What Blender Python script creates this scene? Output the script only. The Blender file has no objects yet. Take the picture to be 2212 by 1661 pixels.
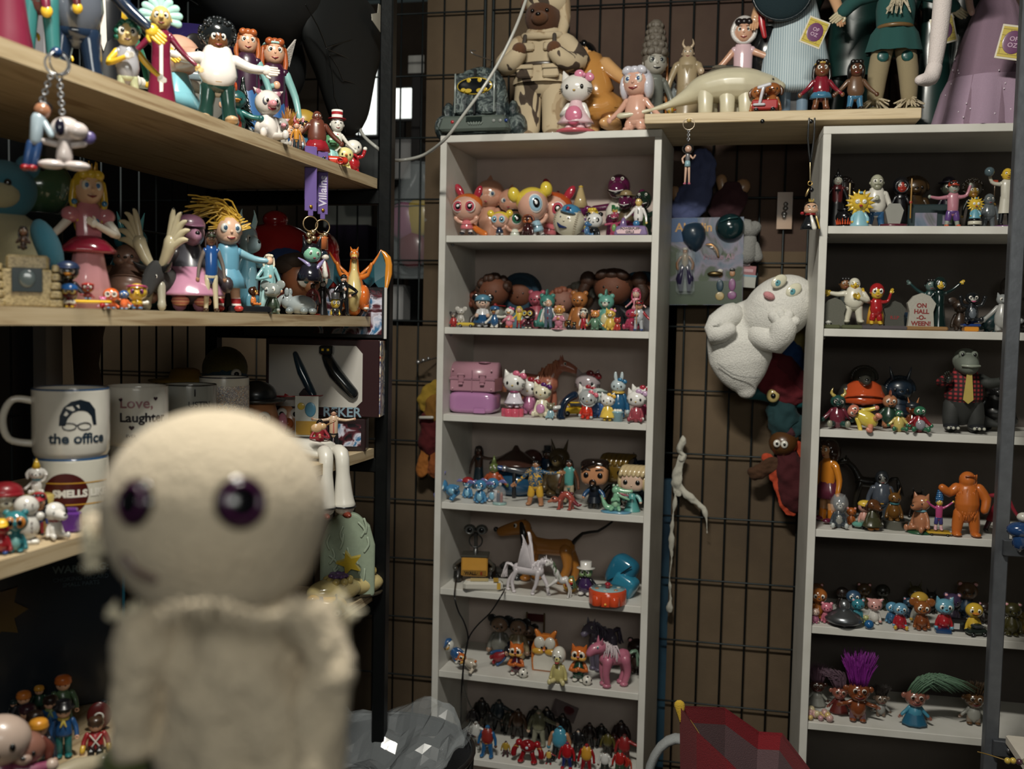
import bpy,math,random
from math import cos,sin
from mathutils import Vector,Matrix,Euler
V3=Vector
S=bpy.context.scene
PI=math.pi
def Rd(a):return math.radians(a)
# ---------------- camera ----------------
F_PX=2157.7;H=1.5
_yaw,_pit,_rol=[math.radians(a)for a in(-12.0243,3.5513,1.2082)]
_cy,_sy=cos(_yaw),sin(_yaw)
FW=V3((_sy*cos(_pit),_cy*cos(_pit),-sin(_pit)))
_rt=V3((_cy,-_sy,0));_up=_rt.cross(FW)
RT=cos(_rol)*_rt+sin(_rol)*_up
UP=-sin(_rol)*_rt+cos(_rol)*_up
CP=V3((0,0,H))
cam=bpy.data.cameras.new('camera');co=bpy.data.objects.new('camera',cam)
S.collection.objects.link(co);S.camera=co
cam.sensor_width=36;cam.sensor_fit='HORIZONTAL';cam.lens=F_PX/2212*36
M4=Matrix((RT,UP,-FW)).transposed().to_4x4();M4.translation=CP
co.matrix_world=M4
cam.clip_start=.02
cam.dof.use_dof=True;cam.dof.focus_distance=2.05;cam.dof.aperture_fstop=3.8
# ---------------- world, lights, exposure ----------------
w=bpy.data.worlds.new('world');S.world=w;w.use_nodes=True
bg=w.node_tree.nodes['Background'];bg.inputs[0].default_value=(.62,.80,.78,1);bg.inputs[1].default_value=.022
def area(name,loc,target,sx,sy,power,col):
 l=bpy.data.lights.new(name,'AREA');l.shape='RECTANGLE';l.size=sx;l.size_y=sy;l.energy=power;l.color=col
 o=bpy.data.objects.new(name,l);S.collection.objects.link(o);o.location=loc
 o.rotation_euler=(V3(target)-V3(loc)).to_track_quat('-Z','Y').to_euler();return o
area('ceiling_tube_light',(-.32,.72,2.85),(-.1,1.6,1.2),.5,.08,40,(1,.96,.86))
area('fill_light_behind_camera',(.3,-.8,1.98),(-.3,1.4,1.3),.9,.3,7.5,(.97,.97,.90))  # added fill lamp, no real fixture; brightens the plush doll and the shelf fronts
S.view_settings.view_transform='Standard';S.view_settings.look='None'
S.view_settings.exposure=0.22;S.view_settings.gamma=1;S.view_settings.use_curve_mapping=False
# ---------------- pixel helpers (where a thing of the photo stands on its shelf) ----------------
def proj(P):
 d=V3(P)-CP;k=d.dot(FW)
 return 1106+F_PX*d.dot(RT)/k,830.5-F_PX*d.dot(UP)/k
def ray(x,y):return FW+RT*((x-1106)/F_PX)-UP*((y-830.5)/F_PX)
def at_y(x,y,Y):d=ray(x,y);return CP+d*(Y/d.y)
def at_x(x,y,X):d=ray(x,y);return CP+d*(X/d.x)
def at_z(x,y,Z):d=ray(x,y);return CP+d*((Z-H)/d.z)
def at_d(x,y,D):return CP+ray(x,y)*D
# ---------------- materials ----------------
NAMED=dict(red='a8141c',drk='1c1a1a',blk='0c0c0e',wht='e6e2d6',gry='7c7e80',dgry='3a3c40',blu='1f5fa8',lblu='7fc0da',nvy='17233f',yel='e8b81c',gol='c8901c',org='e2641a',grn='2c6a3a',dgrn='14352c',teal='2a8a8c',pnk='e88aa0',lpnk='f0c0c8',hot='d8326c',pur='6a3c8c',lil='b08ac8',mag='8c1e50',mar='5c1420',brn='6a3c20',dbrn='301a10',tan='c89868',skn='e0a884',skp='ecc8a8',skd='6e4026',crm='e4d6b0',olv='5c5c30',slv='9a9ca0',blo='e0c070',aqua='6cc8c0',mint='a8dcc0',lgry='b4b4b0',ylw='f0d24c',rst='9a4420',grey='7c7e80')
def lin(c):
 c=NAMED.get(c,c)
 r=[int(c[i:i+2],16)/255 for i in(0,2,4)];y=.3*r[0]+.59*r[1]+.11*r[2];r=[y+(x-y)*.86 for x in r]
 return tuple((x/12.92 if x<=.04045 else((x+.055)/1.055)**2.4)for x in r)+(1,)
MC={}
# kind: rough, metallic, coat, noise scale, colour variation, bump
KIND=dict(v=(.34,0,.25,8,.10,.0),g=(.16,0,.6,8,.06,.0),m=(.7,0,0,20,.16,.1),f=(.95,0,0,260,.25,.9),c=(.9,0,0,420,.2,.5),s=(.3,.85,0,30,.1,.05),t=(.5,0,0,12,.1,.05),h=(.55,0,0,60,.35,.4),k=(.45,.6,0,40,.3,.25))
def mat(col,kind='v'):
 key=(col,kind)
 if key in MC:return MC[key]
 r,me,ct,ns,cv,bp=KIND[kind]
 m=bpy.data.materials.new('paint_'+str(col)+'_'+kind);m.use_nodes=True;nt=m.node_tree;b=nt.nodes['Principled BSDF']
 b.inputs['Roughness'].default_value=r;b.inputs['Metallic'].default_value=me;b.inputs['Coat Weight'].default_value=ct
 b.inputs['Coat Roughness'].default_value=.15
 tc=nt.nodes.new('ShaderNodeTexCoord');no=nt.nodes.new('ShaderNodeTexNoise');no.inputs['Scale'].default_value=ns;no.inputs['Detail'].default_value=3
 nt.links.new(tc.outputs['Object'],no.inputs['Vector'])
 hs=nt.nodes.new('ShaderNodeMix');hs.data_type='RGBA'
 c=lin(col);hs.inputs[6].default_value=tuple(x*(1-cv)for x in c[:3])+(1,);hs.inputs[7].default_value=tuple(min(1,x*(1+cv*.6))for x in c[:3])+(1,)
 nt.links.new(no.outputs['Fac'],hs.inputs[0]);nt.links.new(hs.outputs[2],b.inputs['Base Color'])
 if kind in 'fc':b.inputs['Sheen Weight'].default_value=.12 if kind=='f' else.03
 if bp:
  bu=nt.nodes.new('ShaderNodeBump');bu.inputs['Strength'].default_value=bp;bu.inputs['Distance'].default_value=.003
  nt.links.new(no.outputs['Fac'],bu.inputs['Height']);nt.links.new(bu.outputs[0],b.inputs['Normal'])
 MC[key]=m;return m
def gmat(name,base,tweak):
 if name in MC:return MC[name]
 m=bpy.data.materials.new(name);m.use_nodes=True;nt=m.node_tree;b=nt.nodes['Principled BSDF']
 b.inputs['Base Color'].default_value=lin(base);tweak(nt,b);MC[name]=m;return m
def N(nt,t,**k):
 n=nt.nodes.new(t)
 for a,v in k.items():n.inputs[a].default_value=v
 return n
def ramp(nt,src,stops):
 r=nt.nodes.new('ShaderNodeValToRGB');e=r.color_ramp.elements
 while len(e)<len(stops):e.new(.5)
 for i,(p,c)in enumerate(stops):e[i].position=p;e[i].color=lin(c)
 nt.links.new(src,r.inputs[0]);return r
def _wood(nt,b):
 tc=nt.nodes.new('ShaderNodeTexCoord');mp=nt.nodes.new('ShaderNodeMapping');mp.inputs['Scale'].default_value=(14,1.2,30)
 no=N(nt,'ShaderNodeTexNoise',Scale=3.0,Detail=6.0,Distortion=1.2);nt.links.new(tc.outputs['Object'],mp.inputs[0]);nt.links.new(mp.outputs[0],no.inputs['Vector'])
 r=ramp(nt,no.outputs['Fac'],[(.25,'8c6c46'),(.45,'b8a078'),(.6,'c4ae88'),(.8,'a08458')]);nt.links.new(r.outputs[0],b.inputs['Base Color'])
 b.inputs['Roughness'].default_value=.65
def _wood2(nt,b):
 tc=nt.nodes.new('ShaderNodeTexCoord');mp=nt.nodes.new('ShaderNodeMapping');mp.inputs['Scale'].default_value=(1.2,14,30)
 no=N(nt,'ShaderNodeTexNoise',Scale=3.0,Detail=6.0,Distortion=1.2);nt.links.new(tc.outputs['Object'],mp.inputs[0]);nt.links.new(mp.outputs[0],no.inputs['Vector'])
 r=ramp(nt,no.outputs['Fac'],[(.25,'b09468'),(.5,'d8c29a'),(.8,'c4a878')]);nt.links.new(r.outputs[0],b.inputs['Base Color'])
 b.inputs['Roughness'].default_value=.6
def _lam(nt,b):
 tc=nt.nodes.new('ShaderNodeTexCoord');no=N(nt,'ShaderNodeTexNoise',Scale=9.0,Detail=8.0);nt.links.new(tc.outputs['Object'],no.inputs['Vector'])
 r=ramp(nt,no.outputs['Fac'],[(.3,'c6c4ba'),(.6,'d4d2ca'),(.85,'cac8bc')]);nt.links.new(r.outputs[0],b.inputs['Base Color']);b.inputs['Roughness'].default_value=.45
def _back(nt,b):
 tc=nt.nodes.new('ShaderNodeTexCoord');no=N(nt,'ShaderNodeTexNoise',Scale=14.0,Detail=8.0);nt.links.new(tc.outputs['Object'],no.inputs['Vector'])
 r=ramp(nt,no.outputs['Fac'],[(.3,'c0aea4'),(.7,'ccbab0')]);nt.links.new(r.outputs[0],b.inputs['Base Color']);b.inputs['Roughness'].default_value=.8
def _brd(c1,c2,c3):
 def f(nt,b):
  tc=nt.nodes.new('ShaderNodeTexCoord');no=N(nt,'ShaderNodeTexNoise',Scale=2.2,Detail=10.0,Roughness=.65);nt.links.new(tc.outputs['Object'],no.inputs['Vector'])
  r=ramp(nt,no.outputs['Fac'],[(.3,c1),(.5,c2),(.72,c3)]);nt.links.new(r.outputs[0],b.inputs['Base Color']);b.inputs['Roughness'].default_value=.9
  n2=N(nt,'ShaderNodeTexNoise',Scale=300.0);nt.links.new(tc.outputs['Object'],n2.inputs['Vector'])
  bu=N(nt,'ShaderNodeBump',Strength=.3,Distance=.002);nt.links.new(n2.outputs['Fac'],bu.inputs['Height']);nt.links.new(bu.outputs[0],b.inputs['Normal'])
 return f
def _glass(nt,b):
 b.inputs['Alpha'].default_value=.14;b.inputs['Roughness'].default_value=.04;b.inputs['Specular IOR Level'].default_value=1
def _film(nt,b):
 b.inputs['Roughness'].default_value=.12;b.inputs['Alpha'].default_value=.16;b.inputs['Specular IOR Level'].default_value=1
def _liner(nt,b):
 b.inputs['Roughness'].default_value=.2;b.inputs['Alpha'].default_value=.3;b.inputs['Specular IOR Level'].default_value=1;b.inputs['Coat Weight'].default_value=1
def _camo(nt,b):
 tc=nt.nodes.new('ShaderNodeTexCoord');mp=nt.nodes.new('ShaderNodeMapping');mp.inputs['Scale'].default_value=(1,1,.45)
 nt.links.new(tc.outputs['Object'],mp.inputs[0])
 no=N(nt,'ShaderNodeTexNoise',Scale=7.0,Detail=2.0,Distortion=.8);nt.links.new(mp.outputs[0],no.inputs['Vector'])
 r=ramp(nt,no.outputs['Fac'],[(.0,'4a3c30'),(.38,'54463a'),(.40,'c8b490'),(.58,'bba480'),(.6,'a48a66')]);r.color_ramp.interpolation='CONSTANT'
 nt.links.new(r.outputs[0],b.inputs['Base Color']);b.inputs['Roughness'].default_value=.95
def _marb(nt,b):
 tc=nt.nodes.new('ShaderNodeTexCoord');vo=N(nt,'ShaderNodeTexNoise',Scale=5.0,Detail=6.0,Distortion=2.5);nt.links.new(tc.outputs['Object'],vo.inputs['Vector'])
 r=ramp(nt,vo.outputs['Fac'],[(.35,'1c262a'),(.5,'3c4a4c'),(.6,'7c8a86'),(.68,'2c383a')]);nt.links.new(r.outputs[0],b.inputs['Base Color']);b.inputs['Roughness'].default_value=.35
 bu=N(nt,'ShaderNodeBump',Strength=.6,Distance=.02);nt.links.new(vo.outputs['Fac'],bu.inputs['Height']);nt.links.new(bu.outputs[0],b.inputs['Normal'])
def _plaid(nt,b):
 tc=nt.nodes.new('ShaderNodeTexCoord');w1=N(nt,'ShaderNodeTexWave',Scale=6.0);w2=N(nt,'ShaderNodeTexWave',Scale=6.0);w2.bands_direction='Z'
 for q in(w1,w2):nt.links.new(tc.outputs['Object'],q.inputs['Vector'])
 mx=nt.nodes.new('ShaderNodeMath');mx.operation='MULTIPLY';nt.links.new(w1.outputs['Fac'],mx.inputs[0]);nt.links.new(w2.outputs['Fac'],mx.inputs[1])
 r=ramp(nt,mx.outputs[0],[(.0,'180a0c'),(.3,'6a141c'),(.8,'b02a30')]);nt.links.new(r.outputs[0],b.inputs['Base Color']);b.inputs['Roughness'].default_value=.8
def _stripe(a,c,sc,direction='Z'):
 def f(nt,b):
  tc=nt.nodes.new('ShaderNodeTexCoord');w1=N(nt,'ShaderNodeTexWave',Scale=sc);w1.bands_direction=direction;nt.links.new(tc.outputs['Object'],w1.inputs['Vector'])
  r=ramp(nt,w1.outputs['Fac'],[(.0,a),(.5,c)]);r.color_ramp.interpolation='CONSTANT';nt.links.new(r.outputs[0],b.inputs['Base Color']);b.inputs['Roughness'].default_value=.6
 return f
def _mess(cols,sc):
 def f(nt,b):
  tc=nt.nodes.new('ShaderNodeTexCoord');w1=N(nt,'ShaderNodeTexNoise',Scale=sc,Detail=3.0,Distortion=1.5);nt.links.new(tc.outputs['Object'],w1.inputs['Vector'])
  n=len(cols);r=ramp(nt,w1.outputs['Fac'],[(.3+.4*i/n,c)for i,c in enumerate(cols)]);nt.links.new(r.outputs[0],b.inputs['Base Color']);b.inputs['Roughness'].default_value=.35
 return f
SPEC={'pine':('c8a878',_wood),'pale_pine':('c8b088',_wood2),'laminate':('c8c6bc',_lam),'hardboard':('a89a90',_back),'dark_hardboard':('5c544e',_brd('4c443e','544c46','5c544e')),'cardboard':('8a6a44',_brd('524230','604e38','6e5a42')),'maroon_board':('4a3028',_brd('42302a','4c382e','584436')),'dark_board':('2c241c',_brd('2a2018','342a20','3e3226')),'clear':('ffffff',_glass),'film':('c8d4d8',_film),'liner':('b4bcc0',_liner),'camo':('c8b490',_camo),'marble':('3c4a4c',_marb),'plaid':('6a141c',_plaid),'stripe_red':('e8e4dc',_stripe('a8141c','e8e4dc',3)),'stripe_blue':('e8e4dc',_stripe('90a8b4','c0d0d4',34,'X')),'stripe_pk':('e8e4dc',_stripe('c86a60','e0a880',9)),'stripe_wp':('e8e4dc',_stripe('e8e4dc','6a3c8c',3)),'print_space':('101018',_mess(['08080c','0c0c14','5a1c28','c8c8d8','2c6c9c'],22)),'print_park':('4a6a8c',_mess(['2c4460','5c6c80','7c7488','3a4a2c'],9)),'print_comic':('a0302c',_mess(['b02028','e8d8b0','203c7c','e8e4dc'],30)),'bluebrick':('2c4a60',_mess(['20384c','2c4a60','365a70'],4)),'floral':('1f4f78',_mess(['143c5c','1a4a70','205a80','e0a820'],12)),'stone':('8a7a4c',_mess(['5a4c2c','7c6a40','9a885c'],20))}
def X(c,kind='v'):
 if c in SPEC:return gmat(c,*SPEC[c])
 if c.endswith('*'):return mat(c[:-1],'g')
 if len(c)>2 and c[-2]==':':return mat(c[:-2],c[-1])
 return mat(c,kind)
# ---------------- geometry ----------------
class G:
 def __init__(s):s.v=[];s.f=[];s.mi=[];s.ms=[];s.sm=[]
 def _m(s,m):
  if m not in s.ms:s.ms.append(m)
  return s.ms.index(m)
 def add(s,vs,fs,m,sp=True):
  o=len(s.v);s.v+=[tuple(v)for v in vs];i=s._m(m)
  for f in fs:s.f.append([a+o for a in f]);s.mi.append(i);s.sm.append(sp)
  return s
 def ell(s,c,r,m,n=14,rot=None,e=1):
  P=lambda x:math.copysign(abs(x)**e,x)if e!=1 else x
  if not hasattr(r,'__len__'):r=(r,r,r)
  k=max(6,n*2//3);vs=[];fs=[]
  for j in range(1,k):
   t=PI*j/k
   for i in range(n):
    a=2*PI*i/n;vs.append(V3((r[0]*P(sin(t))*P(cos(a)),r[1]*P(sin(t))*P(sin(a)),r[2]*P(cos(t)))))
  vs+=[V3((0,0,r[2])),V3((0,0,-r[2]))];T,B=len(vs)-2,len(vs)-1
  for j in range(k-2):
   for i in range(n):
    a,b=j*n+i,j*n+(i+1)%n;fs.append((a,a+n,b+n,b))
  for i in range(n):
   fs.append((T,i,(i+1)%n));fs.append((B,(k-2)*n+(i+1)%n,(k-2)*n+i))
  if rot:
   q=Euler([Rd(x)for x in rot]).to_matrix();vs=[q@v for v in vs]
  c=V3(c);return s.add([v+c for v in vs],fs,m)
 def tube(s,pts,rad,m,n=10,sy=1.0,sp=2,cap=True):
  pts=[V3(p)for p in pts]
  if not hasattr(rad,'__len__'):rad=[rad]*len(pts)
  rad=list(rad)
  if sp>1 and len(pts)>2:
   P,Q=[],[]
   for i in range(len(pts)-1):
    p0,p1,p2,p3=pts[max(i-1,0)],pts[i],pts[i+1],pts[min(i+2,len(pts)-1)]
    for j in range(sp):
     t=j/sp;P.append(.5*((2*p1)+(p2-p0)*t+(2*p0-5*p1+4*p2-p3)*t*t+(3*p1-p0-3*p2+p3)*t**3));Q.append(rad[i]*(1-t)+rad[i+1]*t)
   P.append(pts[-1]);Q.append(rad[-1]);pts,rad=P,Q
  # round ends
  if cap:
   d0=(pts[0]-pts[1]).normalized();d1=(pts[-1]-pts[-2]).normalized()
   r0,r1=rad[0],rad[-1]
   pts=[pts[0]+d0*r0*.9,pts[0]+d0*r0*.55]+pts+[pts[-1]+d1*r1*.55,pts[-1]+d1*r1*.9]
   rad=[r0*.35,r0*.8]+rad+[r1*.8,r1*.35]
  vs=[];fs=[];u=None
  for i,p in enumerate(pts):
   t=(pts[min(i+1,len(pts)-1)]-pts[max(i-1,0)])
   t=t.normalized()if t.length>1e-9 else V3((0,0,1))
   if u is None:u=t.cross(V3((0,1,0.001)));u=u.normalized()if u.length>1e-6 else V3((1,0,0))
   u=(u-t*u.dot(t));u=u.normalized()if u.length>1e-6 else V3((1,0,0))
   w_=t.cross(u)
   for k in range(n):
    a=2*PI*k/n;o=u*cos(a)*rad[i]+w_*sin(a)*rad[i]
    o.y*=sy;vs.append(p+o)
  for i in range(len(pts)-1):
   for k in range(n):
    a,b=i*n+k,i*n+(k+1)%n;fs.append((a,b,b+n,a+n))
  fs.append(tuple(range(n-1,-1,-1)));fs.append(tuple(len(vs)-n+k for k in range(n)))
  return s.add(vs,fs,m)
 def lathe(s,pr,m,n=20,c=(0,0,0),sx=1,sy=1,wob=0,wn=8,caps=True,sp=True):
  vs=[];fs=[]
  for j,(r,z)in enumerate(pr):
   for i in range(n):
    a=2*PI*i/n;rr=r*(1+wob*sin(wn*a)*(1-j/len(pr)))if wob else r
    vs.append((c[0]+rr*cos(a)*sx,c[1]+rr*sin(a)*sy,c[2]+z))
  for j in range(len(pr)-1):
   for i in range(n):
    a,b=j*n+i,j*n+(i+1)%n;fs.append((a,b,b+n,a+n))
  if caps:fs.append(tuple(range(n-1,-1,-1)));fs.append(tuple(len(vs)-n+i for i in range(n)))
  return s.add(vs,fs,m,sp)
 def box(s,c,d,m,b=0,rot=None,taper=1.0):
  x,y,z=[q/2 for q in d];b=min(b,x*.9,y*.9,z*.9);vs=[]
  if b<=0:
   vs=[(sx*x*(taper if sz>0 else 1),sy*y*(taper if sz>0 else 1),sz*z)for sz in(-1,1)for sx,sy in((-1,-1),(1,-1),(1,1),(-1,1))]
   fs=[(3,2,1,0),(4,5,6,7),(0,1,5,4),(1,2,6,5),(2,3,7,6),(3,0,4,7)]
  else:
   ring=[]
   for zz,ins in((-z,b),(-z+b,0),(z-b,0),(z,b)):
    xx,yy=x-ins,y-ins;q=b
    tp=taper if zz>0 else 1
    for px,py in((-xx+q,-yy),(xx-q,-yy),(xx,-yy+q),(xx,yy-q),(xx-q,yy),(-xx+q,yy),(-xx,yy-q),(-xx,-yy+q)):vs.append((px*tp,py*tp,zz))
   fs=[tuple(range(7,-1,-1)),tuple(range(24,32))]
   for j in range(3):
    for i in range(8):a,e=j*8+i,j*8+(i+1)%8;fs.append((a,e,e+8,a+8))
  vs=[V3(v)for v in vs]
  if rot:q=Euler([Rd(a)for a in rot]).to_matrix();vs=[q@v for v in vs]
  return s.add([v+V3(c)for v in vs],fs,m,False)
 def prism(s,out,y0,y1,m,rot=None,c=(0,0,0)):
  n=len(out);vs=[V3((a,y0,b))for a,b in out]+[V3((a,y1,b))for a,b in out]
  fs=[tuple(range(n)),tuple(range(2*n-1,n-1,-1))]+[(i,i+n,(i+1)%n+n,(i+1)%n)for i in range(n)]
  if rot:q=Euler([Rd(a)for a in rot]).to_matrix();vs=[q@v for v in vs]
  return s.add([v+V3(c)for v in vs],fs,m,False)
 def torus(s,c,R,r,m,n=20,k=8,rot=None):
  vs=[];fs=[]
  for i in range(n):
   a=2*PI*i/n
   for j in range(k):
    b=2*PI*j/k;vs.append(V3(((R+r*cos(b))*cos(a),r*sin(b),(R+r*cos(b))*sin(a))))
  for i in range(n):
   for j in range(k):fs.append((i*k+j,i*k+(j+1)%k,((i+1)%n)*k+(j+1)%k,((i+1)%n)*k+j))
  if rot:q=Euler([Rd(a)for a in rot]).to_matrix();vs=[q@v for v in vs]
  return s.add([v+V3(c)for v in vs],fs,m)
 def obj(s,name,parent=None,blend=0,label=None,loc=None,rot=None,disp=0):
  me=bpy.data.meshes.new(name);me.from_pydata(s.v,[],s.f)
  for m in s.ms:me.materials.append(X(m)if isinstance(m,str)else m)
  me.polygons.foreach_set('material_index',s.mi);me.polygons.foreach_set('use_smooth',s.sm);me.update()
  o=bpy.data.objects.new(name,me);S.collection.objects.link(o)
  if parent:o.parent=parent
  if loc:o.location=loc
  if rot:o.rotation_euler=[Rd(a)for a in rot]
  if blend:
   md=o.modifiers.new('merge','REMESH');md.mode='VOXEL';md.voxel_size=blend;md.use_smooth_shade=True
   sm=o.modifiers.new('soft','SMOOTH');sm.iterations=6;sm.factor=.6
  if label:o['label']=label
  return o
def tag(o,label,cat,group=None,kind=None):
 if label:o['label']=label
 if cat:o['category']=cat
 if group:o['group']=group
 if kind:o['kind']=kind
 return o
def thing(name,label,cat,loc,rz=0,sc=1,group=None,rx=0,ry=0):
 o=bpy.data.objects.new(name,None);S.collection.objects.link(o);o.empty_display_size=.02
 o.location=loc;o.rotation_euler=(Rd(rx),Rd(ry),Rd(rz));o.scale=(sc,sc,sc)if not hasattr(sc,'__len__')else sc
 return tag(o,label,cat,group)
def struct(g,name,loc=None,rot=None):
 o=g.obj(name,loc=loc,rot=rot);o['kind']='structure';return o
def text(body,size,m,parent,loc,rot=(90,0,0),ext=.0006,bend=None,name='lettering',bold=0,label=None):
 cu=bpy.data.curves.new('lettering','FONT');cu.body=body;cu.size=size;cu.extrude=ext;cu.align_x='CENTER';cu.align_y='CENTER';cu.offset=bold;cu.resolution_u=3
 t=bpy.data.objects.new('lettering',cu);S.collection.objects.link(t)
 dg=bpy.context.evaluated_depsgraph_get();me=bpy.data.meshes.new_from_object(t.evaluated_get(dg));bpy.data.objects.remove(t);bpy.data.curves.remove(cu)
 if bend:
  cx=loc[0];loc=(0,)+tuple(loc[1:])
  for v in me.vertices:
   x,y,z=v.co;a=(x+cx)/bend;r=bend+z;v.co=(r*sin(a),y,r*cos(a)-bend)
 me.materials.clear();me.materials.append(X(m));o=bpy.data.objects.new(name,me);S.collection.objects.link(o)
 o.parent=parent;o.location=loc;o.rotation_euler=[Rd(a)for a in rot]
 if label:o['label']=label
 return o
# ---------------- zones ----------------
A1=Rd(-3.1665);A2=Rd(.579)
class Unit:
 def __init__(s,o,a,z):s.o=V3((o[0],o[1],z));s.ex=V3((cos(a),sin(a),0));s.ey=V3((-sin(a),cos(a),0));s.rz=math.degrees(a)
 def pt(s,t,d):return s.o+s.ex*t+s.ey*d
 rng=(-.4,1.6)
class Left:
 rz=33;rng=(.3,2.9)
 def __init__(s,z):s.z=z
 def pt(s,t,d):return V3((-.776-.0452*(2.15-t)-d,t,s.z))
U1O=(-.7767,2.6457);U2O=(.2096,2.5018)
H1=[2.002,1.7334,1.4836,1.2433,.9982,.7563,.521,.28];H2=[1.98,1.746,1.5013,1.258,1.0136,.7744,.5336]
Z={}
for i,z in enumerate(H1):Z['1.%d'%i]=Unit(U1O,A1,z)
for i,z in enumerate(H2):Z['2.%d'%i]=Unit(U2O,A2,z)
for k,z in zip('ABCD',(1.8155,1.5064,1.2072,.8756)):Z[k]=Left(z)
Z['br']=Unit((-.3,2.55),0,2.0285)
def lc(zone,px,d):
 z=Z[zone];a,b=z.rng
 for _ in range(30):
  m=(a+b)/2
  if proj(z.pt(m,d))[0]<px:a=m
  else:b=m
 if zone in 'ABCD' and m>2.115 and d>.02:return lc(zone,px,d-.01)
 return z.pt(m,d)
def hgt(P,yt):
 a,b=-.2,1.5
 for _ in range(40):
  m=(a+b)/2
  if proj(P+V3((0,0,m)))[1]>yt:a=m
  else:b=m
 return m
# ---------------- toy builders: unit height, facing -Y ----------------
ARM=dict(down=((.22,.02,-.5),(.3,-.1,-1)),out=((.5,0,-.06),(1,-.05,.02)),up=((.42,0,.12),(.6,-.08,.72)),hip=((.62,.08,-.42),(.12,-.18,-.72)),fwd=((.16,-.25,-.45),(.12,-.85,-.4)),chest=((.3,-.18,-.5),(-.32,-.52,-.28)),v=((.42,0,.26),(.82,-.05,.62)),low=((.36,0,-.42),(.75,-.1,-.78)),head=((.45,0,.2),(.1,-.2,.8)),back=((.3,.3,-.4),(.2,.5,-.6)),side=((.5,-.05,-.2),(.95,-.2,-.25)),fold=((.3,-.2,-.5),(-.25,-.5,-.38)))
def eyes(rt,c,r,sep,ry,col='wht*',pup='blk*',ps=.55,look=0,rz=1.15,lid=None,n=12):
 for s in(-1,1):
  g=G();x=c[0]+s*sep;g.ell((x,c[1],c[2]),(r,ry,r*rz),col,n);p=G()
  p.ell((x+look*r*.4,c[1]-ry*.62,c[2]),(r*ps,ry*.55,r*ps*1.1),pup,10)
  if lid:g.ell((x,c[1]+ry*.02,c[2]+r*rz*.5),(r*1.05,ry*1.05,r*rz*.62),lid,10)
  p.obj('pupil',g.obj('eye',rt))
def hand(g,p,d,r,m,side,fine=False):
 p=V3(p);d=V3(d).normalized()
 g.ell(p+d*r*.5,(r*.95,r*.6,r*1.05),m,10)
 if fine:
  u=d.cross(V3((0,1,0)));u=u.normalized()if u.length>.01 else V3((1,0,0))
  for k,(o,l)in enumerate(((-.65,1.5),(-.22,1.8),(.22,1.75),(.62,1.35))):
   q=p+d*r+u*o*r;g.tube([q,q+d*r*l*.5,q+d*r*l+V3((0,-r*.25,0))],[r*.27,r*.26,r*.2],m,6)
  q=p+d*r*.2;g.tube([q,q+u*(-side)*r*1.1+d*r*.5,q+u*(-side)*r*1.3+d*r*1.1],[r*.32,r*.28,r*.2],m,6)
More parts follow.
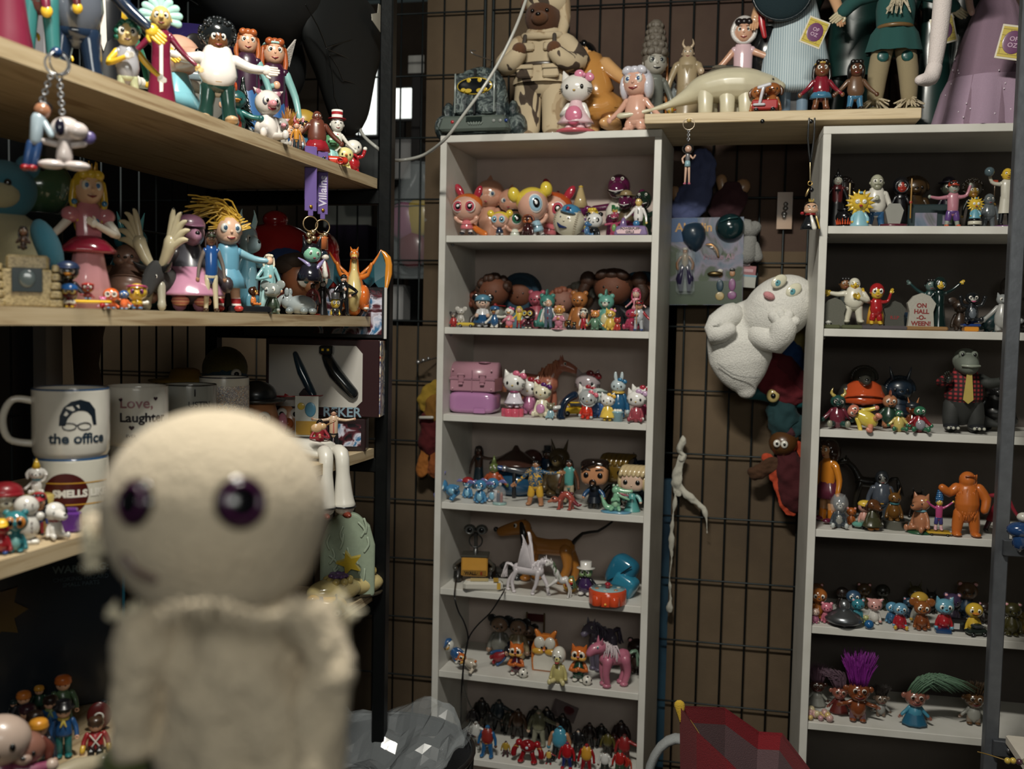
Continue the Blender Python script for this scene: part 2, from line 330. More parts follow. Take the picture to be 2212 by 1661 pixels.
def hairdo(rt,st,col,c,hx,hy,hz,rnd):
 g=G();x,y,z=c
 if st=='bald':return
 if st in('short','long','pony','tails','bob','side','tall','bun','braid','slick','quiff'):
  g.ell((x,y+hy*.16,z+hz*.14),(hx*1.1,hy*1.06,hz*1.0),col,16)
  for k in(-1,0,1):g.ell((x+k*hx*.5,y-hy*.62,z+hz*.72),(hx*.42,hy*.35,hz*.3),col,8,rot=(0,k*25,0))
 if st in('long','braid'):
  g.tube([(x,y+hy*.5,z+hz*.2),(x,y+hy*.75,z-hz*.8),(x,y+hy*.7,z-hz*2.2),(x,y+hy*.6,z-hz*3.2)],[hx*.95,hx*1.05,hx*.8,hx*.3],col,12,sy=.5)
  for s in(-1,1):g.tube([(x+s*hx*.95,y,z+hz*.3),(x+s*hx*1.1,y,z-hz*.8),(x+s*hx*.8,y-hy*.2,z-hz*1.9)],[hx*.25,hx*.26,hx*.12],col,8)
 if st=='bob':
  for s in(-1,1):g.ell((x+s*hx*.85,y+hy*.2,z-hz*.25),(hx*.35,hy*.85,hz*.9),col,10)
  g.ell((x,y+hy*.6,z-hz*.2),(hx*1.05,hy*.6,hz*.9),col,12)
 if st=='tails':
  for s in(-1,1):
   g.ell((x+s*hx*1.35,y,z+hz*.45),(hx*.45,hy*.4,hz*.5),col,10)
   g.tube([(x+s*hx*1.2,y,z+hz*.5),(x+s*hx*1.6,y,z-hz*.2),(x+s*hx*1.5,y,z-hz*.9)],[hx*.3,hx*.32,hx*.08],col,8)
 if st=='buns':
  g.ell((x,y+hy*.2,z+hz*.2),(hx*1.08,hy*1.03,hz*.92),col,16)
  for s in(-1,1):g.ell((x+s*hx*.8,y,z+hz*1.0),(hx*.36,)*3,col,10)
 if st=='bun':g.ell((x,y+hy*.3,z+hz*1.2),(hx*.5,)*3,col,10)
 if st=='tall':
  for j in range(5):
   rr=hx*(1.1-.1*j)
   for k in range(9):a=2*PI*k/9+j*.35;g.ell((x+cos(a)*rr*.75,y+hy*.1+sin(a)*rr*.75,z+hz*(.8+.5*j)),rr*.38,col,6)
   g.ell((x,y,z+hz*(.8+.5*j)),rr*.9,col,10)
 if st=='quiff':g.tube([(x-hx*.6,y-hy*.5,z+hz*.8),(x,y-hy*.9,z+hz*1.1),(x+hx*.6,y-hy*.6,z+hz*.9)],[hx*.3,hx*.42,hx*.25],col,8)
 if st=='afro':
  g.ell((x,y+hy*.35,z+hz*.5),(hx*1.6,hy*1.3,hz*1.2),col,16)
  for k in range(150):
   a=rnd.uniform(0,2*PI);t=math.acos(rnd.uniform(-.55,1));v=V3((sin(t)*cos(a),sin(t)*sin(a),cos(t)))
   if v.y<-.45 and v.z<.35:continue
   g.ell((x+v.x*hx*1.65,y+hy*.35+v.y*hy*1.35,z+hz*.5+v.z*hz*1.25),hx*.19,col,6)
 if st=='curly':
  for k in range(60):
   a=rnd.uniform(0,2*PI);t=math.acos(rnd.uniform(-.3,1));v=V3((sin(t)*cos(a),sin(t)*sin(a),cos(t)))
   if v.y<-.5 and v.z<.5:continue
   g.ell((x+v.x*hx*1.02,y+v.y*hy,z+v.z*hz*1.02),hx*.3,col,6)
 if st=='spiky':
  g.ell((x,y+hy*.2,z+hz*.2),(hx*1.05,hy*1.0,hz*.95),col,12)
  for k in range(14):
   a=2*PI*k/14;s,q=sin(a),cos(a)
   g.tube([(x+q*hx*.8,y+hy*.1,z+s*hz*.8),(x+q*hx*1.6,y+hy*.1,z+s*hz*1.5)],[hx*.3,hx*.02],col,7)
 if st=='wild':
  for k in range(90):
   a=rnd.uniform(0,2*PI);t=rnd.uniform(0,1.1);v=V3((sin(t)*cos(a),sin(t)*sin(a)*.7+.1,cos(t)+.15));L=rnd.uniform(1.3,2.3)
   p=V3((x+v.x*hx*.8,y+v.y*hy*.8,z+v.z*hz*.8));q=p+V3((v.x*hx,v.y*hy,v.z*hz))*L
   g.tube([p,(p+q)/2+V3((rnd.uniform(-.1,.1)*hx,0,0)),q],[hx*.16,hx*.12,hx*.02],col,5)
 if st=='yarn':
  g.ell((x,y+hy*.2,z+hz*.2),(hx*1.1,hy*1.05,hz*1.0),col,12)
  for k in range(70):
   a=rnd.uniform(-.6,1.2);p=V3((x+rnd.uniform(-.3,1)*hx,y+rnd.uniform(-.6,.8)*hy,z+hz*rnd.uniform(.5,1)))
   q=p+V3((-hx*rnd.uniform(1,3.1),rnd.uniform(-.4,.4)*hy,hz*rnd.uniform(-.2,1.2)))
   g.tube([p,(p+q)/2+V3((0,0,hz*.45)),q],hx*.07,col,5,sp=2)
  for k in range(26):
   a=rnd.uniform(0,PI);p=V3((x+cos(a)*hx,y-hy*.4,z+sin(a)*hz*.9));g.tube([p,p+V3((cos(a)*hx*.6,0,-hz*.1+rnd.uniform(0,.5)*hz))],hx*.06,col,5)
 if st=='leaf':
  for k,(dx,dz,rr)in enumerate(((-.5,1.5,20),(.55,1.35,-25))):g.ell((x+dx*hx,y,z+hz*dz),(hx*.33,hy*.3,hz*.75),'c82a34*',12,rot=(0,rr*-1,0))
  g.ell((x,y+hy*.2,z+hz*.25),(hx*1.06,hy*1.02,hz*.88),col,16)
 if g.v:g.obj('hair',rt)
def hatdo(rt,st,col,c,hx,hy,hz):
 g=G();x,y,z=c
 if st=='bowler':g.ell((x,y,z+hz*.85),(hx*.95,hy*.95,hz*.6),col);g.lathe([(hx*1.45,z+hz*.6),(hx*1.5,z+hz*.68),(hx*.8,z+hz*.75)],col,20,(x,y,0))
 if st=='top':g.lathe([(hx*1.35,z+hz*.62),(hx*1.35,z+hz*.7),(hx*.8,z+hz*.74),(hx*.85,z+hz*1.7),(hx*.8,z+hz*1.74)],col,18,(x,y,0))
 if st=='cap':g.ell((x,y+hy*.05,z+hz*.45),(hx*1.08,hy*1.08,hz*.72),col);g.ell((x,y-hy*1.1,z+hz*.42),(hx*.8,hy*.7,hz*.09),col,12,rot=(12,0,0))
 if st=='witch':g.lathe([(hx*1.7,z+hz*.5),(hx*1.7,z+hz*.56),(hx*.95,z+hz*.6),(hx*.5,z+hz*1.5),(hx*.06,z+hz*2.6)],col,16,(x,y,0))
 if st=='crown':
  for k in range(7):a=2*PI*k/7;g.tube([(x+cos(a)*hx*.5,y+sin(a)*hx*.5,z+hz*.85),(x+cos(a)*hx*.6,y+sin(a)*hx*.6,z+hz*1.5)],[hx*.16,hx*.03],col,6)
  g.torus((x,y,z+hz*.92),hx*.52,hx*.1,col,16,6,(90,0,0))
 if st=='beanie':g.ell((x,y+hy*.1,z+hz*.45),(hx*1.12,hy*1.1,hz*.85),col);g.torus((x,y+hy*.05,z+hz*.28),hx*1.05,hx*.13,col,18,6,(82,0,0))
 if st=='bonnet':g.ell((x,y+hy*.35,z+hz*.25),(hx*1.3,hy*1.15,hz*1.2),col,20);g.torus((x,y-hy*.4,z+hz*.05),hx*1.08,hx*.24,col,24,6)
 if st=='hood':g.ell((x,y+hy*.25,z+hz*.12),(hx*1.3,hy*1.2,hz*1.25),col);g.torus((x,y-hy*.55,z),hx*.95,hx*.2,col,20,8)
 if st=='band':g.torus((x,y+hy*.03,z+hz*.5),hx*.95,hx*.12,col,20,6,(80,0,0))
 if st=='helmet':g.ell((x,y+hy*.15,z+hz*.2),(hx*1.15,hy*1.1,hz*1.0),col);g.torus((x,y-hy*.3,z+hz*.1),hx*.98,hx*.1,col,20,6)
 if st=='cone':g.lathe([(hx*.62,z+hz*.7),(hx*.35,z+hz*1.5),(hx*.04,z+hz*2.2)],col,14,(x,y,0))
 if st=='mohawk':g.ell((x,y,z+hz*1.1),(hx*.18,hy*.9,hz*.6),col)
 if st=='bow':
  for s in(-1,1):g.ell((x+hx*.55+s*hx*.32,y-hy*.55,z+hz*(.78-s*.12)),(hx*.32,hy*.18,hz*.3),col,10,rot=(0,s*20+15,0))
  g.ell((x+hx*.55,y-hy*.68,z+hz*.78),(hx*.14,)*3,col,8)
 if st=='shell':
  for k in range(9):a=Rd(-20+27.5*k);g.tube([(x,y+hy*.7,z+hz*.2),(x+cos(a)*hx*1.0,y+hy*.75,z+hz*.35+sin(a)*hz*1.0),(x+cos(a)*hx*1.75,y+hy*.8,z+hz*.35+sin(a)*hz*1.35)],[hx*.12,hx*.34,hx*.42],col,8,sy=.4)
 if st=='sack':g.ell((x,y+hy*.2,z+hz*.8),(hx*1.15,hy*1.1,hz*.5),col);g.ell((x-hx*.7,y+hy*.2,z+hz*.6),(hx*.6,hy*.6,hz*.4),col)
 if st=='horns':
  for s in(-1,1):g.tube([(x+s*hx*.5,y,z+hz*.8),(x+s*hx*.9,y,z+hz*1.3),(x+s*hx*.7,y,z+hz*2.0)],[hx*.28,hx*.2,hx*.03],col,8)
 if g.v:g.obj('bow' if st=='bow' else 'horns' if st=='horns' else 'crown' if st=='crown' else 'hat',rt)
def hum(rt,hr=.24,w=1.0,sk='skn',hair='short',hc='drk',top='blu',bot='nvy',shoe='drk',kind='pants',am=('down','down'),sl=None,glove=None,hat=None,hk='drk',hem=None,lo=None,face=1,eye='wht*',pup='blk*',es=1,nose=0,beard=None,clr=None,belt=None,tie=None,apron=None,cape=None,base=None,lr=.5,hw=.82,spread=1,sit=0,badge=None,fine=False,gls=None,seed=0,mth='8c2a2a',bend=0,pupils=.55,brow=None,stripe=None,bare=0,bx=1.0,hold=None):
 rnd=random.Random(seed);hh=hr;L=lr*(1-hh);sh=1-hh-.015;sw=.105*w;lean=0
 b0=0
 if sit:L0=L;L=.10*w
 skirt=kind in('dress','robe','coat')
 sl=sl or(sk if bare else top);glove=glove or sk
 off=(L0-L if sit else 0)
 def Zz(z):return z-off
 hip=L if sit else L;sz=Zz(sh);hz0=Zz(1-hh/2)
 # torso
 g=G();tt=sk if bare else top
 g.tube([(0,0,hip-.01+max(0,w-1)*.08),(0,-.012*w,hip+(sz-hip)*.35),(0,0,sz-.03)],[sw*.86,sw*(.9 if w<1.3 else 1.12),sw*.96],tt,14,sy=.68,sp=3)
 for s in(-1,1):g.ell((s*sw*.82,0,sz-.035*w),(sw*.4,sw*.42,sw*.42),tt,10)
 g.obj('torso',rt)
 g=G();g.tube([(0,0,sz-.05),(0,0,sz+.03)],sw*.36,sk,8)
 g.obj('neck',rt)
 # legs
 if kind!='robe':
  for s in(-1,1):
   g=G();x=s*sw*.5;lt=bot if kind in('pants','coat')else sk;r0,r1=sw*.5,sw*(.34 if kind!='flare' else.5)
   if kind=='flare':lt=bot
   if sit:P=[(x,0,hip),(x*1.5,-L0*.5,hip*.9),(x*2.0,-L0*.98,hip*.55)];fo=(x*2.1,-L0*1.02,hip*.75);fr=(sw*.33,sw*.3,sw*.55)
   else:P=[(x,0,hip),(x*(1+.25*spread),0,hip*.5),(x*(1+.5*spread),0,.03)];fo=(x*(1+.55*spread),-sw*.35,sw*.22);fr=(sw*.4,sw*.72,sw*.26)
   g.tube(P,[r0,r0*.8,r1],lt,10,sp=3)
   if kind in('shorts',):q=[V3(P[0])*.5+V3(P[0])*.5,V3(P[0]).lerp(V3(P[1]),.9)];g.tube([P[0],q[1]],[r0*1.05,r0*1.12],bot,10)
   if lo:g.tube([V3(P[1]).lerp(V3(P[2]),.25),P[2]],[r1*1.18,r1*1.22],lo,10)
   lg=g.obj('leg',rt)
   g=G();g.ell(fo,fr,shoe,12);g.obj('shoe',lg)
 if kind in('pants','shorts','flare'):
  g=G();g.ell((0,0,hip+.01),(sw*.92,sw*.64,.055+.02*w),bot,14);g.obj('trousers' if kind!='shorts' else 'shorts',rt)
 if kind=='dress':
  z1=hem if hem is not None else L*.55;wz=hip+(sz-hip)*.35
  g=G();g.lathe([(sw*(1.25+1.2*(wz-z1)),Zz(z1)if sit else z1),(sw*1.3,(z1+wz)/2),(sw*.82,wz),(sw*.7,wz+.02)],bot,28,sy=.8,wob=.07,wn=9);g.obj('skirt',rt)
 if kind=='coat':
  g=G();g.lathe([(sw*1.15,hip*.55),(sw*1.0,hip),(sw*.92,hip+.12)],top,22,sy=.72,caps=False);g.obj('coat',rt)
 if kind=='robe':
  g=G();g.lathe([(sw*1.5,0),(sw*1.5,.02),(sw*1.2,hip*.6),(sw*.95,hip+.05),(sw*.9,sz-.05)],bot,24,sy=.75,wob=.03,wn=7);g.obj('robe',rt)
  if stripe:g=G();g.tube([(0,-sw*1.02,.02),(0,-sw*.86,hip*.7),(0,-sw*.66,sz-.03)],[sw*.24,sw*.2,sw*.2],stripe,8,sy=.4);g.obj('stole',rt)
 # arms
 A=(sh-L if not sit else sh-L0)*.92;A=max(A,.26)if not sit else max(A,.24)
 for i,s in enumerate((-1,1)):
  e,hnd=ARM[am[i]]if isinstance(am[i],str)else am[i]
  p0=V3((s*sw*.98,0,sz-.045));p1=p0+V3((s*e[0]*A,e[1]*A,e[2]*A));p2=p0+V3((s*hnd[0]*A,hnd[1]*A,hnd[2]*A))
  g=G();r=sw*.33;g.tube([p0,p1,p2],[r*1.1,r*.9,r*.68],sl,9,sp=3);ao=g.obj('arm',rt)
  g=G();hand(g,p2,p2-p1,r*.95,glove,s,fine);g.obj('hand',ao)
  if hold and hold[0]==i:
   g=G();k,c_=hold[1],hold[2]
   if k=='stick':g.tube([p2+V3((0,-.02,-.3)),p2+V3((0,-.02,.45))],.014,c_,8)
   if k=='ball':g.ell(p2+V3((0,-.05,-.04)),.085,c_,14)
   if k=='box':g.box(p2+V3((-s*.05,-.05,0)),(.14,.06,.1),c_,.008)
   if k=='sack':g.ell(p2+V3((0,-.03,-.08)),(.07,.06,.09),c_,12)
   if k=='fork':g.tube([p2+V3((0,-.02,-.35)),p2+V3((0,-.02,.4))],.012,c_,6);g.box(p2+V3((0,-.02,.45)),(.12,.015,.1),'b83a1c',.004)
   g.obj({'stick':'staff','ball':'ball','box':'box','sack':'bag','fork':'shovel'}[k],rt)
 # head
 hz_=hh/2;hx=hz_*hw;hy=hz_*.85;c=(0,-.005,hz0)
 g=G();g.ell(c,(hx,hy,hz_),sk,18);g.ell((0,-hy*.25,hz0-hz_*.42),(hx*.72,hy*.72,hz_*.52),sk,14)
 for s in(-1,1):g.ell((s*hx*.98,.0,hz0-hz_*.06),(hx*.14,hx*.12,hx*.22),sk,8)
 if face:g.ell((0,-hy*.98,hz0-hz_*.12),(hx*(.13+nose*.2),hy*(.16+nose*.35),hz_*(.12+nose*.1)),sk,8)
 g.obj('head',rt)
 if face:
  er=hx*.24*es;eyes(rt,(0,-hy*.83,hz0+hz_*.1),er,hx*(.38 if es<1.4 else.45),hy*.17,eye,pup,pupils,rz=1.15)
  g=G();g.tube([(-hx*.28,-hy*.88,hz0-hz_*.46),(0,-hy*.95,hz0-hz_*.54),(hx*.28,-hy*.88,hz0-hz_*.46)],[hx*.05,hx*.09,hx*.05],mth,6);g.obj('mouth',rt)
  if brow or es<1.4:
   g=G()
   for s in(-1,1):g.tube([(s*hx*.2,-hy*.93,hz0+hz_*.33),(s*hx*.56,-hy*.82,hz0+hz_*.38)],hx*.05,brow or(hc if hair!='bald' else 'dbrn'),5)
   g.obj('eyebrows',rt)
 if beard:g=G();g.ell((0,-hy*.62,hz0-hz_*.62),(hx*.62,hy*.45,hz_*.42),beard,10);g.tube([(-hx*.4,-hy*.95,hz0-hz_*.3),(0,-hy*1.04,hz0-hz_*.26),(hx*.4,-hy*.95,hz0-hz_*.3)],hx*.1,beard,6);g.obj('beard',rt)
 if gls:
  g=G()
  for s in(-1,1):g.torus((s*hx*.4,-hy*1.0,hz0+hz_*.1),hx*.3,hx*.06,gls,14,5)
  g.tube([(-hx*.1,-hy*1.02,hz0+hz_*.12),(hx*.1,-hy*1.02,hz0+hz_*.12)],hx*.05,gls,5);g.obj('glasses',rt)
 hairdo(rt,hair,hc,c,hx,hy,hz_,rnd)
 if hat:hatdo(rt,hat,hk,c,hx,hy,hz_)
 ty=-sw*.66
 if clr:g=G();g.torus((0,0,sz-.025),sw*.52,sw*.16,clr,16,6,(90,0,0));g.obj('collar',rt)
 if belt:g=G();g.lathe([(sw*.93,hip+.03),(sw*.95,hip+.06)],belt,18,sy=.72,caps=False);g.box((0,ty*1.05,hip+.045),(sw*.4,.015,.035),'gol*',.004);g.obj('belt',rt)
 if tie:g=G();g.prism([(-sw*.1,sz-.05),(sw*.1,sz-.05),(sw*.17,hip+.06),(0,hip),(-sw*.17,hip+.06)],ty-.02,ty-.005,tie);g.obj('necktie',rt)
 if apron:g=G();g.ell((0,ty*.75,(hip+sz)/2-.02),(sw*.62,sw*.25,(sz-hip)*.5),apron,12);g.obj('bib',rt)
 if badge:g=G();g.ell((sw*.4,ty*1.0,sz-.1),(sw*.2,sw*.08,sw*.2),badge,10);g.obj('badge',rt)
 if cape:g=G();g.lathe([(sw*1.6,.02),(sw*1.4,hip),(sw*1.05,sz-.06),(sw*.7,sz)],cape,20,(0,sw*.55,0),sx=1,sy=.42,wob=.05,wn=6);g.obj('cape',rt)
 if base:g=G();g.lathe([(sw*2.0,-.05),(sw*2.0,-.01),(sw*1.8,0)],base,24,sy=.9);g.obj('base',rt)
def crt(rt,hr=.5,col='wht',ears='cat',ec=None,sn='dot',sc=None,body=None,pose='stand',bly=None,bow=None,hat=None,hk='drk',bw=1.0,hw=1.12,am=('down','down'),tail=None,eye='blk*',ew=None,es=1,shoe=None,base=None,hold=None,skirt=None,spots=None,nose='blk*',clr=None,gls=None,hx0=0,leg=None,fin=None,inner='e8a0a8',whisk=0,ring=None,horns=None,glob=None,seed=0,mth=None,arm=None,mane=None):
 rnd=random.Random(seed);hz=hr/2;hx=hz*hw;hy=hz*.9;cz=1-hz;body=body or col;sc=sc or col;ec=ec or col;leg=leg or body;arm=arm or body
 nk=1-hr+.03;bz=nk*.5;br=.2*bw*(.6+.8*(1-hr))
 g=G()
 lg=.12 if pose=='stand' else.02
 g.tube([(0,0,lg+br*.55),(0,-.01,nk*.55),(0,0,nk-.04)],[br*.92,br*.95,br*.55],body,16,sy=.85,sp=3);g.obj('torso',rt)
 if bly:g=G();g.ell((0,-br*.52,nk*.46),(br*.6,br*.38,nk*.33),bly,14);g.obj('belly_patch',rt)
 if skirt:g=G();g.lathe([(br*1.55,lg),(br*1.5,lg+.03),(br*.9,nk*.65)],skirt,24,sy=.85,wob=.06,wn=8);g.obj('skirt',rt)
 g=G();g.ell((hx0,0,cz),(hx,hy,hz*.98),col,22)
 if sn=='muz':g.ell((hx0,-hy*.78,cz-hz*.3),(hx*.42,hy*.5,hz*.36),sc,12)
 if sn=='long':g.tube([(hx0,-hy*.3,cz-hz*.2),(hx0,-hy*1.2,cz-hz*.3),(hx0,-hy*1.9,cz-hz*.34)],[hx*.62,hx*.5,hx*.36],sc,12)
 if sn=='pig':g.tube([(hx0,-hy*.5,cz-hz*.2),(hx0,-hy*1.22,cz-hz*.22)],[hx*.45,hx*.3],sc,12)
 if sn=='jowl':
  for s in(-1,1):g.ell((hx0+s*hx*.42,-hy*.55,cz-hz*.4),(hx*.5,hy*.5,hz*.38),sc,12)
 g.obj('head',rt)
 g=G()
 if sn=='dot':g.ell((hx0,-hy*.99,cz-hz*.3),(hx*.09,hy*.06,hz*.07),nose,8)
 if sn in('muz','jowl'):g.ell((hx0,-hy*1.22 if sn=='muz' else-hy*1.0,cz-hz*.14),(hx*.14,hy*.12,hz*.1),nose,8)
 if sn=='long':g.ell((hx0,-hy*2.2,cz-hz*.15),(hx*.17,hy*.16,hz*.16),nose,8)
 if sn=='pig':
  for s in(-1,1):g.ell((hx0+s*hx*.12,-hy*1.45,cz-hz*.2),(hx*.06,hy*.06,hz*.09),'b05868',6)
 if sn=='beak':g.ell((hx0,-hy*1.05,cz-hz*.22),(hx*.42,hy*.5,hz*.14),sc,12);g.ell((hx0,-hy*.98,cz-hz*.38),(hx*.3,hy*.38,hz*.1),sc,10)
 if sn=='cone':g.tube([(hx0,-hy*.8,cz-hz*.15),(hx0,-hy*1.6,cz-hz*.25)],[hx*.22,hx*.03],sc,8)
 if g.v:g.obj('beak' if sn in('beak','cone')else 'nose',rt)
 if mth:g=G();g.tube([(hx0-hx*.3,-hy*(.95 if sn not in('muz',)else 1.12),cz-hz*.5),(hx0,-hy*(1.0 if sn!='muz' else 1.2),cz-hz*.6),(hx0+hx*.3,-hy*(.95 if sn!='muz' else 1.12),cz-hz*.5)],[hx*.04,hx*.12,hx*.04],mth,7);g.obj('mouth',rt)
 for s in(-1,1):
  g=G();er=hx*.13*es
  if ew:g.ell((hx0+s*hx*.4,-hy*.84,cz+hz*.06),(er*1.9,hy*.18,er*2.1),ew,12);G().ell((hx0+s*hx*.38,-hy*.98,cz+hz*.04),(er,hy*.08,er*1.2),eye,10).obj('pupil',g.obj('eye',rt))
  else:g.ell((hx0+s*hx*.45,-hy*.88,cz-hz*.05),(er*.85,hy*.1,er*1.15),eye,10).obj('eye',rt)
  g=G()
  if ears=='cat':g.tube([(hx0+s*hx*.6,0,cz+hz*.55),(hx0+s*hx*.82,0,cz+hz*1.2)],[hx*.36,hx*.06],ec,10,sy=.6)
  if ears=='bear':g.ell((hx0+s*hx*.72,0,cz+hz*.78),(hx*.32,hy*.2,hz*.32),ec,12);g.ell((hx0+s*hx*.72,-hy*.13,cz+hz*.76),(hx*.2,hy*.12,hz*.2),inner,10)
  if ears=='bunny':g.tube([(hx0+s*hx*.3,0,cz+hz*.7),(hx0+s*hx*.4,0,cz+hz*1.3),(hx0+s*hx*.42,0,cz+hz*1.85)],[hx*.17,hx*.24,hx*.16],ec,10,sy=.6)
  if ears=='mouse':g.ell((hx0+s*hx*.95,hy*.2,cz+hz*.75),(hx*.58,hy*.14,hz*.58),ec,16)
  if ears=='dog':g.tube([(hx0+s*hx*.8,0,cz+hz*.5),(hx0+s*hx*1.12,.0,cz-hz*.1),(hx0+s*hx*1.08,-.01,cz-hz*.7)],[hx*.14,hx*.26,hx*.18],ec,10,sy=.6)
  if ears=='pig':g.tube([(hx0+s*hx*.55,0,cz+hz*.6),(hx0+s*hx*1.15,-.02,cz+hz*1.0)],[hx*.36,hx*.04],ec,8,sy=.4);g.ell((hx0+s*hx*.8,-hy*.16,cz+hz*.76),(hx*.24,hy*.06,hz*.2),inner,8,rot=(0,-s*40,0))
  if ears=='long':g.tube([(hx0+s*hx*.85,0,cz+hz*.3),(hx0+s*hx*1.6,0,cz+hz*.5),(hx0+s*hx*2.2,0,cz+hz*.2)],[hx*.16,hx*.32,hx*.04],ec,10,sy=.35)
  if ears=='point':g.tube([(hx0+s*hx*.5,0,cz+hz*.7),(hx0+s*hx*.8,0,cz+hz*1.9)],[hx*.22,hx*.03],ec,8)
  if g.v:g.obj('ear',rt)
 if whisk:
  g=G()
  for s in(-1,1):
   for k in(-1,0,1):g.tube([(hx0+s*hx*.78,-hy*.62,cz-hz*(.25-k*.12)),(hx0+s*hx*1.0,-hy*.36,cz-hz*(.25-k*.16))],hx*.022,'drk',4)
  g.obj('whiskers',rt)
 ax=br*.9
 for i,s in enumerate((-1,1)):
  e,hnd=ARM[am[i]]if isinstance(am[i],str)else am[i];A=(nk)*.62
  p0=V3((s*ax*.7,0,nk-.09));g=G()
  p1=p0+V3((s*e[0]*A,e[1]*A,e[2]*A));p2=p0+V3((s*hnd[0]*A,hnd[1]*A,hnd[2]*A))
  g.tube([p0,p1,p2],[br*.3,br*.27,br*.26],arm,10,sp=2);g.ell(p2,br*.32,col if arm==body and body!=col else arm,10);g.obj('arm',rt)
  g=G();lc=leg;so=shoe or leg
  if pose=='stand':g.tube([(s*br*.42,0,lg+br*.3),(s*br*.46,0,.04)],[br*.4,br*.36],lc,10);g.ell((s*br*.5,-br*.25,br*.2),(br*.4,br*.6,br*.22),so,10)
  else:g.tube([(s*br*.5,-br*.3,br*.4),(s*br*1.0,-br*1.5,br*.36)],[br*.42,br*.3],lc,10);g.ell((s*br*1.05,-br*1.65,br*.45),(br*.34,br*.26,br*.46),so,10)
  g.obj('leg',rt)
 if bow:hatdo(rt,'bow',bow,(hx0,0,cz),hx,hy,hz)
 if hat:hatdo(rt,hat,hk,(hx0,0,cz),hx,hy,hz)
 if tail=='long':g=G();g.tube([(0,br*.7,.1),(br*1.2,br*1.4,.1),(br*2.2,br*1.2,.3)],[br*.22,br*.16,br*.05],body);g.obj('tail',rt)
 if tail=='dino':g=G();g.tube([(0,br*.5,.12),(br*.8,br*1.6,.08),(br*1.9,br*1.8,.05)],[br*.55,br*.35,br*.05],body);g.obj('tail',rt)
 if tail=='bun':g=G();g.ell((0,br*1.0,.12),br*.3,body);g.obj('tail',rt)
 if mane:
  g=G()
  for k in range(16):a=PI*k/15;g.ell((hx0+cos(a)*hx*.95,hy*.15,cz+sin(a)*hz*.9),hx*.28,mane,7)
  g.obj('hair',rt)
 if clr:g=G();g.torus((0,0,nk-.02),br*.62,br*.16,clr,16,6,(90,0,0));g.obj('collar',rt)
 if hold:g=G();g.ell((0,-br*1.0,nk*.45),(br*.75,br*.35,br*.8),hold,14);g.obj('heart',rt)
 if gls:
  g=G()
  for s in(-1,1):g.torus((s*hx*.4,-hy*1.05,cz+hz*.06),hx*.3,hx*.07,gls,14,5)
  g.obj('glasses',rt)
 if spots:
  g=G()
  for s in(-1,1):g.ell((hx0+s*hx*.42,-hy*.76,cz),(hx*.28,hy*.2,hz*.34),spots,10)
  g.obj('eye_patches',rt)
 if fin:
  g=G()
  for k in range(6):g.tube([(0,br*.7,nk*(.15+.16*k)),(0,br*1.35,nk*(.2+.16*k))],[br*.22,br*.02],fin,6)
  g.obj('spines',rt)
 if glob:g=G();g.ell((hx0,0,cz),(hx*1.45,hy*1.5,hz*1.4),'clear',24);g.obj('glass_globe',rt)
 if base:g=G();g.lathe([(br*1.7,-.06),(br*1.7,-.01),(br*1.6,0)],base,24);g.obj('base',rt)
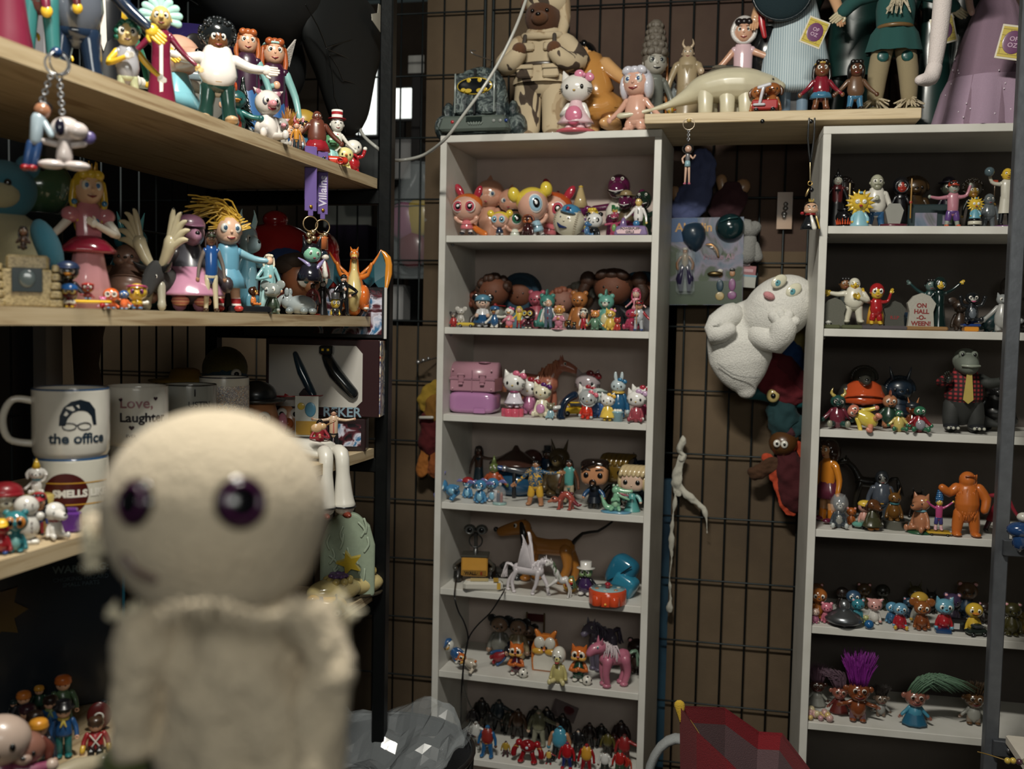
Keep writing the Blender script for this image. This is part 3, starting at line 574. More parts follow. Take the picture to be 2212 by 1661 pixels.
def quad(rt,col='pnk',L=.8,leg=.42,body=.16,neck=.3,hd=.13,mane=None,tail='swish',tc=None,sn=None,ears='horse',legr=.06,eye='blk*',wings=None,horn=None,pose='walk',kind='v',hoof=None,nose=None,blend=.012,earc=None,bly=None,clr=None,raise_=0,hl=1.0,extra=None):
 # faces -X (to the left in the photo); feet on z = 0
 bz=leg+body*.75;c=col
 g=G()
 g.tube([(-L*.36,0,bz+raise_*.5),(-L*.05,0,bz-.01),(L*.3,0,bz)],[body,body*.9,body*1.02],c,16,sy=.85,sp=4)
 hp=V3((-L*.36-neck*.62,0,bz+raise_*.5+neck*.85))
 g.tube([(-L*.36,0,bz+body*.2+raise_*.5),hp.lerp(V3((-L*.36,0,bz)),.45)+V3((.02,0,.03)),hp],[body*.8,body*.55,hd*.75],c,12,sy=.8,sp=3)
 g.tube([hp+V3((hd*.25,0,0)),hp+V3((-hd*.7,0,-hd*.2)),hp+V3((-hd*1.7*hl,0,-hd*.65))],[hd*.85,hd*.72,hd*.52],c,12,sp=3)
 g.obj('body',rt,blend=blend)
 for i,(x,s)in enumerate(((-L*.36,-1),(-L*.36,1),(L*.3,-1),(L*.3,1))):
  dx={'walk':(-.06,.05,-.04,.08),'stand':(0,.01,0,.01),'rear':(-.22,-.14,.06,.14),'run':(-.16,.1,.2,.05)}[pose][i]
  fz=.03 if not(pose=='rear' and x<0)else.25
  y=s*body*.5;g=G();kn=(x+dx*.6-(.03 if x<0 else-.05),y,(bz+fz)*.45)
  g.tube([(x,y,bz-body*.2),kn,(x+dx,y,fz+.02)],[legr*1.5,legr,legr*.85],c,10,sp=3)
  g.ell((x+dx-.01,y,fz),(legr*1.25,legr*1.15,legr*.7),hoof or c,10);g.obj('leg',rt)
 g=G()
 for s in(-1,1):
  if ears=='horse':g.tube([hp+V3((hd*.15,s*hd*.5,hd*.6)),hp+V3((hd*.2,s*hd*.65,hd*1.35))],[hd*.25,hd*.04],earc or c,7)
  if ears=='flop':g.tube([hp+V3((hd*.2,s*hd*.75,hd*.5)),hp+V3((hd*.5,s*hd*1.15,-hd*.3)),hp+V3((hd*.6,s*hd*1.1,-hd*1.7))],[hd*.2,hd*.34,hd*.28],earc or c,9,sy=.5)
  if ears=='big':g.ell(hp+V3((hd*.6,s*hd*1.1,hd*.3)),(hd*.7,hd*.15,hd*.7),earc or c,12)
 if g.v:g.obj('ears',rt)
 for s in(-1,1):g=G();g.ell(hp+V3((-hd*.45,s*hd*.66,hd*.22)),(hd*.2,hd*.12,hd*.24),'wht*',10);g.ell(hp+V3((-hd*.5,s*hd*.74,hd*.22)),(hd*.13,hd*.09,hd*.16),eye,8);g.obj('eye',rt)
 if nose:g=G();g.ell(hp+V3((-hd*2.15*hl,0,-hd*.45)),hd*.28,nose,10);g.obj('nose',rt)
 if mane:
  g=G();rnd=random.Random(3)
  for k in range(46):
   t=rnd.random();p=hp.lerp(V3((-L*.3,0,bz+body*.8)),t)+V3((hd*.5,0,hd*.4));q=p+V3((hd*rnd.uniform(-.6,.9),rnd.choice((-1,1))*hd*rnd.uniform(.6,1.2),-hd*rnd.uniform(.6,1.6)))
   g.tube([p,(p+q)/2+V3((hd*.2,0,hd*.6)),q],[hd*.16,hd*.15,hd*.04],mane,5,sp=2)
  g.obj('mane',rt)
 t0=V3((L*.3+body*.8,0,bz+body*.2))
 if tail=='swish':
  g=G();rnd=random.Random(5)
  for k in range(16):g.tube([t0,t0+V3((.12,rnd.uniform(-.03,.03),.05)),t0+V3((.17+rnd.uniform(-.04,.06),rnd.uniform(-.05,.05),-.2))],[.02,.022,.005],tc or mane or c,6,sp=2)
  g.obj('tail',rt)
 if tail=='thin':g=G();g.tube([t0-V3((.04,0,0)),t0+V3((.1,0,.16)),t0+V3((.28,0,.2)),t0+V3((.44,0,.32))],[.03,.02,.016,.012],tc or c,8);g.obj('tail',rt)
 if tail=='curl':g=G();g.tube([t0-V3((.04,0,0)),t0+V3((.12,0,.1)),t0+V3((.2,0,-.02)),t0+V3((.34,0,.12))],[.03,.035,.03,.01],tc or c,8);g.obj('tail',rt)
 if tail=='thick':g=G();g.tube([t0-V3((.1,0,.02)),t0+V3((.12,0,-.06)),t0+V3((.4,0,-bz*.75)),t0+V3((.62,0,-bz*.98))],[body*.75,body*.5,body*.25,body*.06],tc or c,12);g.obj('tail',rt)
 if wings:
  for s in(-1,1):
   g=G();o=V3((-L*.15,s*body*.6,bz+body*.6))
   for k in range(9):
    a=Rd(60+k*7);l=.62-.035*k;d=V3((cos(a)*.55,s*(.12+.03*k),sin(a)))
    g.tube([o+V3((.03*k,0,0)),o+d*l*.6+V3((.03*k-.03,0,.03)),o+d*l+V3((.03*k-.02,0,.02))],[.02,.032,.008],wings,6,sp=2)
   g.obj('wing',rt)
 if horn:g=G();g.tube([hp+V3((-hd*.5,0,hd*.7)),hp+V3((-hd*1.0,0,hd*2.2))],[hd*.2,hd*.02],horn,8);g.obj('horn',rt)
 if clr:q=hp.lerp(V3((-L*.36,0,bz)),.55);g=G();g.torus(q,body*.62,body*.13,clr,18,6,(60,35,90));g.obj('collar',rt)
def block(rt,hc='org',top='blu',bot='teal',sk='skn',hat=None,hk='blk',sit=0,scarf=None,cuff=None,cross=None,skirt=None):
 # small jointed plastic figure with a round head and bowl hair
 o=-.36 if sit else 0
 g=G();g.lathe([(.15,.40+o),(.155,.44+o),(.12,.70+o),(.06,.74+o)],top,18,sy=.7);g.obj('torso',rt)
 for s in(-1,1):
  g=G()
  if sit:g.box((s*.075,-.16,.07),(.12,.34,.11),bot,.02);g.box((s*.075,-.36,.09),(.12,.10,.17),bot,.03)
  else:g.tube([(s*.075,0,.42),(s*.08,0,.04)],[.07,.062],bot,12);g.ell((s*.085,-.05,.03),(.07,.11,.035),bot,10)
  if not skirt:g.obj('leg',rt)
  g=G();g.tube([(s*.15,0,.68+o),(s*.21,-.02,.55+o),(s*.23,-.1,.42+o)],[.05,.045,.042],top,10);ao=g.obj('arm',rt)
  g=G();g.torus((s*.235,-.135,.385+o),.03,.014,sk,10,6,(0,90,0));g.obj('hand',ao)
  if cuff:g=G();g.tube([(s*.225,-.07,.47+o),(s*.235,-.12,.41+o)],.052,cuff,10);g.obj('cuff',ao)
 if skirt:g=G();g.lathe([(.2,0),(.2,.03),(.13,.42)],skirt,20,sy=.8,wob=.05);g.obj('skirt',rt)
 g=G();g.ell((0,0,.845+o),(.125,.12,.12),sk,18);g.obj('head',rt)
 for s in(-1,1):g=G();g.ell((s*.045,-.112,.85+o),(.013,.01,.017),'blk*',8);g.obj('eye',rt)
 g=G();g.lathe([(.145,.86+o),(.15,.90+o),(.138,.93+o),(.142,.95+o),(.11,.99+o),(.04,1.015+o)],hc,20,(0,.015,0));g.ell((0,.05,.86+o),(.135,.1,.1),hc,14);g.obj('hair',rt)
 if hat:g=G();g.lathe([(.2,.93+o),(.2,.95+o),(.14,.96+o),(.13,1.05+o),(.1,1.07+o)],hk,20);g.obj('hat',rt)
 if scarf:
  g=G();g.torus((0,0,.725+o),.085,.028,scarf,16,6,(90,0,0))
  for s in(-1,1):g.tube([(0,-.1,.70+o),(s*.05,-.125,.6+o)],[.03,.012],scarf,8,sy=.5)
  g.obj('scarf',rt)
 if cross:
  g=G()
  for s in(-1,1):g.tube([(s*.1,-.09,.69+o),(-s*.08,-.125,.46+o)],.014,cross,6)
  g.obj('belts',rt)
def troll(rt,hc='8c1c90',sk='8a4a24',top=None,bot=None,L=1.0,lean=0,dens=170,pose='down',dress=None,seed=1,ear=1):
 rnd=random.Random(seed);H0=.62
 g=G();g.tube([(0,0,.12),(0,-.01,.2),(0,0,.3)],[.105,.115,.08],top or sk,14,sy=.85,sp=3);g.obj('torso',rt)
 for s in(-1,1):
  g=G();g.tube([(s*.055,0,.14),(s*.065,0,.03)],[.06,.055],bot or sk,10);g.obj('leg',rt)
  g=G();g.ell((s*.07,-.03,.02),(.05,.07,.025),sk,10);g.obj('foot',rt)
  g=G();e,h_=ARM['side' if pose=='out' else 'low'];p0=V3((s*.08,0,.28));p2=p0+V3((s*h_[0],h_[1],h_[2]))*.16
  g.tube([p0,p0+V3((s*e[0],e[1],e[2]))*.16,p2],[.035,.03,.028],top or sk,9);ao=g.obj('arm',rt);g=G();hand(g,p2,p2-p0,.028,sk,s,True);g.obj('hand',ao)
  g=G();g.ell((s*.175,.02,.46),(.045,.02,.05),sk,10);g.obj('ear',rt)
  g=G();g.ell((s*.062,-.12,.475),(.034,.02,.036),'wht*',10);g.ell((s*.062,-.135,.475),(.026,.012,.028),'2a1408*',10);g.obj('eye',rt)
 g=G();g.ell((0,0,.44),(.165,.13,.14),sk,20);g.ell((0,-.05,.38),(.12,.09,.08),sk,14);g.ell((0,-.14,.435),(.035,.03,.025),sk,10);g.obj('head',rt)
 g=G();g.tube([(-.06,-.125,.385),(0,-.14,.365),(.06,-.125,.385)],[.006,.012,.006],'mar',6);g.obj('mouth',rt)
 if dress:g=G();g.lathe([(.2,.01),(.19,.04),(.1,.25),(.08,.31)],dress,24,sy=.8,wob=.06);g.obj('dress',rt)
 g=G()
 for k in range(dens):
  a=rnd.uniform(0,2*PI);r=rnd.uniform(0,1)**.5*.13;p=V3((r*cos(a),r*sin(a)*.8+.01,.53+.04*(1-r/.13)))
  ll=L*rnd.uniform(.25,.45);q=p+V3((p.x*1.1+lean*ll+rnd.uniform(-.04,.04),p.y*.8,ll*(1-abs(lean)*.35)));m=(p+q)/2+V3((-lean*.03,0,.05*(1+abs(lean))))
  if lean:q.z-=.35*ll*abs(lean)
  g.tube([p,m,q],[.008,.008,.002],hc,4,sp=2,cap=False)
 g.obj('hair',rt)
def mug(rt,body='e6e4d8*',rim='1c4a78*',r=.45,hside=-1,handle=True,inner=None):
 g=G();g.lathe([(r*.86,0),(r*.93,.02),(r*.985,.1),(r,.3),(r,.97),(r*.99,1.0),(r*.93,1.0),(r*.92,.95),(r*.9,.12),(r*.8,.08)],body,40);g.obj('bowl',rt)
 g=G();g.torus((0,0,.995),r*.965,.018,rim,40,8,(90,0,0));g.obj('rim',rt)
 if handle:g=G();g.tube([(hside*r*.95,0,.82),(hside*(r+.22),0,.84),(hside*(r+.34),0,.58),(hside*(r+.27),0,.28),(hside*r*.96,0,.2)],[.055,.05,.05,.05,.055],body,10,sp=5);g.obj('handle',rt)
def boxy(rt,dim,col,b=.01,front=None,lid=None):
 g=G();g.box((0,0,dim[2]/2),dim,col,b*dim[2]);g.obj('box',rt)
 if front:g=G();g.box((0,-dim[1]/2-.004,dim[2]*.5),(dim[0]*.86,.01,dim[2]*.8),front);g.obj('printed_panel',rt)
def car(rt,col='ylw',wheel='blk',win='dgry*',L=1.7,top=1):
 g=G();g.box((0,0,.32),(L,.7,.34),col,.12)
 if top:g.box((L*.05,0,.62),(L*.5,.6,.36),col,.14)
 g.obj('body',rt)
 if top:g=G();g.box((L*.05,0,.64),(L*.46,.62,.22),win,.06);g.obj('windows',rt)
 for sx in(-1,1):
  for sy in(-1,1):g=G();g.torus((sx*L*.3,sy*.33,.17),.1,.07,wheel,14,8);g.ell((sx*L*.3,sy*.35,.17),(.08,.03,.08),'slv',8);g.obj('wheel',rt)
# ---------------- placing ----------------
def finish(rt,P,h,sx=1,sy=1,maxtop=None):
 zs=[v.co.z for ch in rt.children_recursive for v in ch.data.vertices]
 lo,hi=min(zs),max(zs);k=h/(hi-lo);rt.scale=(k*sx,k*sy,k);rt.location=(P[0],P[1],P[2]-lo*k)
 return rt
PL=[]
def clear(zone,h,dz):
 k=int(zone[2:])if zone[0]in '12' else 0
 return min(h,(H1 if zone[0]=='1' else H2)[k-1]-Z[zone].o.z-.023-dz)if k else h
def P_(zone,px,yt,d,name,label,cat,fn,rot=0,sx=1,sy=1,group=None,dz=0,rx=0,ry=0,**kw):
 P=lc(zone,px,d)+V3((0,0,dz));h=clear(zone,hgt(P,yt),dz);rt=thing(name,label,cat,P,Z[zone].rz+rot,1,group,rx,ry)
 fn(rt,**kw);finish(rt,P,h,sx,sy);PL.append([rt,zone,px,yt,d,dz,sx,sy]);return rt
def extent(rt,zone):
 # footprint along the shelf (t) and into it (d)
 z=Z[zone];o=z.pt(0,0);et=(z.pt(1,0)-o).normalized();ed=(z.pt(0,1)-o).normalized()
 Mx=Matrix.LocRotScale(rt.location,rt.rotation_euler,rt.scale);T=[];D=[]
 for ch in rt.children_recursive:
  for v in list(ch.data.vertices)[::3]:p=Mx@(ch.matrix_basis@v.co)-o;T.append(p.dot(et));D.append(p.dot(ed))
 T.sort();D.sort();n=len(T)//50;return T[n],T[-n-1],D[n],D[-n-1]
def settle():
 # keep every toy inside its bookcase and behind the toys that stand before it
 for zone in sorted({p[1]for p in PL if p[1][0]in '12b'}):
  done=[];unit=zone[0]in '12' and zone[1:]!='.0';W_=.58 if zone[0]=='1' else.78;dm=.272 if zone[0]in '12' else(.38 if zone in 'ABCD' else.30)
  for rec in sorted([p for p in PL if p[1]==zone],key=lambda p:p[4]):
   rt,_,px,yt,d,dz,sx,sy=rec;t0,t1,d0,d1=extent(rt,zone)
   if dz>0 and zone!='1.2':done.append((t0,t1,d0,d1));continue
   sh=max([0]+[f[3]-d0 for f in done if min(f[1],t1)-max(f[0],t0)>.22*min(f[1]-f[0],t1-t0)and f[3]-d0<.14])
   sh=max(min(sh,dm-d1),-.2)if d1+sh>dm else sh
   if abs(sh)>.001 and zone not in('1.0','2.0'):
    lim=V3(rt.location).z;P=lc(zone,px,d+sh)+V3((0,0,dz));k=clear(zone,hgt(P,yt),dz)/max(1e-6,clear(zone,hgt(lc(zone,px,d)+V3((0,0,dz)),yt),dz))
    bz=rt.location.z-Z[zone].pt(0,0).z-dz;rt.scale=rt.scale*k;rt.location=(P.x,P.y,P.z+bz*k);t0,t1,d0,d1=extent(rt,zone)
   if unit:
    s=max(0,.0195-t0)-max(0,t1-W_)
    if s:rt.location=V3(rt.location)+Z[zone].ex*s;t0+=s;t1+=s
   done.append((t0,t1,d0,d1))
def Hm(zone,px,yt,d,name,label,cat='toy figure',**kw):return P_(zone,px,yt,d,name,label,cat,hum,**kw)
def Cr(zone,px,yt,d,name,label,cat='toy figure',**kw):return P_(zone,px,yt,d,name,label,cat,crt,**kw)
def Qd(zone,px,yt,d,name,label,cat='toy animal',**kw):return P_(zone,px,yt,d,name,label,cat,quad,**kw)
# ---------------- the place ----------------
g=G();g.box((0,1.2,-.01),(6,6,.02),'dark_board');struct(g,'floor')
def board(x0,x1,z0,z1,Y,m,name):
 g=G();g.box(((x0+x1)/2,Y+.01,(z0+z1)/2),(x1-x0,.02,z1-z0),m);return struct(g,name)
# boards behind the wire mesh
X_=lambda px,Y=2.99,py=700:at_y(px,py,Y).x
board(-2.2,X_(1425),0,at_y(880,704,3.0).z,2.99,'cardboard','wall_back_low_left')
board(X_(921,py=200),X_(1213,py=200),at_y(900,704,3.05).z,2.9,2.99,'cardboard','wall_back_upper')
board(X_(1230,py=100),2.2,1.72,2.9,2.99,'maroon_board','wall_back_top')
board(X_(1462),X_(1745),0,1.72,2.99,'cardboard','wall_back_middle')
board(X_(1745),2.2,0,1.72,2.99,'dark_board','wall_back_right')
board(-3,3,0,2.9,4.3,'dark_board','wall_back_far')
g=G();g.box((-2.3,2.3,1.45),(.02,4.2,2.9),'blk');struct(g,'wall_left')
g=G();g.box((2.2,2.3,1.45),(.02,4.2,2.9),'dark_board');struct(g,'wall_right')
g=G();g.box((0,1.2,2.96),(6,6.4,.02),'dgry:m');struct(g,'ceiling')
def wires(name,label,cat,fn):
 r=thing(name,label,cat,(0,0,0));fn(r);return r
XW=[-.1215+.0678*k for k in range(-20,32)];ZW=[.378+.1867*k for k in range(-1,13)]
def mesh_wall(r,x0,x1,z0,z1,Y,frame=True,m='2c3436:k'):
 g=G()
 for x in XW:
  if x0<=x<=x1:g.tube([(x,Y,z0),(x,Y,z1)],.0028,m,6,cap=False)
 g.obj('vertical_wires',r);g=G()
 for z in ZW:
  if z0<=z<=z1:g.tube([(x0,Y-.005,z),(x1,Y-.005,z)],.0028,m,6,cap=False)
 g.obj('horizontal_wires',r)
xa=at_y(1458,900,2.975).x
for(n_,lab,x0,x1)in(('wire_mesh_panel','black wire grid panel on the back wall left of the tall white bookcase',-2.1,xa-.6),('wire_mesh_panel','black wire grid panel on the back wall behind and between the two white bookcases',xa-.575,.95)):
 wires(n_,lab,'wire grid',lambda r:(mesh_wall(r,x0,x1,.05,2.75,2.975),G().tube([(x0,2.975,.03),(x0,2.975,2.77)],.005,'2c3436:k',8).tube([(x1,2.975,.03),(x1,2.975,2.77)],.005,'2c3436:k',8).obj('frame',r)))
# left side mesh behind the pine shelving
r=thing('wire_mesh_panel','dark wire grid panel behind the pine plank shelving on the left','wire grid',(0,0,0))
g=G()
for k in range(26):y=.5+k*.0678;g.tube([(-1.27,y,.3),(-1.27,y,2.6)],.0025,'182022:m',6,cap=False)
g.obj('vertical_wires',r);g=G()
for z in ZW:g.tube([(-1.265,.45,z),(-1.265,2.25,z)],.0025,'2a3436:k',6,cap=False)
g.obj('horizontal_wires',r)
# white bookcases
def bookcase(name,label,o,a,tops,W,D,zt,bk):
 r=thing(name,label,'bookcase',(o[0],o[1],0),math.degrees(a));t=.0185
 for i,x in enumerate((t/2,W-t/2)):G().box((x,D/2,(zt-t)/2),(t,D,zt-t),'laminate',.001).obj('side_panel',r)
 G().box((W/2,D/2,zt-t/2),(W,D,t),'laminate',.001).obj('top_panel',r)
 for z in tops:
  G().box((W/2,D/2+.003,z-t/2),(W-2*t-.001,D-.006,t),'laminate',.001).obj('shelf',r)
 G().box((W/2,D+.002,zt/2),(W-.004,.004,zt-.01),bk).obj('back_panel',r)
 for z in tops[:2]:G().ell((t+.006,.05,z-t-.004),.004,'slv:s',8).obj('shelf_pin',r)
 return r
bookcase('bookcase','tall white laminate bookcase in the middle, crowded with toys on every shelf',U1O,A1,H1[1:]+[.06],.6,.28,H1[0],'hardboard')
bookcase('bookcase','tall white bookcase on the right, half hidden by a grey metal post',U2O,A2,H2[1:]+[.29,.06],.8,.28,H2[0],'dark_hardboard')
# bridge board
P0=at_y(1392,260,2.55);P1=at_y(1990,260,2.55)
g=G();g.box(((P0.x+P1.x)/2,2.55+.16,H1[0]+.0142),(P1.x-P0.x,.32,.025),'pale_pine',.0015)
o=g.obj('plank');tag(o,'pale wooden plank laid across the tops of the two white bookcases','plank')
Z['br'].o.z=H1[0]+.0268
for k_,px in enumerate((1647,1752)):
 q=at_y(px,262,2.547);G().ell((0,0,0),(.0055,.004,.0055),'blk*').obj('screw',None,loc=q);tag(bpy.context.scene.collection.objects[-1],('small black screw head in the front edge of the pale plank','second black screw head in the plank, where the dark cord hangs')[k_],'screw')
# pine plank shelving on the left
lv={'A':.0225,'B':.022,'C':.022,'D':.022}
for k in 'ABCD':
 z=Z[k].z;t=lv[k];c,s_=cos(Rd(2.59)),sin(Rd(2.59));y0,y1=.55,2.148
 vs=[];n=10
 pr=[]
 a=Z[k].pt(y0,0);b=Z[k].pt(y1,0);Dp=.40
 g=G();vs=[]
 for i in range(n+1):
  p=a.lerp(b,i/n)
  for(dx,dz)in((0,0),(0,-t),(-Dp,-t),(-Dp,0)):vs.append((p.x+dx,p.y,p.z+dz))
 fs=[]
 for i in range(n):
  for j in range(4):fs.append((i*4+j,i*4+(j+1)%4,(i+1)*4+(j+1)%4,(i+1)*4+j))
 fs+=[(3,2,1,0),(n*4,n*4+1,n*4+2,n*4+3)]
 g.add(vs,fs,'pine',False);o=g.obj('shelf_plank')
 tag(o,{'A':'pine plank, topmost of the left shelving, key rings hanging from its edge','B':'pine plank at eye level on the left, under the doll in the pink gown','C':'pine plank of the left shelving that carries the printed mugs','D':'lowest visible pine plank on the left with the small jointed figures'}[k],'shelf')
r=thing('metal_rack','black steel upright frame carrying the pine planks on the left','shelving frame',(0,0,0))
fx,fy=-.76,2.165
for(x,y)in((fx,fy),(-1.185,fy),(-.86,.48),(-1.26,.48)):G().box((x,y,1.4),(.03,.03,2.8),'141718:k',.003).obj('post',r)
for k in 'ABCD':
 z=Z[k].z-lv[k]
 G().box((-.97,2.165,z-.018),(.40,.028,.032),'141718:k',.002).obj('cross_bar',r)
 G().box((-.97,.48,z-.018),(.38,.028,.032),'141718:k',.002).obj('cross_bar',r)
g=G();
p=at_x(102,560,-1.2);G().box((p.x,p.y,1.4),(.03,.045,2.8),'8a8a90:m',.002).obj('grey_upright',r)
# right-hand grey rack post with its brackets
r=thing('metal_rack','grey steel upright standing in front of the right bookcase','shelving frame',(0,0,0))
pr=at_y(2197,600,2.3);px0=.597
G().box((px0,2.32,1.3),(.028,.03,2.6),'6a6e74:k',.002).obj('post',r)
for z in(1.04,.60):G().box((px0+.05,2.30,z),(.10,.02,.035),'5a5e64:k',.002).obj('bracket',r);G().ell((px0+.03,2.286,z),.006,'slv:s',8).obj('bolt',r)
for z,la in((1.075,'grey board on the right rack at the frame edge, level with the orange furry toy'),(.635,'grey board at the lower right corner with beads lying on it')):
 g=G();g.box((.86,1.98,z-.012),(.48,.62,.02),'d0c8b8:m',.002);tag(g.obj('shelf_board'),la,'shelf')
# ---------------- left shelving, top plank ----------------
Hm('A',12,-260,.13,'toy_figure','tall figure in a burgundy gown cut off by the top left corner',kind='robe',bot='7a1c38',top='7a1c38',sk='yel')
Hm('A',88,-250,.10,'toy_figure','tall figure in teal trousers and black shoes near the left end of the top plank',top='5a1820',bot='2c7474',shoe='drk',sk='yel',lr=.55,w=.9)
Hm('A',165,-150,.085,'toy_figure','bulky shiny grey figure with a round belly, navy legs and a yellow hand',top='5a606c*',bot='1c2c44*',shoe='1c2c44*',sl='1c2c44*',sk='yel',w=1.5,lr=.42,am=('down','low'),hr=.2,fine=True)
Hm('A',225,-120,.20,'toy_figure','figure in a black coat with a white shirt front behind the bulky grey one',kind='coat',top='1a1c20',bot='14161a',sk='yel',tie='wht',am=('down','low'),fine=True)
Hm('A',258,-60,.22,'toy_figure','green dressed lady figure with a towering blue curled hairdo',kind='robe',bot='2a7a5c',top='2a7a5c',hair='tall',hc='1c4c8c',sk='yel',hr=.2)
Hm('A',276,40,.045,'toy_figure','clown figure in a grey shirt, pale green trousers and white gloves with a red nose',top='9a9aa0*',bot='b4b88c*',shoe='a8281c*',sk='e8c880',sl='yel',glove='wht',am=('chest','low'),hr=.36,w=1.35,lr=.36,hair='curly',hc='1c6c54',es=1.6,nose=.4,hat=None,clr='6a8ca0',fine=True,mth='mar')
Hm('A',348,-14,.035,'toy_figure','bald figure in a long burgundy robe with a pale stripe and a mint shell headdress',kind='robe',bot='7c1c38*',top='7c1c38*',sk='d8b464',hair='bald',hat='shell',hk='a4d4c8*',stripe='wht',am=('low','low'),hr=.25,w=.95,es=1.3,nose=.6,fine=True)
Cr('A',385,60,.16,'mouse_figure','long nosed mouse lady figure in a pale blue dress behind the disco figure',hr=.42,col='d8a488',sn='long',sc='d8a488',ears='mouse',ec='drk',skirt='7cc4d4*',body='7cc4d4*',am=('side','out'),arm='wht',rot=25)
Hm('A',470,33,.05,'toy_figure','disco figure with a big black afro, white shirt and dark green flared trousers',top='e8e0d8*',bot='1c3c34*',kind='flare',shoe='c8a478',sk='7a4a28*',hair='afro',hc='1a1e20*',am=('out','side'),hr=.27,w=1.7,lr=.52,es=1.3,belt='1c3c34',fine=True,glove='e8dcd0',beard=None,seed=2)
Hm('A',533,62,.13,'doll','red haired princess doll in a blue skirt and magenta cape, the taller of the two','doll',kind='dress',hem=.01,bot='3c6ca8*',top='3a1c34',sl='7cb4b0',hair='braid',hc='b85a24',hr=.2,lr=.5,cape='5c1c44',es=1.2,w=.9)
Hm('A',590,82,.12,'doll','red haired princess doll in a plum cape and pale headband, the smaller of the two','doll',kind='dress',hem=.01,bot='2c5c9c*',top='3a1430',sl='7cb4b0',hair='braid',hc='b05020',hat='band',hk='a8dcd4',hr=.22,lr=.48,cape='5a1840',es=1.2,am=('fold','down'))
# dark tinsel tree
def tinsel(rt,c='14201c*'):
 rnd=random.Random(7);g=G()
 for k in range(260):
  z=rnd.uniform(.05,1);r=.28*(1.05-z);a=rnd.uniform(0,6.28);p=V3((cos(a)*r*.3,sin(a)*r*.3,z));q=V3((cos(a)*r,sin(a)*r,z-.07))
  g.tube([p,q],[.02,.004],c,4)
 g.obj('branches',rt);G().lathe([(.12,0),(.12,.03),(.03,.05),(.02,.9)],'drk',12).obj('stand',rt)
P_('A',524,165,.11,'tinsel_tree','small dark glossy tinsel tree behind the white pig','ornament',tinsel)
Cr('A',508,178,.075,'parrot_figure','teal and orange parrot figure beside the tinsel tree',hr=.4,col='1c5c5c',sn='beak',sc='e08c28',body='1c6460',bly='b8321c',ears='none',hat='mohawk',hk='e0501c',leg='e0a030',am=('low','side'))
Cr('A',578,193,.03,'pig_figure','white pig figure with a grey eye patch and big pink lined ear','toy animal',hr=.52,col='d8d0c8*',sn='pig',sc='d88c94*',ears='pig',ec='d8d0c8',inner='a86878',hw=1.0,pose='sit',ew='wht*',spots='5c5c68',rot=15,mth='a8283c',bw=1.1)
Cr('A',607,254,.025,'piglet_figure','tiny grey and white piglet figure in front of the white pig','toy animal',hr=.5,col='a8a49c',sn='pig',sc='d88c94*',ears='pig',ec='a8a49c',pose='sit',rot=15)
Hm('A',640,258,.02,'toy_figure','tiny figure in dark clothes with a yellow scarf on a cream disc base',top='c8801c',bot='1c2c34',hc='a8281c',hat='mohawk',hk='b83020',base='d0c8b0',hr=.26)
Hm('A',684,240,.03,'toy_figure','bare chested brown islander figure with a shell necklace and red skirt',bare=1,sk='6a3424',kind='dress',bot='a01c28*',hem=.17,hair='bald',w=1.7,am=('low','low'),hr=.24,clr='e0d4b0',lr=.38,shoe='6a3424',top='6a3424')
Hm('A',727,238,.05,'toy_figure','white faced figure in a tall red and white striped hat',top='wht',bot='wht',sk='wht',hat='top',hk='stripe_red',hr=.3,am=('chest','low'),hair='bald',clr='c82028')
Cr('A',716,290,.035,'fish_figure','small green and teal creature beside the red sausage shape',hr=.5,col='4c8c5c',body='8cc8c0',sn='beak',sc='5c9c64',ears='none')
r=thing('toy_sausage','glossy red sausage shaped toy lying at the plank edge','toy',lc('A',714,.02)+V3((0,0,.0085)),20)
G().tube([(-.028,0,0),(0,0,.001),(.028,0,0)],.0085,'d8341c*',14).obj('sausage',r);G().torus((.02,-.012,-.002),.006,.0018,'c02018*',12,6).obj('handle',r)
Cr('A',745,318,.02,'egg_figure','pale yellow egg shaped toy chick near the plank end','toy animal',hr=.7,col='e8dc8c',sn='cone',sc='org',ears='none',bw=1.4)
Cr('A',763,302,.03,'mascot_figure','small white figure in red raising a big white gloved hand',hr=.45,col='wht',body='b81c24*',ears='none',am=('low','up'),leg='b81c24')
# more figures far back on the top plank
Hm('A',622,228,.09,'toy_figure','small plush looking figure with orange hair at the back of the top plank',top='2c4c7c',bot='nvy',hair='wild',hc='a86820',hr=.4)
Cr('A',655,236,.08,'toy_figure','small yellow faced figure in a blue shirt behind the islander',hr=.5,col='a88428',body='2c6c8c',sn='muz',sc='a88428',ears='none',mth='drk')
Hm('A',645,250,.05,'toy_figure','tiny pink hatted figure left of the islander',top='8c6c5c',bot='dbrn',hat='horns',hk='c86c84',hr=.35)
# tin
r=thing('popcorn_tin','large grey tin with a blue lettered band behind the robed figure','tin',lc('A',418,.30),33,1)
G().lathe([(.075,0),(.078,.004),(.078,.15)],'6c6a62:m',36).obj('body',r)
G().lathe([(.0785,.150),(.083,.153),(.083,.168),(.0785,.171)],'8ca0a8*',36).obj('rim',r)
G().lathe([(.079,.171),(.080,.26)],'241c4c*',36).obj('blue_band',r);text('MR OR',.045,'b8b4c0',r,(0,-.0812,.205),bend=.081,bold=.001)
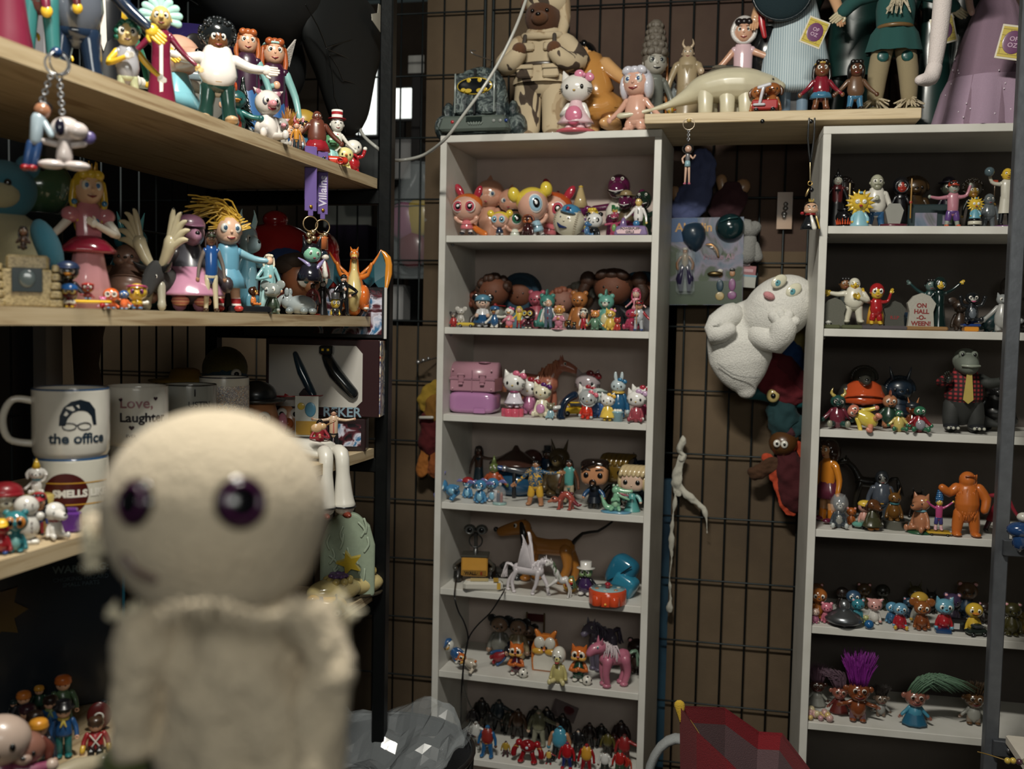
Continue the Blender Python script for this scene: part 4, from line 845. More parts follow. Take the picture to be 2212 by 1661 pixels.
# the big black quilted plush hanging above
bl=at_x(640,60,-.93)
r=thing('black_plush','huge black quilted plush with a stitched wing hanging over the top plank','plush toy',(bl.x-.04,bl.y-.02,bl.z))
def pxp(l,X0):return[at_x(a,b,X0)-V3((bl.x-.04,bl.y-.02,bl.z))for a,b in l]
g=G();pp=pxp([(600,40),(640,120),(690,200),(735,250),(745,300)],-.93)
wing=[(640,-60),(800,-40),(826,90),(800,165),(790,240),(775,300),(740,312),(715,250),(690,160),(640,60)]
pw=pxp(wing,-.92)
n=len(pw);cen=sum(pw,V3())/n
vs=[p+V3((.018*0,0,0))for p in pw]+[cen.lerp(p,.8)+V3((.035,0,0))for p in pw]+[cen+V3((.045,0,0))]+[cen.lerp(p,.8)+V3((-.03,0,0))for p in pw]+[cen+V3((-.035,0,0))]
fs=[]
for i in range(n):
 j=(i+1)%n;fs+=[(i,j,n+j,n+i),(n+i,n+j,2*n),(j,i,2*n+1+i,2*n+1+j),(2*n+1+j,2*n+1+i,3*n+1)]
g.add(vs,fs,'0a0f10:m');o=g.obj('wing',r);md=o.modifiers.new('s','SUBSURF');md.levels=md.render_levels=2
g=G()
for a,b in(((705,102),(790,75)),((705,105),(783,143)),((712,120),(740,172)),((740,172),(784,188)),((660,10),(705,102)),((705,102),(722,210)),((722,210),(745,285))):
 A_,B_=pxp([a,b],-.885);g.tube([A_,(A_+B_)/2+V3((.004,0,0)),B_],.0014,'06090a',5)
g.obj('seams',r)
g=G();q=pxp([(560,-20),(700,-60),(600,140)],-1.02)
g.ell(q[0],(.13,.16,.13),'080c0e:m',28);g.ell(q[1],(.10,.16,.10),'080c0e:m',24);g.ell(q[2],(.06,.09,.09),'080c0e:m',20);g.obj('body',r,blend=.01)
g=G();a0,a1,a2=pxp([(612,120),(640,85),(625,145)],-.93);g.add([a0,a1,a2,a0+V3((-.004,0,0)),a1+V3((-.004,0,0)),a2+V3((-.004,0,0))],[(0,1,2),(5,4,3),(0,3,4,1),(1,4,5,2),(2,5,3,0)],'c0b8b0:f',False);g.obj('ear_lining',r)
r=thing('fabric_tag','white printed care tag hanging off the black plush beside the orange pole','tag',at_x(822,20,-.86))
L0=at_x(822,20,-.86);tg=[at_x(a,b,-.86)-L0 for a,b in((818,8),(826,14),(828,32),(846,68),(829,80),(804,44),(803,30),(816,28))]
g=G();g.add([v for v in tg]+[v+V3((-.001,0,0))for v in tg],[tuple(range(8)),tuple(range(15,7,-1))]+[(i,(i+1)%8,8+(i+1)%8,8+i)for i in range(8)],'c8c4b4',False);g.obj('tag',r)
# ---------------- left: second plank ----------------
def bearplush(rt):
 g=G();g.ell((0,0,.34),(.36,.30,.36),'a8a078:f',28);g.obj('body',rt)
 g=G();g.ell((.02,-.02,.82),(.25,.22,.22),'1f7088:f',26);g.ell((.03,-.16,.78),(.14,.12,.1),'a8a078:f',16);g.obj('head',rt)
 for s in(-1,1):
  g=G();g.ell((s*.2,0,1.0),(.09,.06,.09),'1f7088:f',14);g.obj('ear',rt)
  g=G();g.ell((s*.34,-.12,.42),(.1,.12,.22),'1f7088:f',16,rot=(20,s*-20,0));g.obj('arm',rt)
  g=G();g.ell((s*.24,-.22,.12),(.15,.22,.12),'2c8ca0:f',18);g.obj('leg',rt)
  g=G();g.ell((s*.08,-.22,.86),.03,'blk*',10);g.obj('eye',rt)
P_('B',0,330,.17,'bear_plush','big turquoise and cream plush bear at the left end of the middle plank','plush toy',bearplush,sx=.95,sy=.8)
r=thing('bowling_ball','green ball with finger holes wedged behind the turquoise plush','ball',at_x(88,402,-1.17),33)
G().ell((0,0,0),.052,'3c5c3c*',30).ell((-.012,-.043,.022),.0045,'blk',8).ell((.006,-.046,.024),.0045,'blk',8).obj('ball',r);r.rotation_euler=(0,0,Rd(33))
tag(r,'green ball with finger holes wedged behind the turquoise plush','ball')
G().lathe([(.035,0),(.035,.07),(.045,.072)],'2a3236',20).obj('stand',r,loc=(0,0,-.12))
def throne(rt):
 g=G();g.box((0,0,.28),(.62,.4,.56),'stone',.03);g.box((0,0,.66),(.5,.34,.22),'stone',.03)
 for s in(-1,1):
  for k in range(5):g.box((s*.33,-.02,.06+.13*k),(.16-.02*k,.42,.11),'stone',.02)
 g.obj('stone_block',rt)
 G().box((0,-.215,.40),(.36,.02,.36),'2a3438*',.01).obj('dark_panel',rt);G().ell((0,-.228,.42),(.1,.02,.13),'4c585a*',14).obj('relief',rt)
P_('B',62,552,.05,'stone_throne','brown toy stone plinth with a dark glossy panel at the left of the middle plank','toy building',throne,sx=1.15)
Hm('B',52,488,.10,'toy_figure','brown figure sitting hunched on the toy stone plinth',dz=.076,sit=1,top='4a3428',bot='5a4434',sk='7a5438',hair='long',hc='1c1410',am=('chest','chest'),hr=.3)
Hm('B',192,350,.135,'princess_doll','tall princess doll with yellow hair, pink gown and white gloves','doll',kind='dress',hem=.0,bot='d8949c*',top='d8808c*',sk='e8bc94',hair='long',hc='d8b020',sl='e8e0d0',glove='e8e0d0',am=('low','chest'),hr=.25,lr=.56,w=.95,es=1.35,hat='crown',hk='gol*',badge='2c8cc0*',pup='3c78b8*',fine=True,belt=None,rot=18,apron=None,seed=4)
# puffed sleeves and red peplum
pd=[o for o in S.collection.objects if o.name.startswith('princess_doll')][0]
for s in(-1,1):G().ell((s*.12,0,.68),(.07,.06,.06),'d8808c*',16).obj('puff_sleeve',pd)
G().lathe([(.20,.41),(.205,.43),(.13,.50),(.085,.53)],'a01c38*',28,sy=.85,wob=.08,wn=4).obj('peplum',pd)
for s in(-1,1):G().ell((s*.105,-.03,.77),.022,'2c7cb0*',10).obj('earring',pd)
# small row along the front edge
Cr('B',108,600,.03,'toy_dog','small white toy animal with a red cap seen from behind at the plank edge','toy animal',hr=.5,col='a81c28*',body='wht',sn='no',ears='none',leg='wht',arm='wht',eye='blk*',rot=150)
Cr('B',147,563,.05,'bird_figure','black bird figure with an orange hooked beak perched above the raisin toys','toy animal',hr=.42,col='1a1c20*',sn='beak',sc='e8942c*',ears='none',hat='cap',hk='1c2c4c',ew='wht*',am=('side','low'),body='1a1c20*')
Cr('B',150,612,.02,'berry_figure','maroon berry figure in a blue cap, white gloves and yellow shoes',hr=.62,col='701828*',sn='no',ears='none',hat='cap',hk='1f5fa8*',gls='e8c020*',ew='wht*',am=('chest','chest'),arm='wht',shoe='yel',leg='701828',bw=1.2,mth='blk')
Cr('B',190,610,.02,'berry_figure','maroon berry figure with a red headband riding a yellow skateboard',hr=.62,col='8c1c28*',sn='no',ears='none',hat='band',hk='d83020*',ew='wht*',am=('side','low'),arm='8c1c28',shoe='6c9cc8*',bw=1.2,mth='blk',dz=.012)
r=thing('skateboard','tiny yellow skateboard with red wheels under the maroon berry figure','toy skateboard',lc('B',190,.02)+V3((0,0,.0065)),33)
G().box((0,0,.003),(.06,.018,.004),'e8b820*',.002).obj('deck',r)
for s in(-1,1):G().tube([(s*.018,-.008,-.002),(s*.018,.008,-.002)],.0042,'a81c24*',10).obj('wheel',r)
Cr('B',222,640,.02,'toy_figure','small magenta figure with a white star shape beside the orange one',hr=.5,col='c83c84*',body='d8d4e0',sn='dot',ears='bear',ew='wht*',am=('low','side'),seed=3)
Cr('B',240,622,.035,'orange_figure','round orange fruit figure with white rimmed glasses',hr=.66,col='e05a1c*',sn='no',ears='none',gls='wht*',ew='wht*',mth='8c1c1c',bw=1.3,leg='e05a1c',shoe='5c88b0',am=('low','low'))
Cr('B',268,627,.03,'toy_figure','blue and orange toy figure with striped shoes between the orange and lemon',hr=.45,col='2c5c9c*',body='e0642c*',sn='dot',ears='none',ew='wht*',shoe='6c94b8',am=('up','low'))
Cr('B',296,612,.02,'lemon_figure','yellow lemon figure with a pink striped visor, white gloves and blue shoes',hr=.68,col='e0b428*',sn='cone',sc='e0b428*',ears='none',hat='band',hk='b83c6c*',ew='8c2c6c*',arm='wht',am=('low','out'),shoe='4c7cac*',bw=1.4,leg='d86c28')
Cr('B',275,528,.16,'rock_figure','tan speckled rock troll figure behind the fruit figures',hr=.4,col='8c6858',sn='jowl',ears='none',bw=1.9,body='8c6858',arm='8c6858',rot=-10,sc='8c6858')
Cr('B',283,458,.30,'dragon_figure','turquoise finned creature half hidden behind the pale antlers','toy animal',hr=.35,col='2c7c8c*',sn='long',sc='2c7c8c*',ears='point',ec='5cb4b8*',fin='5cb4b8*',tail='dino')
# antlered beast
def beast(rt):
 g=G();g.tube([(.12,.25,.42),(0,.05,.38),(0,-.1,.38)],[.2,.19,.14],'3c3a38:f',14);g.obj('body',rt,blend=.03)
 g=G();g.tube([(0,0,.5),(0,-.2,.42),(0,-.38,.24)],[.2,.17,.12],'2e2e30:f',14);g.obj('head',rt)
 G().ell((0,-.46,.2),(.1,.06,.07),'18181a',12).obj('nose',rt)
 for s in(-1,1):
  G().tube([(s*.12,-.03,.3),(s*.15,-.06,.1),(s*.16,-.08,.02)],[.09,.075,.09],'a09c88',10).obj('leg',rt)
  G().ell((s*.13,-.26,.44),(.03,.025,.035),'wht*',10).ell((s*.14,-.28,.44),(.018,.014,.02),'blk*',8).obj('eye',rt)
  G().tube([(s*.14,-.02,.55),(s*.3,-.08,.58),(s*.42,-.16,.66)],[.07,.06,.01],'1a1a1c*',8).obj('horn',rt)
  g=G();o=V3((s*.1,0,.6));k=V3((s*.34,-.05,.95))
  g.tube([o,(s*.22,-.02,.74),k],[.07,.11,.14],'c8bc98*',10)
  for i,(dx,dz)in enumerate(((.42,.05),(.46,.24),(.40,.42),(.28,.58),(.1,.66))):
   g.tube([k-V3((s*.06,0,.1)),k+V3((s*dx*.55,-.03,dz*.6)),k+V3((s*dx,-.08,dz*.75))],[.08,.06,.012],'c8bc98*',8,sp=3)
   g.ell(k+V3((s*dx,-.08,dz*.75)),.016,'2a2824',6)
  g.obj('antler',rt)
P_('B',338,450,.10,'moose_toy','dark antlered beast with wide pale many pointed antlers and a shaggy face','toy animal',beast,rot=-30,sx=.74,sy=.74)
Cr('B',410,462,.08,'elephant_figure','pink trunked creature figure in a plaid grey jacket and mauve trousers',hr=.36,col='9c6c84',sn='long',sc='9c6c84',ears='none',body='4c4c54',leg='b87c98*',shoe='stripe_pk',bw=1.35,sx=.8,am=('low','low'),arm='3c3438',hat='cap',hk='7c5068',skirt='b87c98*',rot=10)
Hm('B',456,498,.03,'doll','slim doll in a blue puffer vest, dark cap and cream trousers','doll',top='1c4c90*',bot='c8bc98*',sk='a87858',sl='6c6058',hair='long',hc='2c1810',hat='cap',hk='24301c',shoe='3c2414',hr=.19,lr=.54,w=1.0,sx=.8)
Hm('B',492,425,.06,'rag_doll','rag doll with wild yellow yarn hair, blue dress and striped boots','doll',kind='dress',bot='5c9cb8',top='5c9cb8',sl='7cb0c0',sk='e8b898',hair='yarn',hc='d8a830',lo='stripe_red',shoe='c0302c',hr=.33,hem=.24,es=1.4,w=1.2,am=('low','side'),pup='3c5c78*',belt='a8283c',rot=10,seed=5)
Cr('B',535,452,.12,'dragon_figure','pale blue horned dragon figure with a lilac mane beside the yarn haired doll','toy animal',sx=.6,sy=.6,hr=.36,col='a0bcc4*',sn='long',sc='a0bcc4*',ears='point',ec='a8d4d8',horns=None,hat='horns',hk='b8dcdc*',mane='a898bc',body='5c9cb4',bly='7cb4c8',ew='wht*',rot=30,am=('low','out'),pose='sit')
def armor(rt):
 g=G();g.ell((0,0,.5),(.46,.36,.4),'a01018*',28);g.ell((0,0,.2),(.36,.3,.22),'a01018*',20);g.obj('torso',rt)
 g=G();g.ell((.02,-.2,.42),(.3,.2,.28),'16386c*',20)
 g.obj('chest_plate',rt);G().ell((-.02,0,.93),(.13,.12,.1),'8c0c14*',16).obj('head',rt)
 for s in(-1,1):G().ell((s*.44,0,.62),(.2,.2,.22),'8c0c14*',18).obj('shoulder',rt);G().tube([(s*.5,-.05,.55),(s*.56,-.1,.3)],[.13,.11],'a01018*',12).obj('arm',rt);G().tube([(s*.16,-.04,.14),(s*.18,-.05,.04)],[.14,.13],'5c0810*',12).obj('leg',rt)
P_('B',598,455,.20,'robot_figure','big glossy red armoured figure with a dark blue chest at the back of the plank','toy figure',armor,sx=1.05)
Hm('B',580,548,.06,'doll','white haired doll in a pale blue dress with a trailing ice cape','doll',kind='dress',hem=.0,bot='a8d4d4*',top='8cc4c8*',hair='braid',hc='e8dcc0',cape='9ccccc',hr=.19,w=.95,lr=.52,am=('fold','down'))
Cr('B',655,545,.11,'animal_figure','brown furred creature head with large teal eyes lying behind the small men','toy animal',hr=.78,col='8c5030',sn='muz',sc='b87850',ears='bear',ec='4c2814',ew='wht*',eye='1c6468*',es=1.5,hat='sack',hk='4c3018:f',bw=1.0,rot=25,pose='sit')
Cr('B',547,618,.03,'pilot_figure','orange figure in a brown pilot helmet lying on a black stand',hr=.5,col='4c2410*',sn='muz',sc='d88c3c*',body='d8742c*',ears='none',hat='helmet',hk='3c1c0c*',pose='sit',rot=60,dz=.013,mth='mar',ew='e8b83c*')
r=thing('toy_stand','low black display block under the pilot figure','display block',lc('B',540,.03),33)
G().box((0,.012,.0065),(.075,.045,.013),'14161a*',.003).obj('block',r)
Cr('B',588,605,.045,'troll_figure','grey elephant like troll figure in a green suit beside the ice cape',hr=.5,col='8c9490*',sn='long',sc='8c9490*',ears='mouse',ec='8c9490*',body='2c3c2c',ew='wht*',rot=-30,tail=None)
def hippo(rt):
 g=G();g.ell((.1,0,.36),(.62,.42,.36),'9aa4a6*',28);g.ell((-.45,-.05,.5),(.26,.26,.3),'9aa4a6*',18);g.obj('body',rt)
 g=G();g.tube([(-.6,-.1,.6),(-.75,-.14,.5),(-.8,-.16,.34)],[.13,.12,.1],'9aa4a6*',10);g.obj('trunk',rt)
 for s in(-1,1):G().ell((-.42,s*.3,.82),(.1,.05,.16),'8c9698*',10).obj('ear',rt)
 for x,y in((-.3,-.3),(.3,-.36),(.62,-.25)):G().ell((x,y,.14),(.17,.2,.13),'7c8688*',12).obj('foot',rt)
 G().ell((-.56,-.28,.62),.035,'blk*',8).obj('eye',rt)
P_('B',645,622,.05,'elephant_figure','shiny pale grey elephant lying on its side near the small men','toy animal',hippo,rot=-20,sx=.9)
Hm('B',676,612,.03,'toy_figure','small man figure in a brick red shirt and blue jeans on a red disc',top='7c2c2c',bot='2c5c88',sk='4a2c1c',hr=.2,base='a8281c*',am=('chest','down'),w=1.2)
Hm('B',697,606,.03,'toy_figure','small ghostly figure in a long black dress with black hair',kind='robe',bot='1c1a1c',top='24201e',sk='c8c0b8',hair='long',hc='0c0c0c',hr=.18)
Cr('B',724,632,.02,'capsule_figure','yellow pill shaped toy with round goggles and a tiny top hat',hr=.66,col='e8c038*',body='2c3034*',sn='no',ears='none',gls='9a9ca0*',ew='wht*',hat='top',hk='3a3a3c',hw=.85,bw=1.4,arm='e8c038*')
Hm('B',742,592,.025,'toy_figure','mustached man figure in a black suit and bowler hat',top='14161a*',bot='14161a*',sk='d8a484',hat='bowler',hk='101214*',beard='1c1410',am=('chest','hip'),tie='c8c8c8',hr=.19,w=1.25,lr=.52,shoe='101214*')
def dragon(rt):
 g=G();g.tube([(0,.05,.06),(0,.02,.25),(0,0,.45),(0,-.02,.62),(0,-.03,.8)],[.17,.24,.18,.1,.08],'d8701c*',16,sp=3);g.obj('torso',rt)
 g=G();g.tube([(0,-.1,.08),(0,-.14,.26),(0,-.12,.45),(0,-.08,.62),(0,-.09,.76)],[.12,.18,.13,.07,.055],'d8c078*',14,sp=3);g.obj('belly_patch',rt)
 g=G();g.ell((0,-.06,.87),(.095,.11,.09),'d8701c*',16);g.ell((0,-.16,.83),(.07,.08,.05),'d8b058*',12);g.obj('head',rt)
 G().ell((0,-.2,.815),(.05,.05,.02),'8c1c1c',8).obj('mouth',rt)
 for s in(-1,1):
  G().tube([(s*.05,0,.93),(s*.08,.06,1.0)],[.03,.006],'d8701c*',7).obj('horn',rt)
  G().ell((s*.05,-.135,.9),(.018,.015,.02),'wht*',8).ell((s*.05,-.148,.9),.009,'blk*',6).obj('eye',rt)
  G().tube([(s*.14,-.02,.52),(s*.28,-.08,.56),(s*.34,-.12,.72)],[.05,.04,.035],'d8701c*',9).obj('arm',rt)
  G().ell((s*.2,-.08,.2),(.13,.17,.2),'d8641c*',14).tube([(s*.24,-.1,.12),(s*.25,-.14,.03)],[.07,.06],'d8641c*',10).ell((s*.25,-.2,.025),(.06,.07,.025),'wht',8).obj('leg',rt)
  o=V3((s*.12,.12,.55));pts=[o,o+V3((s*.28,.05,.22)),o+V3((s*.42,.06,.42)),o+V3((s*.58,.02,.05)),o+V3((s*.5,-.02,-.32)),o+V3((s*.3,.02,-.1)),o+V3((s*.18,.04,-.2))]
  pts=[V3(p)for p in pts];k=len(pts);th=V3((0,.012,0))
  G().add([p-th for p in pts]+[p+th for p in pts],[tuple(range(k)),tuple(range(2*k-1,k-1,-1))]+[(i,(i+1)%k,k+(i+1)%k,k+i)for i in range(k)],'1c4c58*',False).tube([o,pts[1],pts[2]],[.035,.03,.012],'d8701c*',8).tube([pts[2],pts[2].lerp(pts[3],.5)+V3((s*.06,0,.05)),pts[3],pts[4]],[.01,.07,.08,.01],'d8841c*',8,sy=.4).obj('wing',rt)
 G().tube([(0,.15,.1),(.15,.32,.06),(.34,.3,.1)],[.1,.06,.02],'d8701c*',10).obj('tail',rt)
P_('B',764,532,.07,'dragon_figure','orange winged dragon figure with a cream belly at the right end of the middle plank','toy animal',dragon,rot=-12,sx=.78)
# ---------------- left: mug plank ----------------
def mugP(px,base_y,top_y,d,label,**kw):
 P=lc('C',px,d);a=proj(P);
 t=thing('mug',label,'mug',P,38,1);kwm=dict(kw);ex=kwm.pop('ex',None);dz=kwm.pop('dz',0);mug(t,**kwm);t.location.z+=dz
 b=P+V3((0,0,dz));h=hgt(b,top_y);t.scale=(h*1.06,h*1.06,h);return t,h
mE,hE=mugP(155,0,985,.078,'white mug with a maroon disc that reads SMELLS LIKE, lower of its stack',body='c4c0b0*',rim='1c4a78*',r=.5,handle=False)
text('SMELLS LIKE',.145,'d8d4c8',mE,(.12,-.505,.50),bend=.505,bold=.008);
def decal(rt,r,rad,cx,cz,m,half=None,name='printed_disc'):
 g=G();vs=[];n=36;sg=8
 for j in range(sg+1):
  for i in range(n):
   a=2*PI*i/n;rr=rad*j/sg if j else rad*.001;x=cx+rr*cos(a);z=cz+rr*sin(a);an=x/r;vs.append((sin(an)*(r+.003),-cos(an)*(r+.003),z))
 fs=[(j*n+i,j*n+(i+1)%n,(j+1)*n+(i+1)%n,(j+1)*n+i)for j in range(sg)for i in range(n)]
 g.add(vs,fs,m);g.obj(name,rt)
def strip(rt,r,x0,x1,cz,w_,m,name='printed_line'):
 g=G();vs=[];n=20
 for i in range(n+1):
  a=(x0+(x1-x0)*i/n)/r
  for z in(cz-w_,cz+w_):vs.append((sin(a)*(r+.004),-cos(a)*(r+.004),z))
 g.add(vs,[(2*i,2*i+2,2*i+3,2*i+1)for i in range(n)],m);g.obj(name,rt)
decal(mE,.5,.31,-.1,.5,'4a100c');strip(mE,.5,-.38,.55,.66,.008,'c89020');strip(mE,.5,-.1,.55,.34,.008,'c89020')
mA,hA=mugP(155,0,838,.078,'white mug with a printed dark hair and glasses drawing, atop its stack',body='d0ccc0*',rim='1c4a78*',r=.5,hside=-1,dz=hE)
text('the office',.20,'1c3040',mA,(.07,-.504,.31),bend=.504,bold=.006)
g=G()
hp_=[(-.2,.52),(-.17,.72),(-.09,.84),(0,.88),(.1,.87),(.2,.8),(.25,.68),(.26,.5),(.22,.52),(.18,.68),(.1,.72),(.02,.74),(-.08,.66),(-.14,.56),(-.16,.5)]
def cyl(p,r,cx=0):a=(p[0]+cx)/r;return V3((sin(a)*(r+.004),-cos(a)*(r+.004),p[1]))
g=G();c0=cyl((.03,.6),.5,.05)
prs=[((-.22,.5),(-.14,.5)),((-.21,.64),(-.11,.6)),((-.16,.76),(-.05,.68)),((-.07,.84),(.02,.71)),((.05,.87),(.08,.71)),((.17,.83),(.14,.69)),((.25,.72),(.19,.63)),((.27,.5),(.22,.5))]
vs=[];
for a,b in prs:vs+=[cyl(a,.5,.05),cyl(b,.5,.05)]
g.add(vs,[(2*i,2*i+2,2*i+3,2*i+1)for i in range(len(prs)-1)],'14202c');g.obj('printed_hair',mA)
g=G()
for cx in(-.07,.12):
 pts=[cyl((cx+.085*cos(t),.49+.05*sin(t)),.5,.03)for t in[2*PI*i/16 for i in range(17)]];g.tube(pts,.007,'14202c',5)
g.tube([cyl((.01,.51),.5,.03),cyl((.04,.51),.5,.03)],.007,'14202c',5);g.obj('printed_glasses',mA)
mB,hB=mugP(297,0,960,.105,'plain white mug mostly hidden behind the big cream doll, lower of its stack',body='c8c4b8*',rim='c8c4b8*',r=.48,handle=False)
mC,hC=mugP(297,0,834,.105,'white mug lettered Love, Laughter, second from the left in the mug row',body='d0ccc0*',rim='d0ccc0*',r=.48,handle=False,dz=hB)
text('Love,',.24,'9c6c70',mC,(-.06,-.484,.74),bend=.484,bold=.004);text('Laughter',.21,'1c1820',mC,(.05,-.484,.50),bend=.484,bold=.006);text('EVER',.07,'4c4848',mC,(-.14,-.484,.2),bend=.484)
def heart(rt,r,cx,cz,s,m):
 g=G();pts=[(cx+s*.06*(16*sin(t)**3),cz+s*.06*(13*cos(t)-5*cos(2*t)-2*cos(3*t)-cos(4*t)))for t in[2*PI*i/24 for i in range(24)]]
 v=[cyl(p,r)for p in pts];g.add(v+[cyl((cx,cz),r)],[(i,(i+1)%24,24)for i in range(24)],m);g.obj('printed_heart',rt)
for a in((-.3,.8,.035),(.24,.82,.04),(-.13,.34,.045)):heart(mC,.484,*a,'2c1424')
mD,hD=mugP(410,0,935,.13,'lower grey mug under the dark rimmed one, hidden by the cream doll',body='8c8e88*',rim='2a2c2c*',r=.48,handle=False)
mF,hF=mugP(410,0,830,.13,'grey mug with a dark rim and a small lettered crest, third in the mug row',body='8c8e88*',rim='2a2c2c*',r=.5,handle=False,dz=hD)
text('USTIN',.16,'2a2c2c',mF,(.12,-.505,.62),bend=.505,bold=.003);G().tube([(.02,-.51,.8),(.02,-.51,.92)],.015,'1c1c1c',6).obj('printed_candle',mF)
mG,hG=mugP(484,0,912,.18,'lower comic printed mug at the back of the mug row',body='c8c4b8*',rim='b8b4a8*',r=.5,handle=False)
mH,hH=mugP(484,0,814,.18,'comic printed white cup behind the grey mug',body='c8c4b8*',rim='3a3c44*',r=.5,handle=False,dz=hG)
g=G();vs=[];
g.lathe([(.503,.3),(.505,.82)],'print_comic',30,caps=False);g.obj('comic_print',mH)
# toy heads with hats
def spud(rt,hat='bowler',hc='1a1e20',col='b87848',ear='d8849c',nose=None,eyes_=True):
 g=G();g.lathe([(.2,0),(.32,.1),(.36,.3),(.3,.55),(.26,.7),(.12,.8)],col,24);g.obj('body',rt)
 for s in(-1,1):
  G().ell((s*.36,-.02,.42),(.07,.1,.15),ear+'*',14).obj('ear',rt)
  G().ell((s*.1,-.27,.52),(.09,.06,.09),'wht*',14).ell((s*.1,-.325,.52),.04,'24282c*',8).obj('eye',rt)
  G().ell((s*.16,-.12,.03),(.14,.2,.05),'2c5c8c*',12).obj('foot',rt)
 G().ell((0,-.37,.38),(.08,.09,.09),'c86028*',12).obj('nose',rt);G().tube([(-.12,-.33,.26),(0,-.36,.22),(.12,-.33,.26)],.025,'mar',6).obj('mouth',rt)
 g=G()
 if hat=='bowler':g.ell((0,0,.82),(.28,.26,.2),hc,20);g.lathe([(.38,.72),(.42,.76),(.3,.78)],hc,24)
 else:g.lathe([(.62,.80),(.64,.82),(.3,.74),(.28,.78),(.26,1.0),(.24,1.02)],hc,28)
 g.obj('hat',rt)
P_('C',553,822,.19,'potato_toy','tan potato shaped toy in a black bowler hat on the mug plank','toy figure',spud,rot=-5)
P_('C',628,820,.20,'potato_toy','tan potato shaped toy in a wide red hat with a big pink ear','toy figure',spud,hat='wide',hc='a82028*',rot=-15)
# boxed toys
Pb=lc('C',735,.09)
r=thing('toy_box','small dark printed box under the window box on the mug plank','toy box',Pb,12);G().box((0,0,.036),(.12,.05,.072),'241014',.002).box((0,-.026,.036),(.1,.001,.05),'print_space').obj('box',r)
Pc=lc('C',703,.10)+V3((0,0,.0735))
r=thing('toy_box','maroon toy box with a white window showing a black robot toy, REKER printed below','toy box',Pc,9)
G().box((0,-.005,.088),(.255,.06,.172),'2c1014',.002).obj('box',r)
o8=[(-.115,.015),(.08,.015),(.095,.03),(.095,.135),(.08,.152),(-.115,.152)]
G().prism(o8,-.0365,-.034,'b8b4ac').obj('window_tray',r,loc=(-.005,0,.008));G().torus((0,0,0),.001,.0005,'wht',4,4)
g=G();g.tube([(.01,-.038,.135),(.03,-.042,.10),(.07,-.04,.055)],[.012,.016,.013],'14181a*',10);g.box((.012,-.048,.150),(.03,.02,.02),'14181a*',.003);g.box((.006,-.0595,.151),(.005,.002,.005),'yel*');g.box((.018,-.0595,.151),(.005,.002,.005),'yel*');g.obj('robot',r)
G().tube([(-.06,-.039,.14),(-.045,-.039,.1),(-.02,-.039,.05)],[.006,.011,.009],'1c3444*',8).box((-.03,-.04,.045),(.04,.012,.022),'2a2024',.003,rot=(0,40,0)).obj('weapon_piece',r)
text('REKER',.030,'7c98a8',r,(.045,-.0362,.012),bold=.0006)
g=G();g.box((.1285,0,.088),(.002,.066,.168),'print_comic');g.obj('side_print',r)
Pd_=Pc+V3((0,.02,.176))
r=thing('toy_box','black toy box with a spaceship print lying on the window box under the plank','toy box',Pd_,9)
G().box((-.03,.005,.058),(.32,.06,.115),'101014',.002).obj('box',r);G().box((.04,-.0258,.06),(.165,.001,.10),'print_space').obj('picture',r)
text('REMOTE CONTROLLED',.008,'4c4c54',r,(.075,-.0268,.102));text('BATTERY OPERATED',.008,'4c4c54',r,(.075,-.0268,.092));G().box((.131,-.0262,.058),(.006,.002,.114),'b8b8b4').obj('edge_strip',r)
r=thing('picture_card','small cartoon card leaning in front of the window box','card',lc('C',662,.10)+V3((0,0,.0005)),14,1)
G().box((0,0,.05),(.05,.003,.088),'c8ccc4').obj('card',r,loc=(0,0,.03));G().box((0,-.0018,.045),(.046,.001,.03),'c89830').obj('yellow_area',r,loc=(0,0,.01));G().ell((.008,-.0022,.095),(.012,.001,.016),'4c94b8',12).obj('blue_shape',r);G().ell((-.012,-.0022,.102),(.008,.001,.008),'d8b830',10).obj('yellow_shape',r);G().box((0,.004,.017),(.03,.006,.034),'8a8c88').obj('foot',r)
Hm('C',720,882,.035,'singer_figure','singer figure in a cream jacket and black trousers with both arms spread',top='c8a888',sl='c8a888',bot='14161a',sk='c08868',hair='quiff',hc='101010',am=('out','out'),tie='b85c50',hr=.15,lr=.55,w=1.0,kind='pants',seed=1,rot=-10)
Hm('C',690,904,.03,'singer_figure','seated singer figure in a red floral shirt playing a small guitar',top='98202c',bot='ccc4a8',shoe='ccc4a8',sk='c08868',hair='quiff',hc='101010',am=('fold','chest'),hr=.2,clr='e0d8c0',rot=-5,lr=.48,w=1.15)
r=thing('toy_guitar','tiny wooden guitar held by the seated singer figure','toy guitar',lc('C',690,.008)+V3((0,0,.072)),28)
G().ell((-.006,0,0),(.012,.004,.009),'c8a070*',14).ell((.006,0,.003),(.008,.004,.007),'c8a070*',12).tube([(.01,0,.004),(.03,0,.014)],.0018,'8c6030',6).obj('guitar',r)
